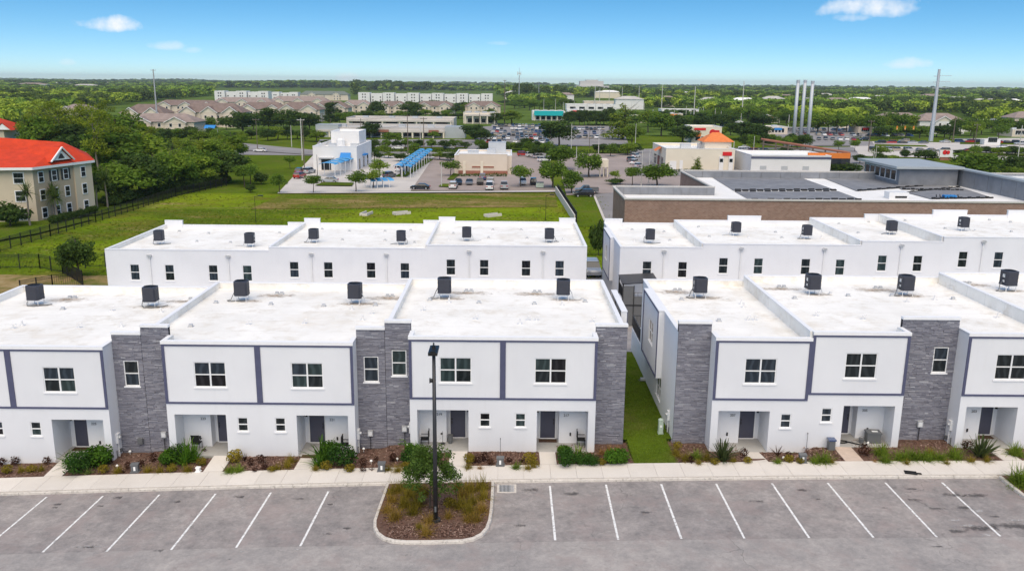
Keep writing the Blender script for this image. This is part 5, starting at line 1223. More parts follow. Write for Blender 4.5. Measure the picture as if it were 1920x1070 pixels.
for i in range(n):
    a = w0+(w1-w0)*i/n; b_ = w0+(w1-w0)*(i+1)/n; za, zb_ = G(a[0], a[1]), G(b_[0], b_[1])
    MB().prism([(a[0], a[1]+.02, za), (b_[0], b_[1]-.0, zb_), (b_[0]+.22, b_[1]-.0, zb_), (a[0]+.22, a[1]+.02, za)], -.4, 1.45).build('wall_panel', MT['pole_concrete'], t)
    MB().prism([(a[0]+.5, a[1], za), (a[0]+.6, a[1], za), (a[0]+.6, a[1]+.1, za), (a[0]+.5, a[1]+.1, za)], -.3, 2.0).build('post', MT['black_metal'], t)
    k = MB()
    for zz in (.2, 1.0, 1.9): k.cyl((a[0]+.55, a[1], za+zz), (b_[0]+.55, b_[1], zb_+zz), .04, .04, 4)
    for s in range(1, 12): c = a+(b_-a)*s/12; z_ = za+(zb_-za)*s/12; k.cyl((c[0]+.55, c[1], z_), (c[0]+.55, c[1], z_+1.9), .03, .03, 3, False)
    o = k.build('picket_panel', MT['black_metal'], t); o['kind'] = 'stuff'
# concrete drain head boxes in the field
for px, py, rz, lab in ((687, 402, 78, 'concrete drain box in the field, leftmost of three'), (753, 401, 35, 'concrete drain box in the field, middle of three'), (924, 405, 40, 'concrete drain box in the field, rightmost of three')):
    t = thing('drain_box', P(px, py), lab, 'drain', 'concrete drain boxes in the field', R(rz))
    m = MB(); m.box(-1.6, 1.6, -.75, -.5, -.3, .45).box(-1.6, 1.6, .5, .75, -.3, .45).box(-1.6, -1.3, -.5, .5, -.3, .42).build('surround', MT['concrete'], t, local=True); MB().quad((-1.3, -.5, .05), (1.6, -.5, .05), (1.6, .5, .05), (-1.3, .5, .05)).build('throat', MT['black_rubber'], t, local=True)

# ------------------------------------------------------------------ poles
def pole(bx, by, ty, label, r=.16, mat='wood_pole', arms=0, arm='both', name='utility_pole', lamp=False, tx=None, arml=1.2):
    q = P(bx, by); h = float(atY(bx if tx is None else tx, ty, q[1])[2]-q[2])
    t = thing(name, q, label, 'lamp post' if lamp else 'pole')
    MB().cyl((0, 0, -.5), (0, 0, h), r, r*.6, 8).build('shaft', MT[mat], t, local=True)
    for k in range(arms):
        z = h-.6-k*(1.6 if arms < 4 else h*.055)
        MB().box(-arml, arml, -.09, .09, z, z+.18).build('crossarm', MT[mat], t, local=True)
        for s in (-.9, 0, .9): MB().cyl((s*arml, 0, z+.18), (s*arml, 0, z+.45), .07, .04, 6).build('insulator', MT['pole_grey'], t, local=True)
    if lamp:
        for s in ((-1, 1) if lamp == 2 else (1,)):
            MB().cyl((0, 0, h-.1), (s*.9, 0, h+.1), .05, .04, 6).build('arm', MT[mat], t, local=True); MB().box(min(s*.7, s*1.5), max(s*.7, s*1.5), -.2, .2, h+.05, h+.2).build('luminaire', MT[mat], t, local=True)
    return t, h
POL = [(297, 250, 130, 'tall grey pole standing above the left wood', .45, 'pole_grey', 1), (483, 282, 222, 'wooden pole at the left end of the road', .15, 'wood_pole', 1), (567, 300, 222, 'grey pole left of the car wash', .2, 'pole_concrete', 1), (571, 318, 225, 'dark pole at the corner of the car wash', .15, 'wood_pole', 0), (547, 275, 235, 'short pole on the verge left of the car wash', .15, 'pole_concrete', 0),
       (605, 236, 212, 'dark pole beside the strip mall left end', .2, 'wood_pole', 1), (620, 245, 222, 'dark pole in front of the strip mall left end', .2, 'wood_pole', 0), (677, 255, 222, 'dark pole in front of the strip mall', .2, 'wood_pole', 0), (765, 290, 215, 'dark wooden pole right of the car wash tower', .18, 'wood_pole', 1), (788, 262, 228, 'pale pole before the strip mall', .15, 'pole_concrete', 0), (795, 292, 220, 'tall wooden pole beside the blue vacuum canopies', .18, 'wood_pole', 1),
       (899, 232, 212, 'short dark pole near the strip mall right end', .2, 'wood_pole', 0), (946, 232, 150, 'tall dark pole above the big car park', .35, 'wood_pole', 1), (1010, 190, 153, 'thin dark pole left of the far hospital', .5, 'pole_grey', 0), (1071, 280, 232, 'pale light pole in the big car park', .15, 'pole_concrete', 0), (1122, 292, 240, 'pale pole at the verge of the big car park', .15, 'pole_concrete', 0), (1115, 200, 160, 'tall pale pole right of the hospital, leftmost of a row', .5, 'pole_concrete', 0), (1124, 192, 165, 'tall pale pole right of the hospital, second of a row', .5, 'pole_concrete', 0), (1142, 192, 168, 'thin pale pole right of the hospital, third of a row', .45, 'pole_concrete', 0), (1166, 196, 164, 'pale pole above the tall yellow green tree', .45, 'pole_concrete', 0), (1197, 205, 162, 'pale pole right of the yellow green tree', .4, 'pole_concrete', 0), (1240, 210, 160, 'tall pale pole above the two oaks', .4, 'pole_concrete', 0), (1300, 232, 162, 'tall pale pole behind the red signed restaurant', .35, 'pole_concrete', 0), (1390, 228, 152, 'tallest pale pole right of the orange tiled tower', .4, 'pole_concrete', 0),
       (1191, 275, 232, 'pale light pole beside the yellow green tree', .14, 'pole_concrete', 0), (1216, 345, 280, 'pale light pole left of the tan restaurant', .13, 'pole_concrete', 0), (1202, 350, 282, 'pale light pole among trees left of the tan restaurant', .13, 'pole_concrete', 0), (1080, 325, 275, 'pale light pole among the middle trees', .13, 'pole_concrete', 0), (1373, 318, 265, 'pale light pole at the right end of the tan restaurant', .13, 'pole_concrete', 0), (1412, 295, 255, 'pale light pole near the white and orange building', .13, 'pole_concrete', 0),
       (1628, 285, 225, 'dark wooden pole right of the orange band', .2, 'wood_pole', 1), (1786, 268, 218, 'dark wooden pole right of the great steel pole', .25, 'wood_pole', 0), (1826, 286, 232, 'dark wooden pole at the right junction', .2, 'wood_pole', 1), (1905, 320, 235, 'pale pole at the far right edge', .16, 'pole_concrete', 0), (1636, 318, 280, 'pale light pole before the roof monitor, left one', .12, 'pole_concrete', 0), (1640, 312, 273, 'pale light pole before the roof monitor, right one', .12, 'pole_concrete', 0), (1478, 240, 215, 'pale pole left of the three steel stacks', .25, 'pole_concrete', 0), (828, 350, 305, 'white light pole at the restaurant car park', .13, 'pole_concrete', 0), (596, 340, 290, 'thin dark post before the car wash', .08, 'black_metal', 0), (700, 318, 285, 'thin pale post beside the blue canopies', .08, 'pole_concrete', 0), (1105, 278, 240, 'thin dark post in the big car park', .12, 'wood_pole', 0), (1033, 275, 235, 'thin pale post left of the big dark tree', .12, 'pole_concrete', 0)]
for a in POL: pole(*a[:4], r=a[4], mat=a[5], arms=a[6])
for k in range(22):
    bx_ = 1022+k*18.5+random.uniform(-5, 5); by_ = 212+k*.9+random.uniform(-5, 5)
    pole(bx_, by_, by_-random.uniform(17, 27), 'thin pale light pole over the far shops, %s from the left' % ordw(k), .22, 'pole_concrete')
pole(973, 196, 136, 'radio mast with lattice head on the horizon', .6, 'pole_grey', 0)
mast_q = P(973, 196); t = thing('mast_head', (mast_q[0], mast_q[1], float(atY(973, 138, mast_q[1])[2])), 'antenna head on top of the radio mast', 'antenna')
MB().box(-2.2, 2.2, -1, 1, -.3, .3).cyl((0, 0, 0), (0, 0, 7), .3, .1, 6).build('antenna_frame', MT['pole_grey'], t, local=True)
for s in (-1.8, 0, 1.8): MB().box(s-.35, s+.35, -1.2, -1, -2, 2).build('antenna_panel', MT['pole_concrete'], t, local=True)
tq, th = pole(1745, 266, 130, 'great pale steel transmission pole at the right junction', 1.0, 'steel_pale', 0, name='transmission_pole', tx=1757)
for k, z in enumerate((th-3.2, th-5.8, th-8.4)):
    MB().box(-2.2, 0, -.12, .12, z, z+.25).build('arm', MT['steel_pale'], tq, local=True); MB().box(0, 6.0-.4*k, -.12, .12, z+.3, z+.5).build('arm', MT['steel_pale'], tq, local=True)
for bx, by, tx, ty, lab in ((1487, 268, 1498, 150, 'slim steel stack, leftmost of three'), (1500, 268, 1510, 150, 'slim steel stack, middle of three'), (1514, 269, 1524, 152, 'slim steel stack, rightmost of three')):
    q = P(bx, by); h = float(atY(tx, ty, q[1])[2]-q[2]); t = thing('steel_stack', q, lab, 'stack', 'three steel stacks')
    MB().cyl((0, 0, -.3), (0, 0, h-1), .78, .70, 14).build('shaft', MT['steel_pale'], t, local=True, smooth=True); MB().cyl((0, 0, h-1), (0, 0, h), .78, .78, 14).build('rim', MT['steel_pale'], t, local=True)
for bx, by, ty, lab in ((480, 418, 368, 'thin black lamp post in the field at left'), (1023, 412, 366, 'thin black lamp post in the field before the boundary wall')):
    pole(bx, by, ty, lab, .05, 'black_metal', 0, name='lamp_post', lamp=1)
# wires
def wire(a, b_, sag, name_lab):
    pts = [Vector(a).lerp(Vector(b_), i/10)+Vector((0, 0, -sag*4*(i/10)*(1-i/10))) for i in range(11)]
    o = MB().tube([tuple(p) for p in pts], .035, 4).build('power_line', MT['black_metal']); tag(o, name_lab, 'wire', 'power lines over the road')
def poletop(bx, by, ty): q = P(bx, by); return (q[0], q[1], float(atY(bx, ty, q[1])[2]))
A_ = poletop(483, 282, 224); B_ = poletop(567, 300, 224); C_ = poletop(765, 290, 217); D_ = poletop(795, 292, 222)
for dz, w in ((0, 'upper'), (-1.6, 'middle'), (-3.2, 'lower')):
    wire((A_[0]-70, A_[1]+10, A_[2]+dz), (A_[0], A_[1], A_[2]+dz), .8, w+' power line running out left of the wooden pole'); wire((A_[0], A_[1], A_[2]+dz), (B_[0], B_[1], B_[2]+dz), .5, w+' power line between the wooden pole and the car wash pole')
    wire((B_[0], B_[1], B_[2]+dz), (C_[0], C_[1], C_[2]+dz), .8, w+' power line passing above the car wash')
E_ = poletop(1628, 285, 226); F_ = poletop(1826, 286, 234)
wire((E_[0], E_[1], E_[2]-4), (F_[0], F_[1], F_[2]-3), .9, 'power line slung across the right junction')
# signal span
def signal(px, py, Y, lab):
    q = atY(px, py, Y); t = thing('traffic_signal', q, lab, 'traffic light', 'signals over the right junction')
    MB().box(-.28, .28, -.2, .2, -.75, .75).build('housing', MT['lens_amber'], t, local=True)
    for k, (z, mn) in enumerate(((.45, 'lens_red'), (0, 'lens_amber'), (-.45, 'utility_green'))): MB().cyl((0, -.2, z), (0, -.32, z), .17, .17, 10).build('lens', MT[mn], t, local=True)
    MB().cyl((0, 0, .75), (0, 0, 1.6), .03, .03, 5).build('hanger', MT['black_metal'], t, local=True)
Ys = 372
for px, w in ((1682, 'leftmost'), (1697, 'middle'), (1713, 'rightmost')): signal(px, 240, Ys, 'amber cased traffic signal over the right junction, %s of three' % w)
wire(tuple(atY(1560, 236, Ys)), tuple(atY(1790, 232, Ys)), .8, 'signal span wire over the right junction')

# ------------------------------------------------------------------ cars
def car_meshes(kind):
    """kind -> (body, glass, roof) meshes; x forward"""
    W = .9
    if kind == 'sedan': prof = [(-2.3, .32), (-2.32, .72), (-2.15, .93), (-1.55, .98), (1.0, .96), (2.05, .80), (2.3, .62), (2.3, .32)]; cab = (-1.75, -1.05, .35, 1.15, .95, 1.42)
    elif kind == 'suv': prof = [(-2.3, .38), (-2.34, .9), (-2.25, 1.08), (-1.6, 1.1), (1.05, 1.08), (2.1, .95), (2.3, .75), (2.3, .38)]; cab = (-2.2, -1.95, .35, 1.1, 1.07, 1.72)
    elif kind == 'van': prof = [(-2.5, .38), (-2.52, 1.1), (-2.45, 1.2), (-1.6, 1.22), (1.5, 1.2), (2.3, 1.0), (2.5, .8), (2.5, .38)]; cab = (-2.45, -2.35, 1.0, 1.75, 1.19, 2.05)
    else: prof = [(-2.7, .45), (-2.72, 1.0), (-2.68, 1.08), (-.8, 1.1), (1.3, 1.1), (2.5, 1.02), (2.72, .8), (2.72, .45)]; cab = (-.7, -.55, .75, 1.35, 1.09, 1.82)
    def extr(m, p, w, inset_top=0):
        n = len(p); k = len(m.v)
        for s in (-1, 1):
            for (x, z) in p: m.v.append((x*(1 if abs(x) < 2 else .985), s*(w-(.05 if z > .85 else 0)-(.06 if z < .45 else 0)), z))
        m.f.append(tuple(range(k, k+n))); m.f.append(tuple(reversed(range(k+n, k+2*n))))
        for i in range(n): j = (i+1) % n; m.f.append((k+i, k+n+i, k+n+j, k+j))
    b = MB(); extr(b, prof, W)
    x0, x0t, x1t, x1, z0, z1 = cab; g = MB(); wt = W-.2
    def frus(m, a, c, at, ct, w0, w1_, za, zb_):
        k = len(m.v); m.v += [(a, -w0, za), (c, -w0, za), (c, w0, za), (a, w0, za), (at, -w1_, zb_), (ct, -w1_, zb_), (ct, w1_, zb_), (at, w1_, zb_)]
        m.f += [(k+4, k+5, k+6, k+7), (k, k+1, k+5, k+4), (k+1, k+2, k+6, k+5), (k+2, k+3, k+7, k+6), (k+3, k, k+4, k+7), (k, k+3, k+2, k+1)]
    frus(g, x0, x1, x0t, x1t, W-.06, wt, z0, z1-.06)
    r_ = MB(); frus(r_, x0t-.04, x1t+.05, x0t+.1, x1t-.1, wt+.02, wt-.1, z1-.059, z1)
    # pillars
    for s in (-1, 1):
        for f in (.0, .52, 1.0):
            xa = x0+(x1-x0)*f; xb = x0t+(x1t-x0t)*f
            k = len(r_.v); a = .035
            r_.v += [(xa-a, s*(W-.055), z0), (xa+a, s*(W-.055), z0), (xb+a, s*(wt+.012), z1-.06), (xb-a, s*(wt+.012), z1-.06)]; r_.f.append((k, k+1, k+2, k+3))
    if kind == 'pickup': b.box(-2.6, -.8, -.84, -.78, 1.09, 1.3).box(-2.6, -.8, .78, .84, 1.09, 1.3).box(-2.68, -2.6, -.84, .84, 1.0, 1.3)
    return b.mesh('body'), g.mesh('cabin_glass'), r_.mesh('cabin_roof')
CARM = {}
for k in ('sedan', 'suv', 'van', 'pickup'):
    CARM[k] = car_meshes(k)
    for m_ in CARM[k]: m_.materials.append(None)
wheel = MB().cyl((0, -.11, 0), (0, .11, 0), .34, .34, 14).mesh('wheel'); wheel.materials.append(MT['black_rubber'])
rim = MB().cyl((0, -.12, 0), (0, .12, 0), .19, .19, 10).mesh('rim'); rim.materials.append(MT['pole_grey'])
lampm = MB().box(-.05, .05, -.2, .2, -.08, .08).mesh('headlight'); lampm.materials.append(MT['lens_clear'])
tailm = MB().box(-.05, .05, -.2, .2, -.09, .09).mesh('tail_light'); tailm.materials.append(MT['lens_red'])
NC = {'sedan': 'car', 'suv': 'car', 'van': 'van', 'pickup': 'pickup'}
def car(kind, pt, rz, colour, label, detail=True, group=None):
    t = thing('parked_'+NC[kind] if group else NC[kind], pt, label, NC[kind], group, rz)
    for m_, nm, mt in zip(CARM[kind], ('body', 'cabin_glass', 'cabin_roof'), (colour, 'car_glass', colour)):
        o = bpy.data.objects.new(nm, m_); link(o, t); o.material_slots[0].link = 'OBJECT'; o.material_slots[0].material = MT[mt]
    wb = 1.45 if kind in ('sedan', 'suv') else 1.7
    if detail:
        e = 2.3 if kind in ('sedan', 'suv') else (2.5 if kind == 'van' else 2.72)
        for sx in (-wb, wb-.05):
            for sy in (-.82, .82): o = bpy.data.objects.new('wheel', wheel); link(o, t); o.location = (sx, sy, .34); r2 = bpy.data.objects.new('rim', rim); link(r2, o)
        for sy in (-.62, .62):
            o = bpy.data.objects.new('headlight', lampm); link(o, t); o.location = (e-.03, sy, .72 if kind == 'sedan' else .85); o = bpy.data.objects.new('tail_light', tailm); link(o, t); o.location = (-e+.03, sy, .8 if kind == 'sedan' else .95)
    return t
# the silver car between the back rows, nose towards the camera
car('suv', (10.1, 101.0, G(9.5, 100)), R(-90), 'car_silver', 'silver car parked in the drive between the two back rows, nose to the camera')
for kind, px, py, rz, col_, lab in [('sedan', 788, 355, 178, 'car_black', 'dark sedan turning at the edge of the restaurant car park'), ('suv', 850, 353, 88, 'car_white', 'white car parked beside the lamp island of the restaurant'), ('suv', 905, 337, 90, 'car_blue', 'dark blue car parked against the restaurant wall'), ('van', 918, 355, 90, 'car_white', 'white van parked before the restaurant'), ('pickup', 945, 354, 92, 'car_silver', 'silver pickup with white box parked before the restaurant'), ('sedan', 617, 342, 180, 'car_silver', 'silver sedan in the car wash queue'), ('suv', 562, 334, 80, 'car_red', 'dark red car waiting left of the car wash'), ('suv', 562, 326, 90, 'car_black', 'dark car waiting behind the red one by the car wash'), ('suv', 580, 325, 75, 'car_silver', 'silver car beside the car wash entrance'), ('sedan', 488, 285, 175, 'car_white', 'white car on the road at left'), ('sedan', 746, 280, 178, 'car_white', 'white car on the road behind the car wash'), ('sedan', 842, 279, 170, 'car_silver', 'silver car on the road right of the poles'), ('suv', 1094, 369, 185, 'car_black', 'black car parked before the brick building beside the lawn'), ('pickup', 1100, 362, 180, 'car_grey', 'dark trailer truck behind the black car by the lawn'),
        ('suv', 730, 333, 70, 'car_grey', 'grey car under the blue vacuum canopies, nearest'), ('suv', 752, 321, 70, 'car_white', 'white car under the blue vacuum canopies'), ('suv', 764, 314, 70, 'car_black', 'black car under the blue vacuum canopies'), ('sedan', 776, 306, 70, 'car_silver', 'silver car at the far end of the blue vacuum canopies'), ('suv', 1190, 308, 60, 'car_white', 'white car in the row left of the tan restaurant'), ('suv', 1184, 303, 60, 'car_grey', 'grey car in the row left of the tan restaurant'), ('sedan', 1197, 314, 60, 'car_silver', 'silver car nearest in the row left of the tan restaurant'), ('suv', 1192, 296, 60, 'car_white', 'white car farthest in the row left of the tan restaurant'), ('suv', 998, 294, 20, 'car_white', 'white car at the edge of the middle trees'), ('suv', 982, 293, 10, 'car_red', 'red car at the back of the restaurant lot'), ('suv', 1020, 303, 30, 'car_white', 'white car beside the middle trees'), ('suv', 1012, 297, 30, 'car_silver', 'silver car beside the middle trees'),
        ('sedan', 1395, 279, 170, 'car_white', 'white and red car behind the tan restaurant'), ('suv', 1695, 267, 175, 'car_tan', 'brown car crossing the right junction'), ('suv', 1621, 264, 180, 'car_black', 'black car at the left of the right junction'), ('sedan', 1880, 278, 182, 'car_white', 'white car on the right junction'), ('pickup', 1898, 289, 182, 'car_black', 'black pickup near the right edge'), ('suv', 1868, 288, 180, 'car_grey', 'dark grey car before the black pickup at right'), ('sedan', 1772, 268, 176, 'car_silver', 'silver car beside the great steel pole'), ('suv', 1912, 272, 180, 'car_silver', 'silver car farthest right on the junction'), ('suv', 1380, 305, 75, 'car_grey', 'grey car at the right end of the tan restaurant'), ('sedan', 1388, 312, 75, 'car_black', 'black car nearest at the right end of the tan restaurant')]:
    q = P(px, py); car(kind, q, R(rz), col_, lab)
CC = ['car_white', 'car_white', 'car_silver', 'car_black', 'car_black', 'car_grey', 'car_grey', 'car_blue', 'car_red', 'car_tan']
CN = {'car_white': 'white', 'car_silver': 'silver', 'car_black': 'black', 'car_grey': 'grey', 'car_blue': 'blue', 'car_red': 'red', 'car_tan': 'tan'}
def car_rows(rows, where, group):
    for r_i, (xa, ya, xb, yb, n, rz) in enumerate(rows):
        a, b_ = P(xa, ya), P(xb, yb)
        for i in range(n):
            if random.random() < .12: continue
            q = a+(b_-a)*(i/max(1, n-1)); q[2] = G(q[0], q[1])+.03; c = random.choice(CC)
            car(random.choice(('sedan', 'suv', 'suv')), q, R(rz+random.uniform(-3, 3)+random.choice((0, 180))), c, '%s car, %s from left, %s row from back, %s' % (CN[c], ordw(i), ordw(r_i), where), False, group)
car_rows([(930, 238, 1030, 238, 17, 90), (927, 243, 1032, 243, 17, 90), (925, 249, 1034, 249, 16, 90), (922, 255, 1034, 255, 15, 90), (918, 262, 1030, 262, 14, 90), (916, 269, 1026, 269, 12, 90)], 'big car park', 'cars in the big car park')
car_rows([(1078, 244, 1160, 244, 12, 90), (1080, 252, 1165, 252, 11, 90), (1085, 260, 1120, 260, 4, 70)], 'car park left of the yellow tree', 'cars beside the yellow green tree')
car_rows([(1480, 246, 1590, 246, 13, 90), (1500, 254, 1610, 256, 11, 90), (1535, 263, 1600, 264, 6, 80)], 'lot behind the three stacks', 'cars behind the three stacks')
car_rows([(605, 272, 690, 273, 7, 100)], 'kerb of the strip mall road', 'cars along the strip mall')
car_rows([(1630, 257, 1705, 257, 6, 100)], 'lane before the right junction trees', 'cars before the right junction')

car_rows([(1640, 283, 1900, 287, 13, 2), (1800, 268, 1925, 270, 8, 2), (1650, 270, 1730, 270, 5, 2)], 'wide right junction', 'cars on the right junction')
car_rows([(860, 346, 1000, 346, 8, 90)], 'restaurant lot back row', 'cars in the restaurant lot')
car_rows([(1390, 285, 1470, 290, 5, 30)], 'lot behind the tan restaurant', 'cars behind the tan restaurant')
# ------------------------------------------------------------------ other buildings
def slab_windows(b, x0, x1, y, zs, n, w, h, mat='glass_dark', frame='window_vinyl', margin=1.5, skip=()):
    """separate flat windows, each a part with its pane, on a wall facing -y"""
    key = ('far', round(w, 2), round(h, 2), frame)
    if key not in WIN:
        f = MB().box(-w/2-.12, w/2+.12, -.08, .0, -h/2-.12, h/2+.12).mesh('window'); f.materials.append(MT[frame])
        p = MB().quad((-w/2, -.09, -h/2), (w/2, -.09, -h/2), (w/2, -.09, h/2), (-w/2, -.09, h/2)).mesh('pane'); p.materials.append(MT[mat]); WIN[key] = (f, p)
    f, p = WIN[key]
    for z in zs:
        for i in range(n):
            if (i, z) in skip or i in skip: continue
            x = x0+margin+(x1-x0-2*margin)*(i+.5)/n
            o = bpy.data.objects.new('window', f); link(o, b); o.location = Vector((x, y, z))-ORG[b.name]; link(bpy.data.objects.new('pane', p), o)
def flat_block(b, x0, x1, y0, y1, z0, z1, wall, roof, par=.6, cap='coping_white', nm='wall'):
    m = MB(); m.quad((x0, y0, z0), (x1, y0, z0), (x1, y0, z1), (x0, y0, z1)).quad((x0, y1, z0), (x1, y1, z0), (x1, y1, z1), (x0, y1, z1)).quad((x0, y0, z0), (x0, y1, z0), (x0, y1, z1), (x0, y0, z1)).quad((x1, y0, z0), (x1, y1, z0), (x1, y1, z1), (x1, y0, z1))
    t = .3
    m.box(x0+.01, x1-.01, y0+.01, y0+t, z1-par-.2, z1-.001).box(x0+.01, x1-.01, y1-t, y1-.01, z1-par-.2, z1-.001).box(x0+.01, x0+t, y0+t, y1-t, z1-par-.2, z1-.001).box(x1-t, x1-.01, y0+t, y1-t, z1-par-.2, z1-.001)
    m.build(nm, MT[wall], b)
    MB().quad((x0+t, y0+t, z1-par), (x1-t, y0+t, z1-par), (x1-t, y1-t, z1-par), (x0+t, y1-t, z1-par)).build('roof', MT[roof], b)
    c = MB(); c.box(x0-.06, x1+.06, y0-.06, y0+t, z1, z1+.12).box(x0-.06, x1+.06, y1-t, y1+.06, z1, z1+.12).box(x0-.06, x0+t, y0+t, y1-t, z1, z1+.12).box(x1-t, x1+.06, y0+t, y1-t, z1, z1+.12); c.build('parapet_cap', MT[cap], b)
def zpx(px, py, Y): return float(atY(px, py, Y)[2])
def xpx(px, py, Y): return float(atY(px, py, Y)[0])
def roof_units(b, lst, z):
    for x, y, w, d, h in lst: MB().box(x-w/2, x+w/2, y-d/2, y+d/2, z+.05, z+h).box(x-w/2-.05, x+w/2+.05, y-d/2-.05, y+d/2+.05, z+h, z+h+.08).build('rooftop_unit', MT['galvanised'], b)

# car wash
Y0 = P(628, 319)[1]; z0 = -3.3; xa, xb = xpx(588, 319, Y0), xpx(670, 319, Y0); zt = zpx(628, 275, Y0)
b = thing('car_wash', ((xa+xb)/2, Y0, -3), 'white flat roofed car wash with blue awnings', 'building')
flat_block(b, xa, xb, Y0, Y0+26, z0, zt, 'white_wall_far', 'white_roof_far', .8)
xt0, xt1 = xpx(622, 275, Y0+14), xpx(682, 275, Y0+14); flat_block(b, xt0, xt1-1.2, Y0+13.5, Y0+25.9, zt-.8, zt+3.4, 'white_wall_far', 'white_roof_far', .5, nm='tower')
MB().box(xpx(603, 316, Y0), xpx(621, 316, Y0), Y0-.06, Y0-.02, z0, z0+3.3).build('glass_front', MT['glass_dark'], b); MB().box(xpx(598, 300, Y0), xpx(626, 300, Y0), Y0-1.0, Y0-.01, z0+3.6, z0+3.85).build('canopy', MT['galvanised'], b)
MB().poly([(xpx(639, 295, Y0), Y0-.05, z0+5.2), (xpx(658, 295, Y0), Y0-.05, z0+5.2), (xpx(659, 302, Y0), Y0-1.6, z0+3.4), (xpx(638, 302, Y0), Y0-1.6, z0+3.4)]).quad((xpx(659, 302, Y0), Y0-1.6, z0+3.4), (xpx(638, 302, Y0), Y0-1.6, z0+3.4), (xpx(638, 302, Y0), Y0-1.6, z0+3.0), (xpx(659, 302, Y0), Y0-1.6, z0+3.0)).build('awning', MT['awning_blue'], b)
for k in range(3): MB().box(xb-.02, xb+.06, Y0+3+7*k, Y0+5.2+7*k, z0+.3, z0+3.2).build('side_door', MT['glass_dark'], b)
MB().box(xb, xb+.9, Y0+9, Y0+14, z0+3.7, z0+4.0).build('side_canopy', MT['awning_blue'], b)
roof_units(b, [((xa+xb)/2-2, Y0+7, 2, 2, 1.2), ((xa+xb)/2+4, Y0+9, 2.2, 1.6, 1.0)], zt-.8)
MB().lathe((xt0+3, Y0+12.4, zt-.8), [(1.3, 0), (1.3, 1.8), (.8, 2.4)], 12).build('roof_tank', MT['white_metal'], b)
def canopy(a, c, label, w=3.4, h=3.0, n=5, mat='awning_cloth'):
    """vaulted blue shade canopy on white posts from ground point a to c"""
    t = thing('shade_canopy', a, label, 'canopy', 'blue vacuum canopies'); a = Vector(a); c = Vector(c); d = (c-a); L = d.length; d.normalize(); s = Vector((-d.y, d.x, 0))
    for i in range(n):
        p = a+d*L*i/n; e = a+d*L*(i+.8)/n; m = MB(); k = 6
        for j in range(k):
            t0, t1 = math.pi*j/k, math.pi*(j+1)/k
            f = lambda q, tt: tuple(q+s*(math.cos(tt)*w/2)+Vector((0, 0, h+.45*math.sin(tt))))
            m.quad(f(p, t0), f(e, t0), f(e, t1), f(p, t1))
        m.build('cloth_bay', MT[mat], t)
        for sg in (-1, 1): q = p+s*(sg*w/2*.97); MB().cyl((q.x, q.y, q.z-.3), (q.x, q.y, q.z+h+.02), .09, .09, 6).build('post', MT['white_metal'], t)
    return t
canopy(P(613, 332), P(652, 318), 'blue vaulted canopy at the car wash entrance', 4.5, 3.2, 4)
canopy(P(745, 332), P(792, 296), 'blue canopy row over the vacuum bays, left row', 2.2, 2.7, 9); canopy(P(762, 334), P(806, 296), 'blue canopy row over the vacuum bays, right row', 2.2, 2.7, 9)
canopy(P(690, 351), P(735, 349), 'low bright blue canopy behind the street trees', 5.5, 1.6, 4)
for k, (px, py) in enumerate([(752, 330), (763, 322), (772, 315), (781, 308), (789, 302)]):
    t = thing('vacuum_post', P(px, py), 'vacuum stand under the blue canopies, %s from the front' % ordw(k), 'vacuum', 'vacuum stands'); MB().cyl((0, 0, 0), (0, 0, 1.5), .28, .28, 10).lathe((0, 0, 1.5), [(.3, 0), (.2, .3), (.05, .4)], 10).build('drum', MT['black_rubber'], t, local=True); MB().tube([(.2, 0, 1.3), (.9, 0, 1.9), (1.2, .2, 1.0), (.9, .3, .2)], .05, 5).build('hose', MT['awning_blue'], t, local=True)

# restaurant with white roof
Y0 = P(905, 327)[1]; xa, xb = xpx(860, 327, Y0), xpx(951, 327, Y0); zt = zpx(905, 289, Y0)
b = thing('restaurant', ((xa+xb)/2, Y0, -3), 'cream restaurant with white flat roof and red brick base', 'building')
flat_block(b, xa-1.2, xb+1.2, Y0+1.2, Y0+22, -3.3, zt-.5, 'cream_stucco', 'white_roof_far', .4)
flat_block(b, xa, xb, Y0, Y0+1.1, -3.3, zt, 'cream_stucco', 'white_roof_far', .1)
MB().box(xa-.08, xb+.08, Y0-.12, Y0-.01, -3.3, -2.0).build('brick_base', MT['brick_trim'], b)
MB().box(xpx(868, 300, Y0), xpx(873, 300, Y0), Y0-.2, Y0-.01, -3.3, zt-2).box(xpx(901, 300, Y0), xpx(906, 300, Y0), Y0-.2, Y0-.01, -3.3, zt-2).build('pilaster', MT['pale_cream'], b)
roof_units(b, [((xa+xb)/2-3, Y0+8, 3, 2, 1.2), ((xa+xb)/2+2, Y0+12, 2.4, 2.4, 1.4), (xb-3, Y0+17, 5, 4, 3.0)], zt-.9)
slab_windows(b, xa, xb, Y0-.01, [-1.0], 1, 6, .5, 'brick_trim', 'pale_cream', 2)

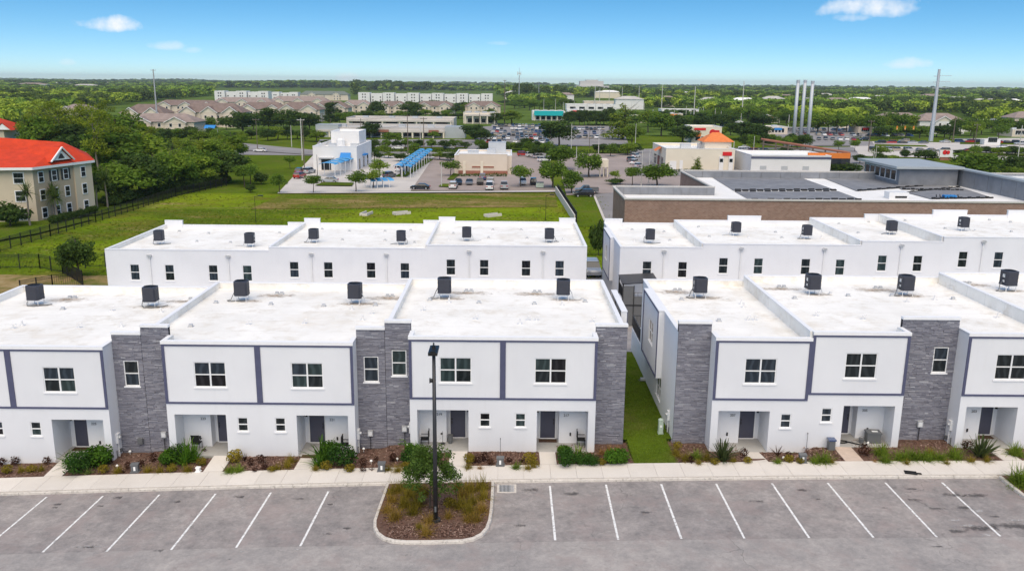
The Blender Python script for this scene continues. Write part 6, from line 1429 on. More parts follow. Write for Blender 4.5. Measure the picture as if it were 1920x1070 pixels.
# tan restaurant with orange tower
Y0 = P(1310, 319)[1]; xa, xb = xpx(1247, 319, Y0), xpx(1376, 319, Y0); zt = zpx(1300, 279, Y0)
b = thing('restaurant', ((xa+xb)/2, Y0, -3), 'cream restaurant with orange tiled tower and red sign', 'building')
flat_block(b, xa, xb, Y0, Y0+24, -3.3, zt, 'pale_cream', 'white_roof_far', .7)
tx0, tx1 = xpx(1322, 265, Y0+8), xpx(1372, 265, Y0+8); zz = zpx(1346, 266, Y0+8)
MB().box(tx0, tx1, Y0+8, Y0+15, zt-.7, zz).build('tower', MT['pale_cream'], b)
def hip(b, x0, x1, y0, y1, z, h, mat, over=.6, ridge=.35, nm='hip_roof'):
    x0 -= over; x1 += over; y0 -= over; y1 += over; r0 = x0+(x1-x0)*ridge; r1 = x1-(x1-x0)*ridge; ym = (y0+y1)/2; m = MB()
    m.quad((x0, y0, z), (x1, y0, z), (r1, ym, z+h), (r0, ym, z+h)).quad((x1, y1, z), (x0, y1, z), (r0, ym, z+h), (r1, ym, z+h)).poly([(x0, y1, z), (x0, y0, z), (r0, ym, z+h)]).poly([(x1, y0, z), (x1, y1, z), (r1, ym, z+h)]).quad((x0, y0, z-.02), (x0, y1, z-.02), (x1, y1, z-.02), (x1, y0, z-.02))
    return m.build(nm, MT[mat], b)
hip(b, tx0, tx1, Y0+8, Y0+15, zz, 2.6, 'orange_tile', .8, .38)
MB().box(xpx(1355, 288, Y0), xpx(1372, 288, Y0), Y0-.25, Y0-.02, zpx(1363, 292, Y0), zpx(1363, 285, Y0)).build('red_sign', MT['sign_red'], b)
for px in (1352, 1370): MB().box(xpx(px-4, 305, Y0), xpx(px+4, 305, Y0), Y0-.3, Y0-.02, -3.2, zpx(px, 293, Y0)).build('window_bay', MT['white_wall_far'], b); MB().box(xpx(px-3, 305, Y0), xpx(px+3, 305, Y0), Y0-.34, Y0-.301, -.6, .4).build('window', MT['glass_dark'], b)
for k in range(3): MB().box(xa-.06, xa-.01, Y0+4+6*k, Y0+8+6*k, -2.6, .2).build('side_window', MT['brick_trim' if k == 1 else 'glass_dark'], b)
MB().poly([(xa, Y0+7, 3.0), (xa, Y0+12, 3.0), (xa-1.8, Y0+12, 1.9), (xa-1.8, Y0+7, 1.9)]).build('awning', MT['orange_tile'], b)
MB().box(xpx(1255, 310, Y0), xpx(1268, 310, Y0), Y0-.08, Y0-.01, -3.2, -.4).build('service_door', MT['white_wall_far'], b); MB().box(xpx(1274, 310, Y0), xpx(1280, 310, Y0), Y0-.08, Y0-.01, -3.2, -.2).build('service_door', MT['white_wall_far'], b)
roof_units(b, [(xa+8, Y0+12, 3, 2, 1.2), (xa+13, Y0+13, 2, 2, 1.3)], zt-.7)
# red signed restaurant behind it
Y0 = P(1325, 268)[1]; xa, xb = xpx(1296, 266, Y0), xpx(1352, 266, Y0); zt = zpx(1325, 238, Y0)
b = thing('restaurant', ((xa+xb)/2, Y0, -3), 'cream restaurant with red emblems behind the orange tower', 'building'); flat_block(b, xa, xb, Y0, Y0+16, -3.2, zt, 'pale_cream', 'white_roof_far', .6)
MB().box(xa-.1, xa+4, Y0-.15, Y0-.02, zt-4.2, zt-2.6).build('awning', MT['orange_band'], b); MB().cyl((xa+9, Y0-.2, zt-2.4), (xa+9, Y0-.03, zt-2.4), 1.4, 1.4, 14).build('round_sign', MT['sign_red'], b); MB().box(xb-4.5, xb-1, Y0-.15, Y0-.02, zt-2.8, zt-1.4).build('red_sign', MT['sign_red'], b); MB().box(xa+1, xa+6, Y0-.15, Y0-.02, zt-1.5, zt-.5).build('red_sign', MT['sign_red'], b)
slab_windows(b, xa, xb, Y0-.01, [-1.2], 4, 2.0, 1.8)
# white and orange building with the slanted truss
Y0 = P(1480, 326)[1]; xa, xb = xpx(1407, 324, Y0), xpx(1556, 324, Y0); zt = zpx(1480, 292, Y0)
b = thing('store', ((xa+xb)/2, Y0, -3), 'white store with purple and orange roof bands', 'building'); flat_block(b, xa, xb, Y0, Y0+18, -3.3, zt, 'white_wall_far', 'white_roof_far', .7)
MB().box(xa-.1, xb+.1, Y0-.12, Y0-.01, zt-.9, zt-.3).build('purple_band', MT['accent_band'], b)
MB().box(xpx(1515, 296, Y0+4), xpx(1594, 296, Y0+4), Y0+4, Y0+4.6, zpx(1555, 297, Y0+4), zpx(1555, 287, Y0+4)).build('orange_band', MT['orange_band'], b)
MB().box(xpx(1578, 300, Y0+4), xpx(1594, 300, Y0+4), Y0+4.1, Y0+14, -3.3, zpx(1555, 297, Y0+4)).build('side_block', MT['metal_dark'], b)
m_ = text_mesh('MATTRESS', 1.0) if False else None
for k in range(3): MB().box(xpx(1425+40*k, 312, Y0), xpx(1437+40*k, 312, Y0), Y0-.06, Y0-.01, -1.8, -.8).build('vent_panel', MT['galvanised'], b)
t = thing('conveyor_truss', P(1500, 300), 'slanting brown steel ramp truss behind the white store', 'truss'); Yt = Y0+26
a = atY(1432, 262, Yt); c = atY(1594, 287, Yt)
for dy in (0, 3):
    MB().cyl((a[0], Yt+dy, a[2]), (c[0], Yt+dy, c[2]), .35, .35, 6).build('chord', MT['brick_trim'], t); MB().cyl((a[0], Yt+dy, a[2]-1.4), (c[0], Yt+dy, c[2]-1.0), .2, .2, 6).build('chord', MT['wood_pole'], t)
for k in range(8):
    f = k/7; x = a[0]+(c[0]-a[0])*f; z = a[2]+(c[2]-a[2])*f; MB().cyl((x, Yt, -3.2), (x, Yt, z-.3), .25, .25, 6).build('leg', MT['wood_pole'], t); MB().cyl((x, Yt, z), (x, Yt+3, z), .15, .15, 5).build('tie', MT['brick_trim'], t)

# brick building with solar sheets
zt = 4.6; Yn = float(atz(1172, 374, zt)[1]); Xl = float(atz(1172, 374, zt)[0]); Yw = float(atz(1153, 352, zt)[1]); Xm = float(atz(1334, 352, zt)[0]); Yf = float(atz(1276, 322, zt)[1])
b = thing('brick_building', (60, Yn, -3), 'long brown brick building with dark solar sheets on its roof', 'building')
Xr = 135
m = MB(); m.quad((Xl, Yn, -4), (Xr, Yn, -4), (Xr, Yn, zt), (Xl, Yn, zt)).quad((Xl, Yw, -4), (Xl, Yn, -4), (Xl, Yn, zt), (Xl, Yw, zt)).quad((Xl, Yw, -4), (Xm, Yw, -4), (Xm, Yw, zt), (Xl, Yw, zt)).quad((Xm, Yf, -4), (Xm, Yw, -4), (Xm, Yw, zt), (Xm, Yf, zt)).quad((Xm, Yf, -4), (Xr, Yf, -4), (Xr, Yf, zt), (Xm, Yf, zt)).quad((Xr, Yn, -4), (Xr, Yf, -4), (Xr, Yf, zt), (Xr, Yn, zt)).build('brick_wall', MT['brick_wall'], b)
zr = zt-1.1
MB().quad((Xl+.3, Yn+.3, zr), (Xr, Yn+.3, zr), (Xr, Yw, zr), (Xl+.3, Yw, zr)).quad((Xm+.3, Yw, zr), (Xr, Yw, zr), (Xr, Yf-.3, zr), (Xm+.3, Yf-.3, zr)).build('roof', MT['white_roof_far'], b)
# inner parapet faces: grey metal panels, each its own part
def panels(x0, y0, x1, y1, z0, z1, n):
    for i in range(n):
        f0, f1 = i/n, (i+.985)/n; ax, ay, bx, by = x0+(x1-x0)*f0, y0+(y1-y0)*f0, x0+(x1-x0)*f1, y0+(y1-y0)*f1
        d = Vector((bx-ax, by-ay, 0)).normalized(); nx, ny = -d.y*.12, d.x*.12
        MB().prism([(ax, ay), (bx, by), (bx+nx, by+ny), (ax+nx, ay+ny)], z0, z1).build('parapet_panel', MT['grey_panel'], b)
panels(Xl+.3, Yw-.32, Xm+.2, Yw-.32, zr, zt+.15, 12); panels(Xm+.4, Yf-.4, Xr, Yf-.4, zr, zt+.15, 26)
c = MB(); c.box(Xl-.15, Xr, Yn-.15, Yn+.35, zt+.0, zt+.22).box(Xl-.15, Xl+.3, Yn+.35, Yw-.15, zt, zt+.22).box(Xl-.15, Xm+.3, Yw-.15, Yw+.25, zt+.16, zt+.38).box(Xm-.15, Xm+.3, Yw+.25, Yf-.2, zt, zt+.22).box(Xm-.15, Xr, Yf-.2, Yf+.25, zt+.16, zt+.38); c.build('coping', MT['pole_concrete'], b)
def solar(px, y=zr): 
    q = [atz(p_[0], p_[1], zr) for p_ in px]; return q
for k, quad_ in enumerate(([(1335, 333), (1500, 333), (1567, 357), (1375, 358)], [(1378, 360), (1571, 359), (1615, 375), (1406, 376)], [(1545, 335), (1660, 335), (1730, 350), (1606, 359)], [(1700, 362), (1800, 352), (1862, 372), (1745, 374)], [(1663, 340), (1760, 345), (1806, 358), (1690, 356)])):
    q = solar(quad_); MB().quad(*[(p_[0], p_[1], zr+.06+.012*k) for p_ in (q[3], q[2], q[1], q[0])]).build('solar_sheet', MT['solar_sheet'], b)
    for u, v in ((0, 1), (2, 3)):
        m = MB(); n = 14
        for i in range(n):
            p0, p1 = q[u]+(q[v]-q[u])*i/n, q[u]+(q[v]-q[u])*(i+.8)/n; zz = zr+.14+.1*(i % 2); m.cyl((p0[0], p0[1], zz), (p1[0], p1[1], zz), .13, .13, 5)
        m.build('header_pipe', MT['black_rubber'], b)
# roof monitor with window band
qa = atz(1662, 342, zr); qb = atz(1700, 352, zr); Ym = float(qa[1]); Xa = float(qa[0]); 
Xb = Xa+3; Ymn = float(atz(1700, 348, zr)[1]); Xe = xpx(1795, 335, Ymn)
zm = zpx(1700, 316, Ymn)
MB().box(Xa, Xe, Ymn, Ymn+16, zr, zm).build('monitor_wall', MT['grey_panel'], b)
MB().prism([(Xa-1.2, Ymn-1.2), (Xe+.5, Ymn-1.2), (Xe+.5, Ymn+17), (Xa-1.2, Ymn+17)], zm+.01, zm+.45).build('monitor_roof', MT['zinc_roof'], b)
for k in range(6):
    y = Ymn+1.2+2.4*k; f = MB().box(Xa-.1, Xa-.002, y, y+2.1, zm-2.4, zm-.4).build('window', MT['window_vinyl'], b); MB().box(Xa-.14, Xa-.102, y+.15, y+1.95, zm-2.25, zm-.55).build('pane', MT['glass_black'], f)
XR = Xe+.6
for k in range(9):
    y0_, y1_ = Ymn+8-(Ymn+8-Yn-1)*k/9, Ymn+8-(Ymn+8-Yn-1)*(k+.98)/9
    MB().box(XR, XR+.4, min(y0_, y1_), max(y0_, y1_), zr, zm-.2).build('screen_panel', MT['grey_panel'], b)
MB().box(XR-.3, XR+1.2, Yn+1, Ymn+8, zm-.19, zm+.1).build('screen_cap', MT['zinc_roof'], b)
q = atz(1680, 372, zr); MB().prism([(q[0]-1.6, q[1]-1), (q[0]+1.6, q[1]-1), (q[0]+1.6, q[1]+1), (q[0]-1.6, q[1]+1)], zr, zr+1.1).build('roof_hatch', MT['white_metal'], b); MB().box(q[0]-.6, q[0]+1.3, q[1]-1.05, q[1]-1.01, zr+.2, zr+.5).build('hatch_vent', MT['black_rubber'], b)
q = atz(1775, 372, zr); m = MB()
for k in range(7): m.cyl((q[0]-2+.6*k, q[1]-.6, zr+.3), (q[0]-1.4+.6*k, q[1]+.8, zr+.5), .08, .08, 5)
m.build('pipe_run', MT['black_rubber'], b); MB().prism([(q[0]-.6, q[1]-.5), (q[0]+1.4, q[1]-.5), (q[0]+1.4, q[1]+.5), (q[0]-.6, q[1]+.5)], zr+.1, zr+.55).build('pump_box', MT['awning_blue'], b)
q = atz(1895, 355, zr); MB().tube([(q[0]-3, q[1], zr), (q[0]-3, q[1], zr+1.6), (q[0]-2.2, q[1], zr+2.1), (q[0]+4, q[1], zr+2.1)], .35, 8).build('duct', MT['galvanised'], b)

# red roofed apartment house
zt = P(110, 405)[2]
b = thing('apartment_house', (P(80, 415)[0], P(80, 415)[1], -2.8), 'three storey tan apartment house with bright red hip roof', 'building')
cR = P(178, 396); cM = P(72, 417); Hh = 9.4; zb = -3.4
A = (cM[0]-28, cM[1]-5.5); B = (cM[0], cM[1]); Cc = (cR[0], cR[1]); 
dirv = Vector((Cc[0]-B[0], Cc[1]-B[1], 0)).normalized(); dirv2 = Vector((B[0]-A[0], B[1]-A[1], 0)).normalized(); back = Vector((-dirv2.y, dirv2.x, 0))
rv = Vector((Cc[0], Cc[1], 0)).normalized(); pl = [A, B, Cc, (Cc[0]+rv.x*15-1.5, Cc[1]+rv.y*15), (A[0]+back.x*22, A[1]+back.y*22)]
m = MB(); ztop = zb+Hh+.6
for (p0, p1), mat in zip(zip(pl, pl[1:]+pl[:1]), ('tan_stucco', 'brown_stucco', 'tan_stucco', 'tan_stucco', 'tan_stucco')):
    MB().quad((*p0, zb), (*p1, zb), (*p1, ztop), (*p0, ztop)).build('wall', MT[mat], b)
e2 = (B[0]*.32+Cc[0]*.68, B[1]*.32+Cc[1]*.68); nv_ = Vector((dirv.y, -dirv.x, 0))*.25
MB().prism([(e2[0]+nv_.x, e2[1]+nv_.y), (Cc[0]+nv_.x, Cc[1]+nv_.y), (Cc[0]-.05, Cc[1]), e2], zb, ztop-.46).build('corner_bay', MT['tan_stucco'], b)
cx = sum(p[0] for p in pl)/5; cy = sum(p[1] for p in pl)/5
ov = [(p[0]+(p[0]-cx)*.05, p[1]+(p[1]-cy)*.10) for p in pl]
r0 = ((A[0]+pl[4][0])/2+6, (A[1]+pl[4][1])/2); r1 = (B[0]*.4+Cc[0]*.25+pl[3][0]*.35, (B[1]*.4+Cc[1]*.25+pl[3][1]*.35)); zr_ = ztop+5.6; zr1 = ztop+3.3
m = MB(); m.quad((*ov[0], ztop), (*ov[1], ztop), (*r1, zr1), (*r0, zr_)).poly([(*ov[1], ztop), (*ov[2], ztop), (*r1, zr1)]).poly([(*ov[2], ztop), (*ov[3], ztop), (*r1, zr1)]).quad((*ov[3], ztop), (*ov[4], ztop), (*r0, zr_), (*r1, zr1)).poly([(*ov[4], ztop), (*ov[0], ztop), (*r0, zr_)])
rf = m.build('roof', MT['red_tile'], b)
for p0, p1 in zip(ov[:3], ov[1:4]): MB().prism([p0, p1, (p1[0]*.995+cx*.005, p1[1]*.995+cy*.005), (p0[0]*.995+cx*.005, p0[1]*.995+cy*.005)], ztop-.45, ztop-.01).build('fascia', MT['coping_white'], b)
# dormer gable
gm = (Vector((*B, 0))*.55+Vector((*Cc, 0))*.45); nrm_ = Vector((dirv.y, -dirv.x, 0))
g0 = gm-dirv*2.3+nrm_*.6; g1 = gm+dirv*2.3+nrm_*.6; zg = ztop+.7; inn = -nrm_*6
MB().poly([(g0.x, g0.y, zg), (g1.x, g1.y, zg), (gm.x+nrm_.x*.6, gm.y+nrm_.y*.6, zg+1.9)]).build('gable', MT['coping_white'], b)
m = MB(); apx = (gm.x+nrm_.x*.9, gm.y+nrm_.y*.9, zg+2.2); api = (gm.x+inn.x, gm.y+inn.y, zg+2.2)
e0 = g0-dirv*.5+nrm_*.3; e1 = g1+dirv*.5+nrm_*.3
m.quad((e0.x, e0.y, zg-.2), apx, api, (e0.x+inn.x, e0.y+inn.y, zg-.2)).quad((e1.x, e1.y, zg-.2), apx, api, (e1.x+inn.x, e1.y+inn.y, zg-.2)).build('gable_roof', MT['red_tile'], b)
for s in (-1, 1):
    MB().cyl((e0.x if s < 0 else e1.x, e0.y if s < 0 else e1.y, zg-.15), (apx[0]+nrm_.x*.05, apx[1]+nrm_.y*.05, apx[2]+.02), .16, .16, 5).build('bargeboard', MT['coping_white'], b)
gl = gm+nrm_*.64; MB().poly([(gl.x-dirv.x*.8, gl.y-dirv.y*.8, zg+.25), (gl.x+dirv.x*.8, gl.y+dirv.y*.8, zg+.25), (gl.x+dirv.x*.2, gl.y+dirv.y*.2, zg+1.1), (gl.x-dirv.x*.2, gl.y-dirv.y*.2, zg+1.1)]).build('gable_vent', MT['metal_dark'], b)
def wall_window(b, p0, p1, f, z, w=1.0, h=1.6, shut=False):
    d = Vector((p1[0]-p0[0], p1[1]-p0[1], 0)); L = d.length; d.normalize(); c = Vector((*p0, z))+d*L*f; an = math.atan2(d.y, d.x)
    key = ('wall', w, h)
    if key not in WIN:
        fm = MB().box(-w/2-.14, w/2+.14, -.1, .0, -h/2-.14, h/2+.14).mesh('window'); fm.materials.append(MT['coping_white'])
        pm = [MB().quad((-w/2, -.11, a_), (w/2, -.11, a_), (w/2, -.11, b__), (-w/2, -.11, b__)).mesh('pane') for a_, b__ in ((-h/2, -.04), (.04, h/2))]
        for q_ in pm: q_.materials.append(MT['glass_dark'])
        sh = MB().box(-.22, .22, -.07, 0, -h/2-.1, h/2+.1).mesh('shutter'); sh.materials.append(MT['metal_dark']); WIN[key] = (fm, pm, sh)
    fm, pm, sh = WIN[key]; o = bpy.data.objects.new('window', fm); link(o, b); o.location = c-ORG[b.name]; o.rotation_euler = (0, 0, an)
    for q_ in pm: link(bpy.data.objects.new('pane', q_), o)
    if shut:
        for s in (-1, 1): k = bpy.data.objects.new('shutter', sh); link(k, o); k.location = (s*(w/2+.38), 0, 0)
for z in (zb+1.9, zb+5.0, zb+8.1):
    for f in (.52, .92): wall_window(b, A, B, f-.0, z, 1.5, 1.7)
    for k, f in enumerate((.12, .34, .54)): wall_window(b, B, Cc, f, z, 1.0, 1.7, z > zb+7 and k in (1, 2))
    wall_window(b, (B[0]+nv_.x, B[1]+nv_.y), (Cc[0]+nv_.x, Cc[1]+nv_.y), .83, z, 1.0, 1.7)
# second red roof behind the left edge
q = P(-5, 262); b = thing('apartment_house', q, 'second red hip roof at the left edge behind the trees', 'building')
h_ = zpx(0, 244, q[1])-q[2]; w_ = 28
MB().box(q[0]-w_, q[0]+3, q[1], q[1]+18, q[2]-.5, q[2]+h_).build('wall', MT['tan_stucco'], b); hip(b, q[0]-w_, q[0]+3, q[1], q[1]+18, q[2]+h_, 5.2, 'red_tile', 1.0, .3)
gx = xpx(8, 240, q[1]); MB().poly([(gx-3, q[1]-1.2, q[2]+h_+.2), (gx+3, q[1]-1.2, q[2]+h_+.2), (gx, q[1]-1.2, q[2]+h_+2.6)]).build('gable', MT['coping_white'], b)
m = MB(); m.quad((gx-3.4, q[1]-1.5, q[2]+h_), (gx, q[1]-1.5, q[2]+h_+2.9), (gx, q[1]+7, q[2]+h_+2.9), (gx-3.4, q[1]+7, q[2]+h_)).quad((gx+3.4, q[1]-1.5, q[2]+h_), (gx, q[1]-1.5, q[2]+h_+2.9), (gx, q[1]+7, q[2]+h_+2.9), (gx+3.4, q[1]+7, q[2]+h_)).build('gable_roof', MT['red_tile'], b)
slab_windows(b, q[0]-w_, q[0]+3, q[1]-.01, [q[2]+1.8, q[2]+5], 6, 1.2, 1.6)

# strip mall
def mall(px0, px1, pyb, pyt, depth, label, wall='grey_roof_far', roof='grey_roof_far', cols=8, aw=()):
    Y0 = float(P((px0+px1)/2, pyb)[1]); xa, xb = xpx(px0, pyb, Y0), xpx(px1, pyb, Y0); zt = zpx((px0+px1)/2, pyt, Y0)
    b = thing('strip_mall', ((xa+xb)/2, Y0, -3), label, 'building')
    flat_block(b, xa, xb, Y0+3, Y0+depth, -3.2, zt, wall, roof, .8, 'pole_concrete')
    MB().box(xa+1, xb-1, Y0, Y0+2.98, zt-1.9, zt-1.0).build('arcade_roof', MT['concrete_far'], b)
    for i in range(cols+1):
        x = xa+1.5+(xb-xa-3)*i/cols; MB().box(x-.35, x+.35, Y0+.1, Y0+.8, -3.2, zt-1.91).build('column', MT['pale_cream'], b)
    slab_windows(b, xa, xb, Y0+2.99, [-1.3], cols, (xb-xa-6)/cols*.7, 2.4, 'glass_dark', 'pole_grey', 2)
    for f in aw: MB().box(xa+(xb-xa)*f-2.2, xa+(xb-xa)*f+2.2, Y0-.9, Y0-.02, zt-1.8, zt-.7).build('awning', MT['brick_trim'], b)
    roof_units(b, [(xa+(xb-xa)*f, Y0+depth*.5, 3, 2.5, 1.4) for f in (.15, .4, .62, .85)], zt-.8); return b, xa, xb, Y0, zt
b, xa, xb, Y0, zt = mall(592, 838, 258, 240, 38, 'long grey strip mall with columns behind the car wash', cols=12, aw=(.52, .90))
MB().box(xa-.1, xa+10, Y0+1, Y0+10, -3.2, zt+1.2).build('corner_block', MT['zinc_roof'], b); MB().box(xb-1, xb+8, Y0+1, Y0+12, -3.2, zt+.8).build('corner_block', MT['zinc_roof'], b)
b2, *_ = mall(648, 850, 238, 222, 30, 'second grey mall wing with pale roof behind the first', 'concrete_far', 'grey_roof_far', 6)
b3, *_ = mall(868, 932, 232, 212, 18, 'pale low shop with gable fronts right of the strip mall', 'pale_cream', 'grey_roof_far', 4)
mall(998, 1060, 226, 209, 22, 'shop with turquoise roof band beyond the big car park', 'white_wall_far', 'white_roof_far', 5)
Y0 = float(P(1029, 226)[1])-1.2; o = thing('turquoise_sign_band', (xpx(1029, 212, Y0), Y0, zpx(1029, 217, Y0)), 'turquoise fascia band on the far shop', 'fascia'); w_ = xpx(1055, 212, Y0)-xpx(1000, 212, Y0); MB().prism([(-w_/2, 0), (w_/2, 0), (w_/2, .5), (-w_/2, .5)], 0, zpx(1029, 207, Y0)-zpx(1029, 216, Y0)).build('panel', MT['teal_band'], o, local=True)
for px0, px1, yb, yt, lab in ((1062, 1155, 207, 196, 'pale shop roofs beyond the row of dark trees'), (1095, 1160, 200, 190, 'pinkish shops right below the hospital'), (1240, 1310, 213, 205, 'low pale shop behind the two oaks'), (965, 1010, 178, 170, 'long beige warehouse near the horizon'), (1830, 1925, 200, 194, 'long white warehouse among trees at the far right'), (1845, 1875, 272, 262, 'low pale booth at the right junction')):
    Y0 = float(P((px0+px1)/2, yb)[1]); xa, xb = xpx(px0, yb, Y0), xpx(px1, yb, Y0); zt = zpx((px0+px1)/2, yt, Y0); b = thing('shop', ((xa+xb)/2, Y0, -3), lab, 'building'); flat_block(b, xa, xb, Y0, Y0+(xb-xa)*.5, -3.3, zt, 'cream_stucco' if 'pink' in lab or 'beige' in lab else 'white_wall_far', 'grey_roof_far', .5); slab_windows(b, xa, xb, Y0-.01, [-.8], 5, (xb-xa)/9, 2)

# brown roofed apartments
def apartment(pxc, pyb, wpx, pyt, label, ng=3, roof='brown_shingle', wall='cream_stucco', floors=2, depth=15):
    q = P(pxc, pyb); k = D(q)/FOC; w = wpx*k; H = zpx(pxc, pyt, q[1])-q[2]; rh = H*.38; eh = H-rh; x0, x1 = q[0]-w/2, q[0]+w/2; y0, y1 = q[1], q[1]+depth; z = q[2]
    b = thing('apartment_block', q, label, 'building', 'brown roofed apartment blocks')
    MB().box(x0, x1, y0, y1, z-.5, z+eh).build('wall', MT[wall], b)
    hip(b, x0, x1, y0, y1, z+eh+.03, rh, roof, .8, min(.3, depth/w*.45), 'roof')
    for i in range(ng):
        gx = x0+w*(i+.5)/ng; gw = min(4.6, w/ng*.36); gh = rh*.62
        MB().box(gx-gw, gx+gw, y0-1.6, y0+.5, z-.5, z+eh-.02).build('bay', MT[wall], b)
        g_ = MB().poly([(gx-gw, y0-1.6, z+eh), (gx+gw, y0-1.6, z+eh), (gx, y0-1.6, z+eh+gh)]).build('gable', MT['pale_cream'], b)
        m = MB(); yb_ = y0+depth*.45; m.quad((gx-gw-.6, y0-2.1, z+eh-.25), (gx, y0-2.1, z+eh+gh+.2), (gx, yb_, z+eh+gh+.2), (gx-gw-.6, yb_, z+eh-.25)).quad((gx+gw+.6, y0-2.1, z+eh-.25), (gx, y0-2.1, z+eh+gh+.2), (gx, yb_, z+eh+gh+.2), (gx+gw+.6, yb_, z+eh-.25)); m.build('gable_roof', MT[roof], b)
        MB().cyl((gx-gw-.6, y0-2.15, z+eh-.3), (gx, y0-2.15, z+eh+gh+.15), .2, .2, 4).cyl((gx+gw+.6, y0-2.15, z+eh-.3), (gx, y0-2.15, z+eh+gh+.15), .2, .2, 4).build('bargeboard', MT['white_wall_far'], g_)
        for f in range(floors):
            zz = z+1.7+(eh-.6)/floors*f
            slab_windows(b, gx-gw, gx+gw, y0-1.61, [zz], 2, 1.1, 1.5, margin=.5)
    for f in range(floors): slab_windows(b, x0, x1, y0-.01, [z+1.7+(eh-.6)/floors*f], max(2, ng+1), 1.2, 1.5, margin=.2, skip=())
    return b
APT = [(140, 222, 50, 196, 'far left brown roofed block half hidden by the pines', 2, 'brown_shingle_light'), (268, 240, 80, 196, 'brown roofed block right of the tall grey pole', 2, 'brown_shingle'), (300, 252, 130, 214, 'low wide clubhouse with brown roof above the pines', 2, 'brown_shingle_light'), (350, 214, 120, 188, 'back brown block behind the clubhouse', 3, 'brown_shingle'), (395, 238, 120, 194, 'big brown gabled block above the blue pool awnings', 3, 'brown_shingle'), (455, 206, 110, 183, 'brown roofed block below the white flats, left one', 3, 'brown_shingle_light'), (490, 226, 90, 192, 'brown gabled block left of the dark oaks', 2, 'brown_shingle'), (560, 206, 110, 181, 'brown roofed block below the white flats, right one', 3, 'brown_shingle_light'), (560, 228, 80, 192, 'brown gabled block among the dark oaks', 2, 'brown_shingle'), (618, 222, 70, 190, 'brown gabled block right of the dark oaks', 2, 'brown_shingle'),
       (668, 213, 60, 188, 'brown block left of the long white flats', 2, 'brown_shingle_light'), (735, 214, 60, 190, 'brown block behind the mall, left one', 2, 'brown_shingle'), (815, 214, 76, 190, 'brown block behind the mall, middle one', 2, 'brown_shingle'), (905, 214, 66, 190, 'brown block behind the mall, right one', 2, 'brown_shingle')]
for a in APT: apartment(*a[:5], ng=a[5], roof=a[6])
apartment(608, 188, 90, 171, 'grey green roofed block beside the left white flats', 2, 'green_shingle', 'cream_stucco')
apartment(1690, 244, 85, 212, 'tan roofed plaza block left of the great steel pole', 2, 'brown_shingle_light', 'cream_stucco'); apartment(1765, 250, 85, 213, 'tan roofed plaza block right of the great steel pole', 1, 'brown_shingle_light', 'white_wall_far'); apartment(1935, 240, 70, 210, 'tan roofed block at the right picture edge', 1, 'brown_shingle_light')
apartment(500, 205, 60, 186, 'small brown block in the middle of the left apartments', 1, 'brown_shingle')
def flats(px0, px1, yb, yt, n, label):
    Y0 = float(P((px0+px1)/2, yb)[1]); b = thing('flat_roof_apartments', (xpx((px0+px1)/2, yb, Y0), Y0, -3), label, 'building')
    for i in range(n):
        a_, c_ = xpx(px0+(px1-px0)*i/n, yb, Y0), xpx(px0+(px1-px0)*(i+.93)/n, yb, Y0); off = (i % 2)*3; zt = zpx((px0+px1)/2, yt+(i % 2)*1.5, Y0)
        flat_block(b, a_, c_, Y0+off, Y0+off+16, -3.3, zt, 'white_wall_far', 'white_roof_far', .6)
        slab_windows(b, a_, c_, Y0+off-.01, [-.5, 3.0, 6.2][:max(1, int((zt+2)/3.3))], 4, 1.4, 1.5, 'glass_black', 'white_wall_far', .8, skip=(1, 2) if i % 2 else (0, 3))
    return b
flats(403, 505, 190, 171, 5, 'long white flat roofed apartments, left of the grey green roof'); flats(672, 925, 193, 175, 11, 'long white flat roofed apartments behind the mall'); flats(508, 560, 187, 173, 3, 'short white flat roofed apartments left of the grey green roof')
# hospital on the horizon
Y0 = 2300.; b = thing('hospital', (xpx(1110, 165, Y0), Y0, -3), 'pale grey hospital block on the horizon', 'building')
for px0, px1, yt in ((1080, 1142, 161), (1088, 1132, 152), (1100, 1122, 150)):
    a_, c_ = xpx(px0, 165, Y0), xpx(px1, 165, Y0); MB().box(a_, c_, Y0+(161-yt), Y0+50, -5, zpx((px0+px1)/2, yt, Y0)).build('wing', MT['pole_concrete'], b)
a_, c_ = xpx(1084, 165, Y0), xpx(1140, 165, Y0); slab_windows(b, a_, c_, Y0-.02, [6, 12], 10, 5, 2.2, 'glass_blue', 'pole_concrete')
# pool awnings, signs
for px, py, w_, lab in ((374, 250, 14, 'blue awning by the apartment pool, left one'), (396, 252, 20, 'blue awning by the apartment pool, right one')):
    q = P(px, py); k = D(q)/FOC*w_; t = thing('pool_awning', q, lab, 'awning', 'blue pool awnings'); hip(t, -k/2, k/2, -2.5, 2.5, 2.8, 1.4, 'awning_blue', .2) if False else None
    MB().poly([(-k/2, -2.5, 2.8), (k/2, -2.5, 2.8), (k/2, 0, 4.2), (-k/2, 0, 4.2)]).poly([(-k/2, 2.5, 2.8), (k/2, 2.5, 2.8), (k/2, 0, 4.2), (-k/2, 0, 4.2)]).build('cloth', MT['awning_blue'], t, local=True)
    for sx in (-.45, .45):
        for sy in (-2.3, 2.3): MB().cyl((sx*k, sy, 0), (sx*k, sy, 2.85), .1, .1, 6).build('post', MT['white_metal'], t, local=True)
q = P(1772, 300); t = thing('monument_sign', q, 'white sign board with red emblem beyond the roof monitor', 'sign'); k = D(q)/FOC
MB().box(-12*k, 12*k, -.3, .3, 1.0, zpx(1772, 282, q[1])-q[2]).build('board', MT['white_wall_far'], t, local=True); MB().cyl((-3*k, -.42, 2.6), (-3*k, -.31, 2.6), 4.2*k, 4.2*k, 14).cyl((3*k, -.42, 2.6), (3*k, -.31, 2.6), 3.6*k, 3.6*k, 14).build('emblem', MT['sign_red'], t, local=True); MB().box(-10*k, 10*k, -.2, .2, -.3, .99).build('plinth', MT['brick_trim'], t, local=True)
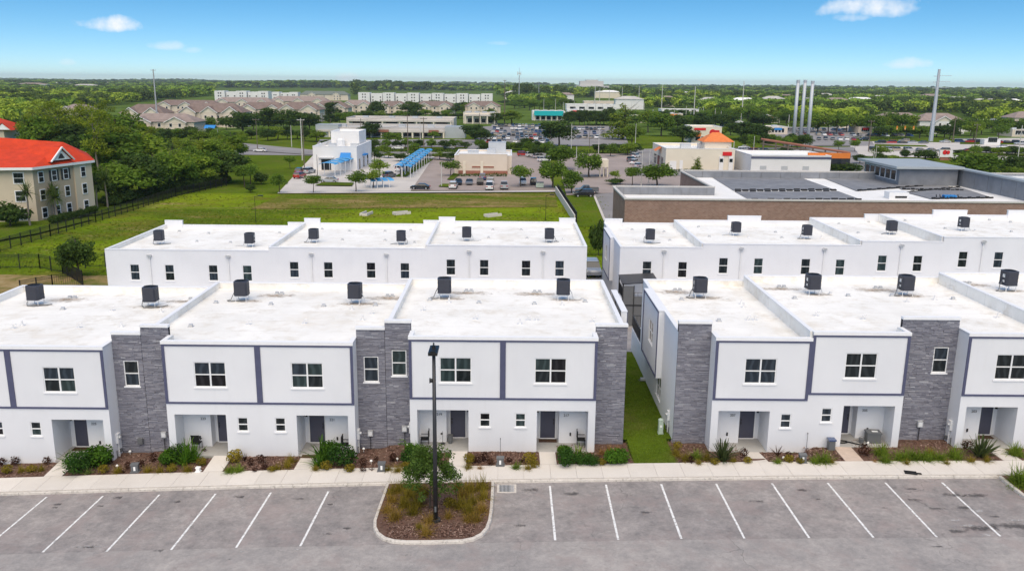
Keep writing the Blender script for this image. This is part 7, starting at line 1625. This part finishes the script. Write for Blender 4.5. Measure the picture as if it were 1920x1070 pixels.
q = P(1770, 238); t = thing('tower_sign', (q[0], q[1], zpx(1770, 226, q[1])), 'red upright emblem sign on the tan roofed plaza', 'sign'); k = D(q)/FOC; MB().box(-2.5*k, 2.5*k, -.3, .3, -3*k, 7*k).box(-1*k, 4*k, -.3, .3, 7*k, 9*k).build('emblem', MT['sign_red'], t, local=True)
q = P(1140, 332); t = thing('bank_kiosk', q, 'small cream drive through kiosk among the middle trees', 'kiosk'); k = D(q)/FOC
MB().box(-16*k, 0, 0, 5, 2.6, 4.6).build('kiosk_roof', MT['pale_cream'], t, local=True)
for s in (-15, -8, -1): MB().box((s-1)*k, (s+1)*k, .2, 1.0, -.2, 2.6).build('column', MT['pale_cream'], t, local=True)
MB().box(-6*k, -4*k, 2, 3, -.2, 2.0).build('machine', MT['black_metal'], t, local=True)
q = P(1012, 352); t = thing('dumpster', q, 'green dumpster at the end of the field kerb', 'dumpster'); MB().prism([(-.9, -.7), (.9, -.7), (.9, .7), (-.9, .7)], .15, 1.25).build('bin_body', MT['utility_green'], t, local=True); MB().prism([(-.95, -.75), (.95, -.75), (.95, .75), (-.95, .75)], 1.26, 1.36).build('lid', MT['grey_plastic'], t, local=True)

for k, (px, yb, w_, h_) in enumerate([(1080, 218, 34, 12), (1205, 230, 40, 13), (1262, 224, 36, 11), (1378, 240, 30, 12), (1440, 230, 44, 13), (1458, 252, 36, 14), (1545, 236, 40, 12), (1590, 240, 34, 12), (1622, 250, 26, 12), (1806, 246, 36, 13), (1872, 240, 40, 14), (1912, 256, 30, 13)]):
    Y0 = float(P(px, yb)[1]); xa, xb = xpx(px-w_/2, yb, Y0), xpx(px+w_/2, yb, Y0); zt = zpx(px, yb-h_, Y0)
    b = thing('shop', ((xa+xb)/2, Y0, -3), 'low pale shop between trees at right, %s from the left' % ordw(k), 'building', 'low shops at right'); flat_block(b, xa, xb, Y0, Y0+14, -3.3, zt, ('white_wall_far', 'pale_cream', 'cream_stucco')[k % 3], 'white_roof_far', .6); slab_windows(b, xa, xb, Y0-.01, [-1.0], 4, (xb-xa)/8, 2.0)
    MB().box(xa+(xb-xa)*.3, xa+(xb-xa)*.7, Y0-.3, Y0-.02, zt-1.6, zt-.5).build('sign_board', MT[('sign_red', 'awning_blue', 'orange_band', 'metal_dark')[k % 4]], b); roof_units(b, [((xa+xb)/2, Y0+7, 2.5, 2, 1.2)], zt-.6)
HAZE = 0.00007
# ------------------------------------------------------------------ trees in the middle distance
for a in [(57, 425, 340, 'cabbage palm before the red roofed house, left one'), (103, 412, 338, 'cabbage palm before the red roofed house, middle one'), (108, 415, 350, 'cabbage palm before the red roofed house, right one'), (183, 392, 325, 'cabbage palm at the right corner of the red roofed house'), (202, 390, 318, 'tall cabbage palm right of the red roofed house')]: palm(*a)
T = [('dark', 148, 520, 442, 'dark round tree standing by the left fence corner', 62), ('bushy', 20, 426, 382, 'dark round bush before the red roofed house', 56), ('street', 525, 362, 326, 'street tree at the lot kerb, leftmost', 28), ('street', 588, 362, 327, 'street tree at the lot kerb, second from the left', 26), ('street', 667, 360, 320, 'street tree at the lot kerb, third from the left', 34), ('light', 700, 352, 318, 'street tree over the blue canopy', 34), ('light', 712, 338, 299, 'pale green tree behind the blue canopy', 32), ('street', 544, 316, 291, 'small tree on the grass left of the car wash', 20), ('street', 458, 350, 308, 'tree at the end of the black fence', 34), ('street', 470, 345, 310, 'tree just right of the fence end', 30), ('bushy', 490, 345, 322, 'low dark bush left of the lot', 24), ('bushy', 470, 360, 346, 'small bush on the field edge', 18), ('light', 720, 296, 272, 'small tree behind the car wash', 22), ('street', 777, 286, 269, 'small tree beside the road pole', 20), ('street', 845, 330, 302, 'round tree left of the cream restaurant', 30), ('street', 976, 350, 311, 'round tree right of the parked pickup', 34), ('oak', 1036, 352, 298, 'large dark oak at the lot end', 50), ('oak', 1072, 362, 318, 'oak before the black parked car', 40), ('oak', 1052, 318, 270, 'oak behind the lot end oak', 48), ('oak', 1104, 332, 284, 'broad oak beside the cream kiosk', 48), ('light', 1153, 340, 320, 'thin palm like tree on the kerb island', 20), ('bushy', 1154, 346, 335, 'clipped hedge mound on the kerb island', 30), ('street', 1185, 348, 312, 'round tree left of the light poles', 28), ('oak', 1232, 350, 304, 'dark oak before the tan restaurant', 52), ('cone', 1307, 322, 294, 'small cone shaped tree by the tan restaurant wall', 18), ('cone', 1166, 262, 194, 'tall yellow green cypress beside the big car park', 46), ('bright', 1185, 272, 232, 'yellow green tree at the foot of the cypress', 36), ('bright', 1215, 248, 203, 'light green oak right of the cypress', 34), ('oak', 1240, 255, 210, 'dark oak right of the light green oak', 46), ('dark', 1048, 275, 222, 'great dark oak between the two car parks', 58), ('dark', 1280, 268, 234, 'dark oak left of the red signed restaurant', 44), ('dark', 988, 275, 258, 'low dark tree at the front of the big car park', 24), ('dark', 890, 262, 232, 'dark oak left of the big car park', 44), ('dark', 902, 268, 240, 'dark oak before the big car park corner', 40), ('dark', 693, 258, 228, 'dark oak before the strip mall', 36), ('oak', 725, 268, 248, 'small oak before the strip mall, left one', 24), ('oak', 742, 268, 248, 'small oak before the strip mall, right one', 24), ('oak', 815, 262, 245, 'small oak at the strip mall right end', 18), ('dark', 455, 252, 206, 'great dark oak left of the mall, nearest left', 56), ('dark', 505, 248, 203, 'great dark oak left of the mall, second', 50), ('dark', 545, 250, 205, 'great dark oak left of the mall, third', 52), ('dark', 580, 246, 210, 'great dark oak left of the mall, fourth', 40), ('dark', 625, 222, 192, 'dark oak between the brown blocks and the mall', 38), ('dark', 705, 218, 190, 'dark oak behind the mall, left one', 32), ('dark', 772, 216, 192, 'dark oak behind the mall, middle one', 42), ('dark', 850, 214, 196, 'dark oak behind the mall, right one', 40), ('bright', 874, 212, 192, 'yellow green tree by the right brown block', 18), ('dark', 1390, 262, 226, 'dark oak right of the orange tower', 50), ('dark', 1420, 265, 232, 'dark oak left of the steel stacks', 44), ('dark', 1350, 238, 212, 'dark oak behind the red signed restaurant', 50), ('dark', 1310, 232, 210, 'dark oak left behind the red signed restaurant', 44), ('dark', 1430, 240, 212, 'oak in the belt left of the stacks', 50), ('street', 1602, 285, 262, 'small dark tree by the orange band, right one', 16), ('street', 1572, 282, 264, 'small dark tree by the orange band, left one', 16), ('light', 1650, 300, 274, 'bright bush tree beside the wooden pole', 32), ('bushy', 1585, 324, 304, 'broad bush behind the brick roof', 62), ('oak', 1830, 345, 284, 'oak right of the roof monitor', 86), ('dark', 1895, 335, 288, 'dark oak at the right edge behind the brick roof', 50), ('bright', 1910, 350, 312, 'light green tree at the right edge', 50), ('bushy', 1735, 300, 282, 'yellow green bush behind the roof monitor', 40), ('bushy', 1695, 298, 280, 'small reddish bush behind the roof monitor', 16), ('light', 1455, 330, 262, 'tall oak behind the white store', 0), ('bright', 1735, 440, 375, 'light green tree top before the brick wall', 34), ('bushy', 1122, 478, 408, 'dark bush in the gap between the back rows', 30), ('light', 860, 275, 262, 'small bush by the road bend', 14), ('dark', 1780, 262, 235, 'oak behind the great steel pole', 30), ('bright', 960, 232, 205, 'yellow green tree above the big car park', 40), ('dark', 930, 232, 212, 'oak at the left back of the big car park', 26), ('bright', 1825, 262, 225, 'palm like tree right of the wooden pole', 34), ('street', 1870, 264, 232, 'small tree beyond the right junction', 30)]
for k in range(9): T.append(('dark', 1066+10*k, 236, 205+random.uniform(-2, 2), 'dark oak in the row above the car park, %s from the left' % ordw(k), 20))
for k in range(13): T.append(('oak' if k % 3 else 'bright', 1500+17*k+random.uniform(-3, 3), 250+random.uniform(-2, 2), 212+random.uniform(-6, 6), 'oak in the belt behind the stacks, %s from the left' % ordw(k), 34))
for k in range(7): T.append(('dark' if k % 2 else 'oak', 1800+20*k, 252+random.uniform(-3, 3), 222+random.uniform(-6, 4), 'oak in the belt right of the plaza, %s from the left' % ordw(k), 32))
for k in range(10): T.append(('bright' if k % 3 == 0 else 'oak', 1330+18*k, 228+random.uniform(-3, 3), 200+random.uniform(-5, 4), 'oak in the far belt behind the orange tower, %s from the left' % ordw(k), 32))
for k in range(8): T.append(('oak', 975+9*k, 205+random.uniform(-4, 4), 186+random.uniform(-3, 3), 'oak left of the hospital shops, %s from the left' % ordw(k), 22))
for k in range(16): T.append(('dark' if k % 3 else 'oak', 236+27*k+random.uniform(-6, 6), 254-1.4*k+random.uniform(-3, 3), 232-1.4*k+random.uniform(-5, 3), 'small oak before the brown blocks, %s from the left' % ordw(k), 26))
for k in range(12): T.append(('dark', 640+25*k+random.uniform(-6, 6), 207+random.uniform(-3, 3), 190+random.uniform(-3, 3), 'oak behind the long mall, %s from the left' % ordw(k), 24))
for k in range(14): T.append(('oak' if k % 2 else 'dark', 610+22*k+random.uniform(-5, 5), 279+random.uniform(-1, 1), 262+random.uniform(-4, 3), 'small roadside oak above the car wash road, %s from the left' % ordw(k), 20))
for k in range(8): T.append(('dark' if k % 2 else 'oak', 1195+24*k+random.uniform(-5, 5), 240+random.uniform(-4, 4), 214+random.uniform(-5, 3), 'oak in the belt right of the cypress, %s from the left' % ordw(k), 36))
for k in range(9): T.append(('oak' if k % 2 else 'dark', 1400+14*k+random.uniform(-4, 4), 276+random.uniform(-4, 6), 252+random.uniform(-4, 4), 'oak around the slanting truss, %s from the left' % ordw(k), 26))
fill = [(600, 700, 292, 270, 'car wash back road', 5), (905, 1030, 286, 268, 'road before the big car park', 8), (1060, 1160, 232, 212, 'shops below the hospital', 6), (230, 460, 268, 240, 'apartment drive', 12), (460, 600, 262, 238, 'mall side lawn', 8), (640, 930, 226, 208, 'mall back lawn', 14), (1170, 1330, 226, 206, 'far belt left of the tower', 10), (1640, 1780, 256, 236, 'plaza front', 9), (1420, 1480, 232, 210, 'lot left of the stacks', 5), (1790, 1930, 292, 276, 'right junction corner', 6), (945, 1075, 200, 184, 'far shops at centre', 9), (1000, 1060, 296, 268, 'middle lot edge', 4), (1120, 1200, 292, 266, 'bend of the service drive', 5), (1285, 1420, 258, 232, 'red signed restaurant', 7), (1395, 1480, 300, 276, 'slanting truss foot', 5), (640, 860, 300, 284, 'car wash rear kerb', 9), (1600, 1680, 310, 290, 'brick roof corner', 4)]
for x0, x1, yb, yt, where, n in fill:
    for k in range(n): T.append((('dark', 'oak', 'dark', 'bright')[k % 4], x0+(x1-x0)*(k+.5)/n+random.uniform(-3, 3), yb+random.uniform(-5, 4), yt+random.uniform(-4, 5), '%s tree by the %s, %s from the left' % (('dark', 'green', 'dark', 'light green')[k % 4], where, ordw(k)), random.uniform(20, 34)))
for a in T:
    if a[5] == 0: continue
    tree_px(*a[:5], wpx=a[5])
# the wood behind the red roofed house: rows of individual trees
def row(pts, kinds, h0, h1, name, w=(.8, 1.2)):
    for i, (px, py) in enumerate(pts):
        q = P(px, py); k = kinds[i % len(kinds)]; h = random.uniform(h0, h1)*(1.12 if k == 'pine' else .82)
        ty = float(np.interp(px, (0, 60, 100, 150, 190, 220, 260, 300, 340, 380, 420, 450), (236, 200, 190, 196, 184, 196, 214, 236, 252, 258, 236, 244)))+random.uniform(0, 30)
        h = max(4.5, min(h*1.15, float(atY(px, ty, q[1])[2]-q[2])))
        tree(k, q, h, '%s in the left wood, %s from the left in its %s row' % ({'pine': 'tall pine', 'oak': 'green oak', 'dark': 'dark oak', 'bright': 'light green tree'}[k], ordw(i), name), random.uniform(*w)*(1.15 if k == 'pine' else 1.35), 'trees of the left wood')
row([(205, 380), (240, 378), (262, 372), (290, 366), (318, 362), (345, 356), (372, 350), (398, 346), (425, 342), (222, 368), (330, 352)], ['bright', 'oak', 'dark', 'oak', 'bright', 'oak'], 9, 12, 'front')
row([(190, 345), (215, 340), (240, 338), (262, 335), (285, 330), (305, 335), (330, 328), (352, 325), (378, 322), (405, 320), (430, 316)], ['pine', 'oak', 'pine', 'bright', 'pine', 'dark'], 13, 16, 'second')
row([(60, 312), (90, 312), (118, 310), (145, 312), (170, 310), (198, 308), (225, 305), (250, 302), (278, 300), (305, 298)], ['pine', 'oak', 'pine', 'dark', 'pine'], 15, 18, 'third')
row([(70, 280), (95, 280), (120, 278), (148, 276), (172, 276), (200, 274), (225, 272), (250, 270)], ['dark', 'pine', 'oak', 'pine'], 15, 19, 'fourth')
row([(66, 258), (92, 256), (118, 254), (145, 252), (172, 250), (200, 248)], ['pine', 'dark', 'pine', 'oak'], 14, 19, 'back')
row([(355, 300), (385, 298), (412, 300), (440, 306), (425, 290)], ['bright', 'oak', 'pine'], 9, 13, 'road side')
for i in range(18):
    px = 200+i*13.5+random.uniform(-3, 3); py = 390-i*2.75; q = P(px, py-random.uniform(0, 3)); tree('bushy', q, random.uniform(1.8, 3.2), 'undergrowth bush behind the long black fence, %s from the left' % ordw(i), random.uniform(.9, 1.3), 'undergrowth of the left wood')
# hedge along the fence of the red roofed house
for i in range(14):
    px = 98+i*6.2; py = 425-i*1.6; q = P(px, py-3); tree('bushy', q, 1.7, 'clipped hedge plant by the black fence, %s from the left' % ordw(i), .7, 'hedge along the fence')

def hedge(a, c, h, w, label):
    a = P(*a); c = P(*c); d = c-a; L = float(np.hypot(d[0], d[1])); n = max(2, int(L/1.2)); g = random.Random(int(L*10))
    bl_ = [(L*(i+.5)/n, g.uniform(-.1, .1), h*.5, .95, w/2, h*.55*g.uniform(.85, 1.15)) for i in range(n)]
    me = np_mesh('hedge', leaf_cloud(int(60*n), bl_, .2, .6, .6, .4, n)); me.materials.append(MT['leaf_dark'])
    o = mobj('hedge', me, None); o.location = tuple(a); o.rotation_euler = (0, 0, math.atan2(d[1], d[0])); tag(o, label, 'hedge')
hedge((1060, 287), (1190, 289), 1.6, 2.2, 'dark clipped hedge along the road by the big car park')
hedge((640, 284), (880, 286), 1.2, 1.6, 'low dark hedge along the road behind the car wash')
hedge((1600, 262), (1700, 262), 1.6, 2.5, 'dark hedge before the right junction trees')
hedge((921, 276), (1035, 277), 1.4, 2.0, 'dark hedge at the front of the big car park')
hedge((860, 331), (950, 331), .9, 1.4, 'low hedge along the cream restaurant wall')
hedge((1250, 323), (1300, 323), 1.0, 1.6, 'low hedge along the tan restaurant wall')

# ------------------------------------------------------------------ woods to the horizon
FOR = []
for k, (leaf, sd) in enumerate((('forest_leaf', 301), ('forest_leaf_light', 302), ('forest_leaf_dark', 303))):
    g = random.Random(sd)
    cm = np_mesh('crown', leaf_cloud(260, blobs_round(g, 10, 6.0, 4.6, 3.6, 14, 2.0)+[(0, 0, 3.5, 3.0, 3.0, 2.5)], .95, .7, .55, .5, sd)); cm.materials.append(MT[leaf])
    q = P((30, 520, 1490)[k], (238, 178, 214)[k])
    t = thing('woodland_tree', q, ('dark tree at the left front edge of the far woods', 'light green tree above the left white flats', 'green tree at the front of the far woods behind the stacks')[k], 'tree')
    trunk_mb(6, .25, [], sd).build('trunk', MT['bark'], t, local=True); FOR.append(mobj('crown', cm, None, t))
lim = [(-400, 262), (0, 250), (110, 218), (225, 196), (400, 180), (945, 182), (962, 200), (1080, 198), (1165, 198), (1300, 214), (1400, 226), (1600, 238), (1650, 212), (1800, 212), (1830, 236), (1920, 225), (2300, 235)]
EXC = [(398, 665, 166, 196), (668, 932, 171, 198), (1056, 1170, 184, 212), (960, 1014, 168, 182), (1825, 1930, 193, 203), (1076, 1146, 160, 167), (1235, 1315, 203, 218), (990, 1066, 203, 230)]
lx = [a for a, b_ in lim]; ly = [b_ for a, b_ in lim]
def scatter(y0, y1, sp, smin, smax):
    out = []; y = y0
    Y = []
    n = int((y1-y0)*2*.72*(y0+y1)/2/(sp*sp)); yy = np.sqrt(rng.uniform(y0*y0, y1*y1, n)); xx = yy*rng.uniform(-.72, .72, n)
    pts = np.stack([xx, yy, np.full(n, -3.2)], 1); d = pts-CAMP; dep = d @ _f; px = 960+FOC*(d @ _r)/dep; py = 535-FOC*(d @ _u)/dep
    ok = py < np.interp(px, lx, ly)
    for a, b_, c, d_ in EXC: ok &= ~((px > a) & (px < b_) & (py > c) & (py < d_))
    pts = pts[ok]; s = rng.uniform(smin, smax, len(pts)); return pts, s
ps, ss = [], []
for a in ((260, 700, 8.0, .75, 1.25), (700, 1300, 10.0, .85, 1.35), (1300, 2400, 17.0, 1.3, 2.0), (2400, 4500, 36.0, 2.2, 3.4), (4500, 9000, 75.0, 3.2, 5.0)):
    p_, s_ = scatter(*a); ps.append(p_); ss.append(s_)
ps = np.concatenate(ps); ss = np.concatenate(ss)
nz = np.sin(ps[:, 0]*.012+1.3)*np.sin(ps[:, 1]*.009)+.6*np.sin(ps[:, 0]*.031+ps[:, 1]*.023)+rng.normal(0, .45, len(ps))-.25*(ps[:, 1] > 1300)-.5*(ps[:, 1] > 2400)+.6*((ps[:, 0] < -120) & (ps[:, 1] < 900))+.2
n2 = np.sin(ps[:, 0]*.006+.7)*np.sin(ps[:, 1]*.0075+1.1)+.5*np.sin(ps[:, 0]*.017-ps[:, 1]*.011)+rng.normal(0, .5, len(ps))
cls = np.where(nz > .55, 1, np.where(n2 > .1, 0, 2))
def forest(name, pts, scl, src, label):
    me = bpy.data.meshes.new(name); me.vertices.add(len(pts)); me.vertices.foreach_set('co', pts.astype(np.float32).ravel())
    at = me.attributes.new('scl', 'FLOAT_VECTOR', 'POINT'); far_ = pts[:, 1] > 1300; und = 1+.45*np.sin(pts[:, 0]*.004+pts[:, 1]*.0013)*np.sin(pts[:, 0]*.0011+2)
    sv = np.stack([scl*1.15, scl*1.15, np.where(far_, (.9+.14*scl)*und*rng.uniform(.5, 1.6, len(pts)), scl)], 1); at.data.foreach_set('vector', sv.astype(np.float32).ravel())
    ar = me.attributes.new('rot', 'FLOAT_VECTOR', 'POINT'); rv = np.zeros((len(pts), 3)); rv[:, 2] = rng.uniform(0, 6.28, len(pts)); ar.data.foreach_set('vector', rv.astype(np.float32).ravel())
    o = bpy.data.objects.new(name, me); link(o); tag(o, label, 'woods', kind='stuff')
    gt = bpy.data.node_groups.new(name, 'GeometryNodeTree'); gt.interface.new_socket('Geometry', in_out='INPUT', socket_type='NodeSocketGeometry'); gt.interface.new_socket('Geometry', in_out='OUTPUT', socket_type='NodeSocketGeometry')
    gi = gt.nodes.new('NodeGroupInput'); go = gt.nodes.new('NodeGroupOutput'); ip = gt.nodes.new('GeometryNodeInstanceOnPoints'); oi = gt.nodes.new('GeometryNodeObjectInfo'); oi.inputs['Object'].default_value = src; oi.transform_space = 'ORIGINAL'; oi.inputs['As Instance'].default_value = True
    n1 = gt.nodes.new('GeometryNodeInputNamedAttribute'); n1.data_type = 'FLOAT_VECTOR'; n1.inputs[0].default_value = 'scl'; n2 = gt.nodes.new('GeometryNodeInputNamedAttribute'); n2.data_type = 'FLOAT_VECTOR'; n2.inputs[0].default_value = 'rot'
    gt.links.new(gi.outputs[0], ip.inputs['Points']); gt.links.new(oi.outputs['Geometry'], ip.inputs['Instance']); gt.links.new(n1.outputs[0], ip.inputs['Scale']); gt.links.new(n2.outputs[0], ip.inputs['Rotation']); gt.links.new(ip.outputs[0], go.inputs[0])
    md = o.modifiers.new('woods', 'NODES'); md.node_group = gt
for k, nm in enumerate(('dark woodland canopy spreading to the horizon', 'light green woodland canopy spreading to the horizon', 'mid green woodland canopy spreading to the horizon')):
    forest('woodland', ps[cls == k], ss[cls == k], FOR[k], nm)
print('forest', len(ps))

# small pale houses and sheds showing between the trees of the far woods
HS = sorted(zip((1180, 1250, 1330, 1395, 1450, 1520, 1570, 1615, 1650, 1800, 1850, 1900, 965, 1030, 1060, 1140, 1475, 1545, 1745, 1880, 1360, 1290, 60, 110, 160, 200), (205, 200, 205, 208, 204, 205, 206, 203, 196, 200, 204, 205, 186, 182, 190, 184, 196, 190, 192, 188, 188, 186, 166, 163, 168, 160)))
for k, (px, py) in enumerate(HS):
    q = P(px, py); w_ = random.uniform(12, 26)*D(q)/700; hh = random.uniform(8.5, 10.5)
    b = thing('far_house', q, 'small pale house among the far woods, %s from the left' % ordw(k), 'house', 'pale houses among the far woods'); x0, x1, y0, y1 = q[0]-w_/2, q[0]+w_/2, q[1], q[1]+12
    MB().box(x0, x1, y0, y1, q[2]-1, q[2]+hh).build('wall', MT['pale_cream' if k % 2 else 'white_wall_far'], b); hip(b, x0, x1, y0, y1, q[2]+hh+.02, 3.0, ('brown_shingle_light', 'white_roof_far', 'grey_roof_far')[k % 3], .8, .3, 'roof')
# ------------------------------------------------------------------ haze
hz = MB().box(-9500, 9500, -350, 12500, -8, 75).mesh('haze')
m = NB('haze_air'); m.t.nodes.remove(m.b)
v = m.n('ShaderNodeVolumePrincipled'); v.inputs['Color'].default_value = (.86, .93, 1.0, 1); v.inputs['Density'].default_value = HAZE; v.inputs['Anisotropy'].default_value = .2
m.l(v.outputs[0], m.out.inputs['Volume'])
o = mobj('haze', hz, m.m); tag(o, 'thin pale haze over the whole town', 'haze', kind='stuff')

# coarse weeds and seed heads over the field
V = []
g = random.Random(77)
for i in range(15000):
    x = g.uniform(-85, 21); y = g.uniform(98, 189)
    if math.sin(x*.11+2*math.sin(y*.06))+g.gauss(0, .7) < -.2: continue
    z = G(x, y)-.05; w = g.uniform(.10, .34); h = g.uniform(.05, .22); a = g.uniform(0, 6.28); c_, s_ = math.cos(a)*w, math.sin(a)*w; lx_, ly_ = g.uniform(-.2, .2), g.uniform(-.2, .2)
    V += [(x-c_, y-s_, z), (x+c_, y+s_, z), (x+c_*.6+lx_, y+s_*.6+ly_, z+h), (x-c_*.6+lx_, y-s_*.6+ly_, z+h)]
me = np_mesh('field_weeds', np.array(V)); me.materials.append(leafmat('field_weed', (.13, .175, .014), (.25, .27, .04)))
o = mobj('field_weeds', me, None); tag(o, 'coarse weeds and seed heads across the rear field', 'grass', kind='stuff')
